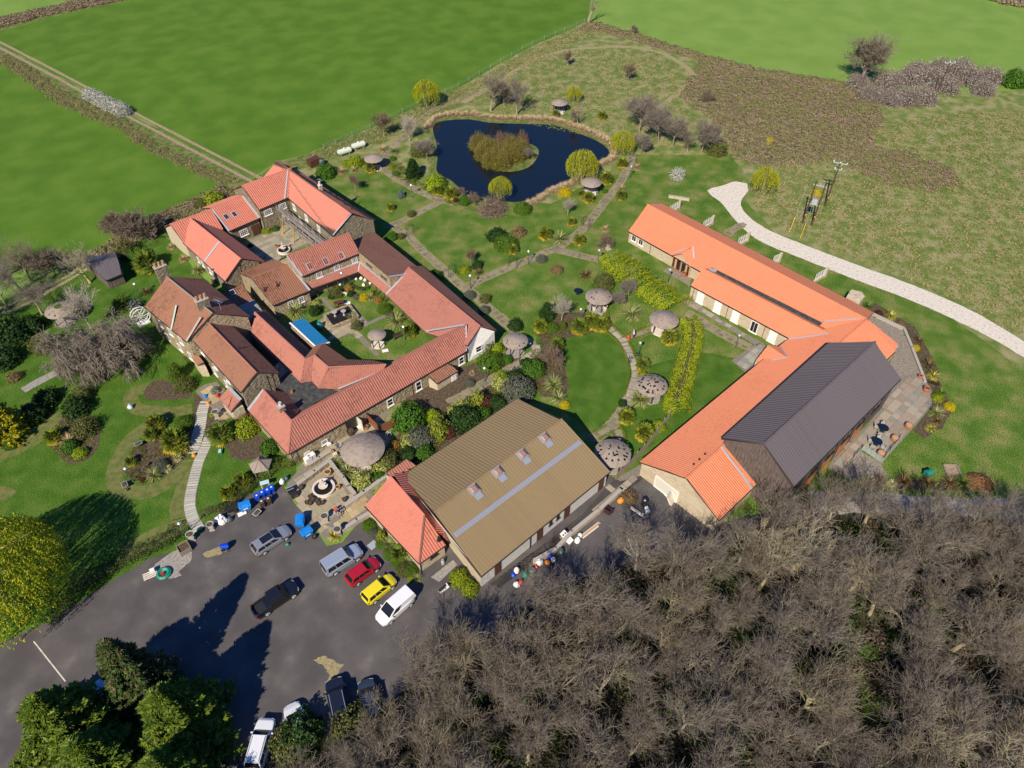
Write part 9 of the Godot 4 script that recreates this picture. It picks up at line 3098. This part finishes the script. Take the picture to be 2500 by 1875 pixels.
func make_small_things() -> void:
	plain("blue_plastic",lin(0.004,0.06,0.55),0.4)
	plain("sky_plastic",lin(0.01,0.2,0.62),0.4)
	plain("rattan_grey",lin(0.33,0.35,0.33),0.8)
	plain("rattan_brown",lin(0.26,0.13,0.07),0.8)
	plain("navy_glass",lin(0.008,0.014,0.03),0.15)
	plain("green_plastic",lin(0.01,0.2,0.13),0.5)
	plain("red_plastic",lin(0.5,0.02,0.02),0.5)
	plain("orange_plastic",lin(0.75,0.25,0.02),0.6)
	plain("rust_door",lin(0.2,0.075,0.035),0.7)
	plain("purple_cloth",lin(0.05,0.012,0.015),0.9)
	plain("ice_paint",lin(0.45,0.6,0.65),0.5)
	# by the bins
	var at: Array = L(0,[-31.34,-50.87,-30.84,-51.38,-30.27,-51.76,-29.85,-52.14])
	for i in 4: bin(at[i],28.0,"blue_plastic",["leftmost","second from left","third from left","rightmost"][i] + " of the four royal blue wheeled bins")
	bin(V(-30.55,-50.03),28.0,"pot_dark","left of the two black-brown bins before the blue row")
	bin(V(-29.84,-50.45),28.0,"pot_dark","right of the two black-brown bins before the blue row")
	dumpster(V(-32.48,-49.57),25.0,"blue waste container at the hedge with white print")
	dumpster(V(-25.29,-47.41),97.0,"upright blue waste container at the patio edge")
	dumpster(V(-24.25,-45.83),40.0,"open blue waste container below the upright one")
	kit("pale_table",V(-30.85,-52.87),20.0,"pale blue-white board table behind the blue bins","table",[["top","ice_paint",[["f",v3(0,0.95,0),v2(1.1,0.6),v3(0,1.0,0),v2(1.1,0.6)]]],["leg","white_paint",[["b",v3(-0.45,0.47,0.2),v3(0.07,0.95,0.07)]]],["leg","white_paint",[["b",v3(0.45,0.47,0.2),v3(0.07,0.95,0.07)]]]])
	kit("trailer",V(-33.9,-49.57),35.0,"black ribbed trailer frame beside the hedge bin","trailer",[["bed","black_iron",[["b",v3(0,0.4,0),v3(1.7,0.1,0.9)]]],["side_rail","black_iron",[["b",v3(0,0.6,0.45),v3(1.7,0.4,0.05)],["b",v3(0,0.6,-0.45),v3(1.7,0.4,0.05)]]],["wheel","gutter",[["t",[v3(0,0.25,-0.6),v3(0,0.25,-0.48)],[0.25,0.25]],["t",[v3(0,0.25,0.48),v3(0,0.25,0.6)],[0.25,0.25]]]]])
	kit("white_board",V(-32.84,-48.89),30.0,"white folded board lying before the hedge bin","board",[["panel","white_paint",[["b",v3(-0.25,0.06,0),v3(0.5,0.03,0.6)]]],["flap","white_paint",[["f",v3(0.25,0.05,0),v2(0.5,0.55),v3(0.28,0.12,0),v2(0.5,0.55)]]]])
	barrow(V(-30.86,-48.66),60.0,"cream_paint","cream wheelbarrow standing on the asphalt")
	barrow(V(-48.46,-52.89),-55.0,"galvanised","grey wheelbarrow on the lawn by the pool bed")
	barrow(V(-49.17,-59.44),40.0,"galvanised","overturned-looking grey barrow above the pool bed")
	for e in [[V(-35.41,-47.85),1.1,"left white rubbish sack by the sett path"],[V(-34.88,-47.58),1.3,"nearest white rubbish sack by the sett path"],[V(-35.14,-48.21),1.1,"upper white rubbish sack by the sett path"],[V(-34.58,-47.85),1.0,"right white rubbish sack by the sett path"],[V(-28.98,-53.55),1.0,"white sack at the foot of the terrace steps"]]: sack(e[0],e[1],"white_paint",e[2])
	sack(V(-28.56,-54.13),0.9,"green_iron","dark tub-like sack beside the terrace steps")
	sack(V(-33.99,-47.94),1.0,"green_iron","dark green sack beside the white ones")
	sack(V(-26.33,-44.55),0.6,"green_plastic","small green and white bag on the asphalt by the estate car")
	kit("cement_mixer",V(-33.42,-43.88),15.0,"blue cement mixer on the asphalt","mixer",[["drum","blue_plastic",[["t",[v3(-0.42,0.9,0),v3(-0.3,0.88,0),v3(0.05,0.8,0),v3(0.4,0.72,0),v3(0.5,0.7,0)],[0.2,0.26,0.4,0.36,0.15]]]],["frame","black_iron",[["t",[v3(-0.4,0,0.3),v3(0,0.75,0.32),v3(0.45,0,0.3)],[0.03,0.03,0.03]],["t",[v3(-0.4,0,-0.3),v3(0,0.75,-0.32),v3(0.45,0,-0.3)],[0.03,0.03,0.03]]]],["hand_wheel","black_iron",[["t",[v3(-0.1,0.7,0.4),v3(-0.1,0.7,0.46)],[0.28,0.28]]]]])
	kit("equipment_case",V(-27.52,-52.1),30.0,"upper black and chrome case on the patio","case",[["box","black_iron",[["b",v3(0,0.4,0),v3(0.8,0.8,0.5)]]],["trim","galvanised",[["b",v3(0,0.82,0.2),v3(0.84,0.05,0.06)],["b",v3(0,0.82,-0.2),v3(0.84,0.05,0.06)]]]])
	kit("equipment_case",V(-26.98,-51.43),30.0,"lower black and red case on the patio","case",[["box","black_iron",[["b",v3(0,0.35,0),v3(0.8,0.7,0.5)]]],["panel","brown_door",[["b",v3(0.2,0.3,0.27),v3(0.5,0.5,0.05)]]]])
	kit("red_cushion",V(-21.45,-49.3),30.0,"orange-red jacket on the wall beside the seated person","jacket",[["fold","machine_orange",[["f",v3(0,0.5,0),v2(0.5,0.35),v3(0.05,0.75,0),v2(0.3,0.2)]]],["sleeve","machine_orange",[["t",[v3(0.2,0.55,0.1),v3(0.3,0.5,0.3)],[0.08,0.05]]]]])
	kit("square_planter",V(-38.17,-43.91),40.0,"square wooden planter at the car park edge","planter",[["side","grey_timber",[["b",v3(0,0.35,0.62),v3(1.3,0.7,0.08)],["b",v3(0,0.35,-0.62),v3(1.3,0.7,0.08)],["b",v3(0.62,0.35,0),v3(0.08,0.7,1.16)],["b",v3(-0.62,0.35,0),v3(0.08,0.7,1.16)]]],["soil","bed_soil",[["b",v3(0,0.3,0),v3(1.16,0.5,1.16)]]]])
	kit("pallet",V(-41,-40.57),30.0,"pale pallet with boards beside the green sheet","pallet",[["slat","cast_stone",[["b",v3(0,0.18,-0.4),v3(1.5,0.04,0.16)],["b",v3(0,0.18,-0.15),v3(1.5,0.04,0.16)],["b",v3(0,0.18,0.1),v3(1.5,0.04,0.16)],["b",v3(0,0.18,0.35),v3(1.5,0.04,0.16)]]],["bearer","grey_timber",[["b",v3(-0.6,0.08,0),v3(0.1,0.16,1.0)],["b",v3(0.6,0.08,0),v3(0.1,0.16,1.0)]]],["box","white_paint",[["b",v3(0.35,0.4,-0.3),v3(0.5,0.4,0.4)]]]])
	kit("garden_sheet",V(-39.54,-40.81),20.0,"crumpled green sheet with a red tub on the asphalt","sheet",[["sheet","green_plastic",[["l",v3(0,0,0),[v2(0.8,0),v2(0.85,0.2),v2(0.6,0.35),v2(0.3,0.15),v2(0,0.12)]]]],["tub","red_plastic",[["l",v3(-0.1,0.1,0.1),[v2(0.16,0),v2(0.2,0.3),v2(0,0.28)]]]]])
	# terrace above the patio
	for e in [[V(-26.77,-57.95),0.9,"left white appliance against the south range"],[V(-26.35,-56.94),0.8,"front white appliance against the south range"],[V(-25.98,-57.4),0.8,"right white appliance against the south range"]]:
		kit("appliance",e[0],47.0,e[2],"appliance",[["casing","white_paint",[["b",v3(0,e[1] / 2,0),v3(0.9,e[1],0.65)]]],["lid","white_paint",[["b",v3(0,e[1] + 0.03,0),v3(0.94,0.05,0.68)]]]])
	kit("timber_screen",V(-18.73,-62.82),-48.0,"brown board screen closing the utility yard on the left","screen",[["panel","rust_door",[["b",v3(0,0.8,0),v3(2.6,1.5,0.08)]]],["post","dark_timber",[["b",v3(-1.3,0.85,0),v3(0.12,1.7,0.12)],["b",v3(1.3,0.85,0),v3(0.12,1.7,0.12)]]]])
	kit("timber_screen",V(-16.57,-62.43),33.0,"brown board screen closing the utility yard in front","screen",[["panel","rust_door",[["b",v3(0,0.8,0),v3(2.1,1.5,0.08)]]],["post","dark_timber",[["b",v3(-1.05,0.85,0),v3(0.12,1.7,0.12)],["b",v3(1.05,0.85,0),v3(0.12,1.7,0.12)]]]])
	kit("white_arch_seat",V(-16.58,-61.25),40.0,"white curved metal rail before the brown screen","rail",[["hoop","white_paint",[["t",[v3(-0.4,0,0),v3(-0.3,0.7,0),v3(0,0.95,0),v3(0.3,0.7,0),v3(0.4,0,0)],[0.03,0.03,0.03,0.03,0.03]],["t",[v3(-0.4,0,0.3),v3(-0.3,0.7,0.3),v3(0,0.95,0.3),v3(0.3,0.7,0.3),v3(0.4,0,0.3)],[0.03,0.03,0.03,0.03,0.03]]]],["rung","white_paint",[["b",v3(-0.3,0.7,0.15),v3(0.04,0.04,0.3)],["b",v3(0,0.95,0.15),v3(0.04,0.04,0.3)],["b",v3(0.3,0.7,0.15),v3(0.04,0.04,0.3)]]]])
	kit("bicycle",V(-22.14,-62.53),47.0,"dark bicycle leaning by the window of the south range","bicycle",[["wheel","black_iron",[["l",v3(0,0,0),[v2(0.01,0),v2(0.02,0.01)]],["t",[v3(-0.5,0.34,-0.02),v3(-0.5,0.34,0.02)],[0.34,0.34]]]],["wheel","black_iron",[["t",[v3(0.5,0.34,-0.02),v3(0.5,0.34,0.02)],[0.34,0.34]]]],["frame","galvanised",[["t",[v3(-0.5,0.34,0),v3(-0.1,0.3,0),v3(0.4,0.85,0),v3(-0.25,0.8,0),v3(-0.1,0.3,0)],[0.025,0.025,0.025,0.025,0.025]],["t",[v3(0.5,0.34,0),v3(0.4,0.95,0),v3(0.35,0.98,0.25)],[0.02,0.02,0.02]]]],["saddle","black_iron",[["b",v3(-0.27,0.9,0),v3(0.24,0.06,0.14)]]]])
	for e in [[V(-23.57,-58.32),"clay_pot","orange-topped crate on the terrace parapet"],[V(-23.07,-57.95),"cast_stone","pale crate beside the orange-topped one"],[V(-24.17,-59.63),"white_paint","white box at the foot of the open doorway"],[V(-20.58,-62.62),"white_paint","white box under the south range window"],[V(-22.04,-57.4),"ice_paint","pale blue crate under the big gazebo"]]:
		kit("crate",e[0],40.0,e[2],"crate",[["box",e[1],[["f",v3(0,0,0),v2(0.5,0.36),v3(0,0.35,0),v2(0.56,0.42)]]],["rim",e[1],[["b",v3(0,0.36,0.2),v3(0.58,0.04,0.04)],["b",v3(0,0.36,-0.2),v3(0.58,0.04,0.04)]]]])
	kit("gas_bottle",V(-7.94,-42.11),0.0,"silver gas bottle beside the annex","gas bottle",[["bottle","galvanised",[["l",v3(0,0,0),[v2(0.2,0),v2(0.2,0.55),v2(0.1,0.7),v2(0,0.72)]]]],["collar","galvanised",[["l",v3(0,0.68,0),[v2(0.13,0),v2(0.13,0.14),v2(0.1,0.14)]]]]])
	kit("manhole_cover",V(-16.35,-44.56),47.0,"pale square cover set in the asphalt","cover",[["plate","galvanised",[["b",v3(0,0,0),v3(1.0,0.03,0.85)]]],["frame","concrete",[["b",v3(0,-0.005,0),v3(1.1,0.02,0.95)]]]])
	# yard behind the barn
	kit("old_door",V(6.58,-45.16),47.0,"white panelled door lying against the yard wall","door",[["leaf","white_paint",[["f",v3(0,0.2,0.5),v2(0.85,0.12),v3(0,0.85,-0.9),v2(0.85,0.12)]]],["pane","gutter",[["f",v3(-0.18,0.74,-0.58),v2(0.16,0.2),v3(-0.18,0.79,-0.6),v2(0.16,0.2)],["f",v3(0.18,0.74,-0.58),v2(0.16,0.2),v3(0.18,0.79,-0.6),v2(0.16,0.2)]]]])
	kit("armchair",V(11.73,-49.13),50.0,"dark maroon armchair abandoned in the yard","armchair",[["seat","purple_cloth",[["b",v3(0,0.25,0),v3(0.8,0.4,0.75)]]],["backrest","purple_cloth",[["f",v3(-0.35,0.3,0),v2(0.22,0.85),v3(-0.45,0.95,0),v2(0.16,0.8)]]],["arm","purple_cloth",[["b",v3(0,0.4,0.42),v3(0.75,0.5,0.16)],["b",v3(0,0.4,-0.42),v3(0.75,0.5,0.16)]]]])
	kit("mattress",V(19.5,-50.71),60.0,"grey mattress propped by the white garage door","mattress",[["pad","cast_stone",[["f",v3(0,0.1,0.3),v2(1.2,0.3),v3(0,1.3,-0.3),v2(1.2,0.25)]]],["edge","rattan_grey",[["f",v3(0,1.3,-0.3),v2(1.24,0.28),v3(0,1.36,-0.33),v2(1.2,0.24)]]]])
	kit("plank_stack",V(9.31,-46.65),40.0,"pale planks stacked along the yard wall","planks",[["plank","cast_stone",[["b",v3(0,0.1,0),v3(3.0,0.08,0.2)]]],["plank","clay_pot",[["b",v3(0.2,0.18,0.15),v3(2.8,0.08,0.2)]]],["plank","cast_stone",[["b",v3(-0.2,0.1,0.32),v3(2.6,0.08,0.2)]]]])
	kit("pipe_bundle",V(15.26,-49.31),-42.0,"white plastic pipes lying in the yard","pipes",[["pipe","white_paint",[["t",[v3(-0.9,0.12,0),v3(0.9,0.12,0)],[0.1,0.1]]]],["pipe","white_paint",[["t",[v3(-0.8,0.12,0.24),v3(1.0,0.12,0.24)],[0.1,0.1]]]],["pipe","clay_pot",[["t",[v3(-0.9,0.3,0.12),v3(0.8,0.3,0.12)],[0.06,0.06]]]]])
	bin(V(16.18,-50.1),20.0,"gutter","black wheeled bin standing in the barn yard")
	var heap := [[1.1,"white_paint"],[0.8,"white_paint"],[1.1,"orange_plastic"],[1.2,"green_iron"],[0.9,"blue_plastic"],[0.8,"orange_plastic"],[0.9,"white_paint"],[1.2,"white_paint"],[0.6,"yellow_plastic"],[0.8,"red_plastic"],[1.2,"green_iron"],[1.0,"green_plastic"],[1.0,"white_paint"],[0.8,"blue_plastic"],[0.8,"red_plastic"],[1.0,"white_paint"],[0.7,"white_paint"],[0.7,"green_iron"],[0.8,"ice_paint"]]
	var hp: Array = L(0,[7.71,-45.05,8.05,-45.73,13.37,-50.65,5.67,-43.49,4.39,-42.94,4.07,-42.18,4.76,-42.51,3.11,-42.08,2.64,-42.35,2.81,-41.65,2.32,-41.01,1.46,-40.59,0.52,-41.12,0.13,-40.59,0.98,-39.66,0.51,-39.35,16.47,-49.61,14.72,-48.65,16.51,-49.13])
	var hue := {"white_paint": "white","orange_plastic": "orange","green_iron": "dark green","blue_plastic": "blue","yellow_plastic": "yellow","red_plastic": "red","green_plastic": "green","ice_paint": "pale blue"}
	for i in heap.size(): sack(hp[i],heap[i][0],heap[i][1],"%s rubbish sack among the litter along the yard wall" % hue[heap[i][1]] if i != 2 else "lone orange sack beside the cut plants in the yard","rubbish sacks in the yard")
	put("brown_shrub",V(14.47,-51.12,0.3),1.1,"heap of cut yellow-green and tan plants in the yard")
	# terrace right of the dark barn
	for e in [[V(49.79,-62.1),"upper round navy terrace table"],[V(48.1,-59.75),"lower round navy terrace table"],[V(10.73,-91.44),"round dark table beside the double-urn gazebo"]]:
		kit("round_table",e[0],0.0,e[1],"table",[["top","navy_glass",[["l",v3(0,0.7,0),[v2(0.0,0),v2(0.66,0),v2(0.68,0.03),v2(0.0,0.045)]]]],["pedestal","black_iron",[["l",v3(0,0,0),[v2(0.34,0),v2(0.3,0.05),v2(0.06,0.1),v2(0.05,0.7)]]]]])
	for e in [[V(49.12,-62.49),-30,"left chair at the upper terrace table"],[V(50.11,-62.77),-75,"back chair at the upper terrace table"],[V(49.06,-61.27),60,"near chair at the upper terrace table"],[V(47.44,-60.13),-20,"left chair at the lower terrace table"],[V(48.67,-60.29),-80,"back chair at the lower terrace table"],[V(48.66,-59),150,"right chair at the lower terrace table"],[V(47.37,-59.11),50,"near chair at the lower terrace table"]]: chair(e[0],e[1],"pale rattan " + e[2])
	for e in [[V(53.54,-62.71),"uppermost"],[V(50.84,-60.51),"middle"],[V(48.07,-57.95),"lowest"]]:
		kit("rattan_pouffe",e[0],0.0,e[1] + " of the three round brown rattan tubs on the terrace","tub",[["drum","rattan_brown",[["l",v3(0,0,0),[v2(0.42,0),v2(0.58,0.3),v2(0.5,0.62),v2(0.44,0.6)]]]],["cushion","clay_pot",[["l",v3(0,0.5,0),[v2(0.46,0),v2(0.4,0.1),v2(0,0.12)]]]]])
	var rail: Array = L(0,[44.37,-57.33,45.98,-58.79,46.85,-57.85,47.73,-56.66,49.71,-58.69,51.68,-60.61])
	for i in 5:
		var h := thing("glass_balustrade",rail[i],0.0,["first","second","third","fourth","fifth"][i] + " glass balustrade bay of the terrace, counted from the barn side","balustrade","terrace balustrade")
		var q: Vector3 = rail[i + 1] - rail[i]
		var b := MB.new()
		b.bar(q * 0.03 + UP * 0.6,q * 0.97 + UP * 0.6,0.015,0.9)
		part("pane",b.mesh(),M.balustrade_glass,h)
		for t in [0.0,0.5,1.0]:
			b = MB.new()
			b.bar(q * t * 0.98,q * t * 0.98 + UP * 1.1,0.05)
			part("post",b.mesh(),M.galvanised,h)
	kit("green_box",V(52.75,-54.59),15.0,"green cabinet on the lawn above the yucca row","cabinet",[["casing","green_plastic",[["b",v3(0,0.45,0),v3(0.9,0.9,0.7)]]],["lid","green_plastic",[["f",v3(0,0.9,0),v2(1.0,0.8),v3(0,1.1,0),v2(0.9,0.3)]]]])
	var sp: Array = L(0,[55.58,-56.35,57.28,-56.25,57.08,-54.59,55.19,-54.09])
	var h := thing("sandpit",sp[0],0.0,"timber-edged sandpit on the right-hand lawn","sandpit")
	for i in 4:
		var b := MB.new()
		b.bar(sp[i] - sp[0] + UP * 0.15,sp[(i + 1) % 4] - sp[0] + UP * 0.15,0.14,0.3)
		part("board",b.mesh(),M.grey_timber,h)
	var b := MB.new()
	b.prism([ZERO,sp[1] - sp[0],sp[2] - sp[0],sp[3] - sp[0]],0.0,0.1)
	part("sand",b.mesh(),M.earth_track,h)
	h = thing("earth_heap",V(58.96,-53.6),0.0,"lumpy red-brown earth heap at the lane end","heap")
	var f := FastNoiseLite.new()
	f.frequency = 0.9
	b = MB.new()
	for i in 28:
		for k in 9:
			var pt := []
			for q in [[i,k],[i + 1,k],[i + 1,k + 1],[i,k + 1]]:
				var a: float = TAU * (q[0] % 28) / 28.0
				var r: float = q[1] / 9.0
				var p := v3(cos(a) * 1.9 * r,0,sin(a) * 1.7 * r)
				p.y = maxf(0.0,(1.0 - r * r) * 0.7 + f.get_noise_2d(p.x * 2.2,p.z * 2.2) * 0.5 * (1.0 - r))
				pt.append(p)
			b.quad(pt[0],pt[1],pt[2],pt[3])
	part("soil",b.mesh(),M.red_soil,h)
	# garden court
	kit("picnic_table",V(-27.68,-88.46),20.0,"red-brown picnic table on the court lawn","table",[["top","brown_door",[["b",v3(0,0.74,0),v3(1.6,0.05,0.7)]]],["bench","brown_door",[["b",v3(0,0.44,0.65),v3(1.6,0.05,0.28)]]],["bench","brown_door",[["b",v3(0,0.44,-0.65),v3(1.6,0.05,0.28)]]],["frame","brown_door",[["t",[v3(-0.6,0,-0.7),v3(-0.6,0.72,-0.15)],[0.05,0.05]],["t",[v3(-0.6,0,0.7),v3(-0.6,0.72,0.15)],[0.05,0.05]],["t",[v3(0.6,0,-0.7),v3(0.6,0.72,-0.15)],[0.05,0.05]],["t",[v3(0.6,0,0.7),v3(0.6,0.72,0.15)],[0.05,0.05]]]]])
	for e in [[V(-26.5,-89.16),0.0,"white board lying beside the picnic table"],[V(-19.05,-77.9),20.0,"white sheet lying below the court gazebo"]]:
		kit("white_board",e[0],e[1],e[2],"board",[["panel","white_paint",[["b",v3(0,0.03,0),v3(0.9,0.05,0.6)]]],["fold","white_paint",[["f",v3(0.35,0.05,0.1),v2(0.3,0.5),v3(0.4,0.1,0.1),v2(0.15,0.4)]]]])
	kit("curved_bench",V(-27.39,-91.29),-15.0,"white curved stone bench in the garden court","bench",[["seat","cast_stone",[["f",v3(-0.4,0.38,0.06),v2(0.5,0.35),v3(-0.4,0.45,0.06),v2(0.5,0.35)],["f",v3(0,0.38,-0.02),v2(0.5,0.35),v3(0,0.452,-0.02),v2(0.5,0.35)],["f",v3(0.4,0.38,0.06),v2(0.5,0.35),v3(0.4,0.45,0.06),v2(0.5,0.35)]]],["leg","cast_stone",[["b",v3(-0.4,0.19,0.05),v3(0.14,0.38,0.28)]]],["leg","cast_stone",[["b",v3(0.4,0.19,0.05),v3(0.14,0.38,0.28)]]]])
	kit("garden_bench",V(-17.37,-80.76),33.0,"dark timber bench in the court corner","bench",[["seat","dark_timber",[["b",v3(0,0.42,0),v3(1.4,0.06,0.42)]]],["backrest","dark_timber",[["b",v3(0,0.68,-0.22),v3(1.4,0.45,0.06)]]],["leg","dark_timber",[["b",v3(-0.6,0.2,0),v3(0.07,0.4,0.4)]]],["leg","dark_timber",[["b",v3(0.6,0.2,0),v3(0.07,0.4,0.4)]]]])
	sack(V(-29.86,-83.2),1.7,"green_plastic","big green tub bag in the shaded court corner")
	var wc: Array = L(0,[-27.34,-95.2,-26.14,-95.28,-25.24,-95.43,-24.52,-94.98,-24.56,-93.63,-23.49,-94.23,-28.51,-93.85])
	for i in 7: sack(wc[i],0.75,"white_paint","white bundle among the clutter under the court verandah","white bundles under the court verandah")
	for e in [[V(-43.18,-68.43),"sky_plastic","blue ball-like tub on the house paving"],[V(-41.45,-68.53),"red_plastic","red folded sheet by the porch"],[V(-42.37,-67.05),"orange_plastic","upper orange cone-like marker on the sett path"],[V(-41.49,-57.89),"orange_plastic","lower orange cone-like marker on the sett path"]]:
		kit("marker_tub",e[0],0.0,e[2],"marker",[["body",e[1],[["l",v3(0,0,0),[v2(0.3,0),v2(0.28,0.12),v2(0.14,0.4),v2(0.04,0.55),v2(0,0.55)]]]],["foot",e[1],[["b",v3(0,0.03,0),v3(0.5,0.05,0.5)]]]])
	kit("green_crate",V(-38.21,-58.44),10.0,"green crate of pots on the house lawn","crate",[["tray","green_plastic",[["f",v3(0,0,0),v2(0.5,0.7),v3(0,0.25,0),v2(0.6,0.8)]]],["load","cast_stone",[["b",v3(0,0.28,0),v3(0.3,0.12,0.5)]]]])
	sack(V(-52.91,-66.28),1.0,"ice_paint","pale bag with dark neck on the house lawn edge")
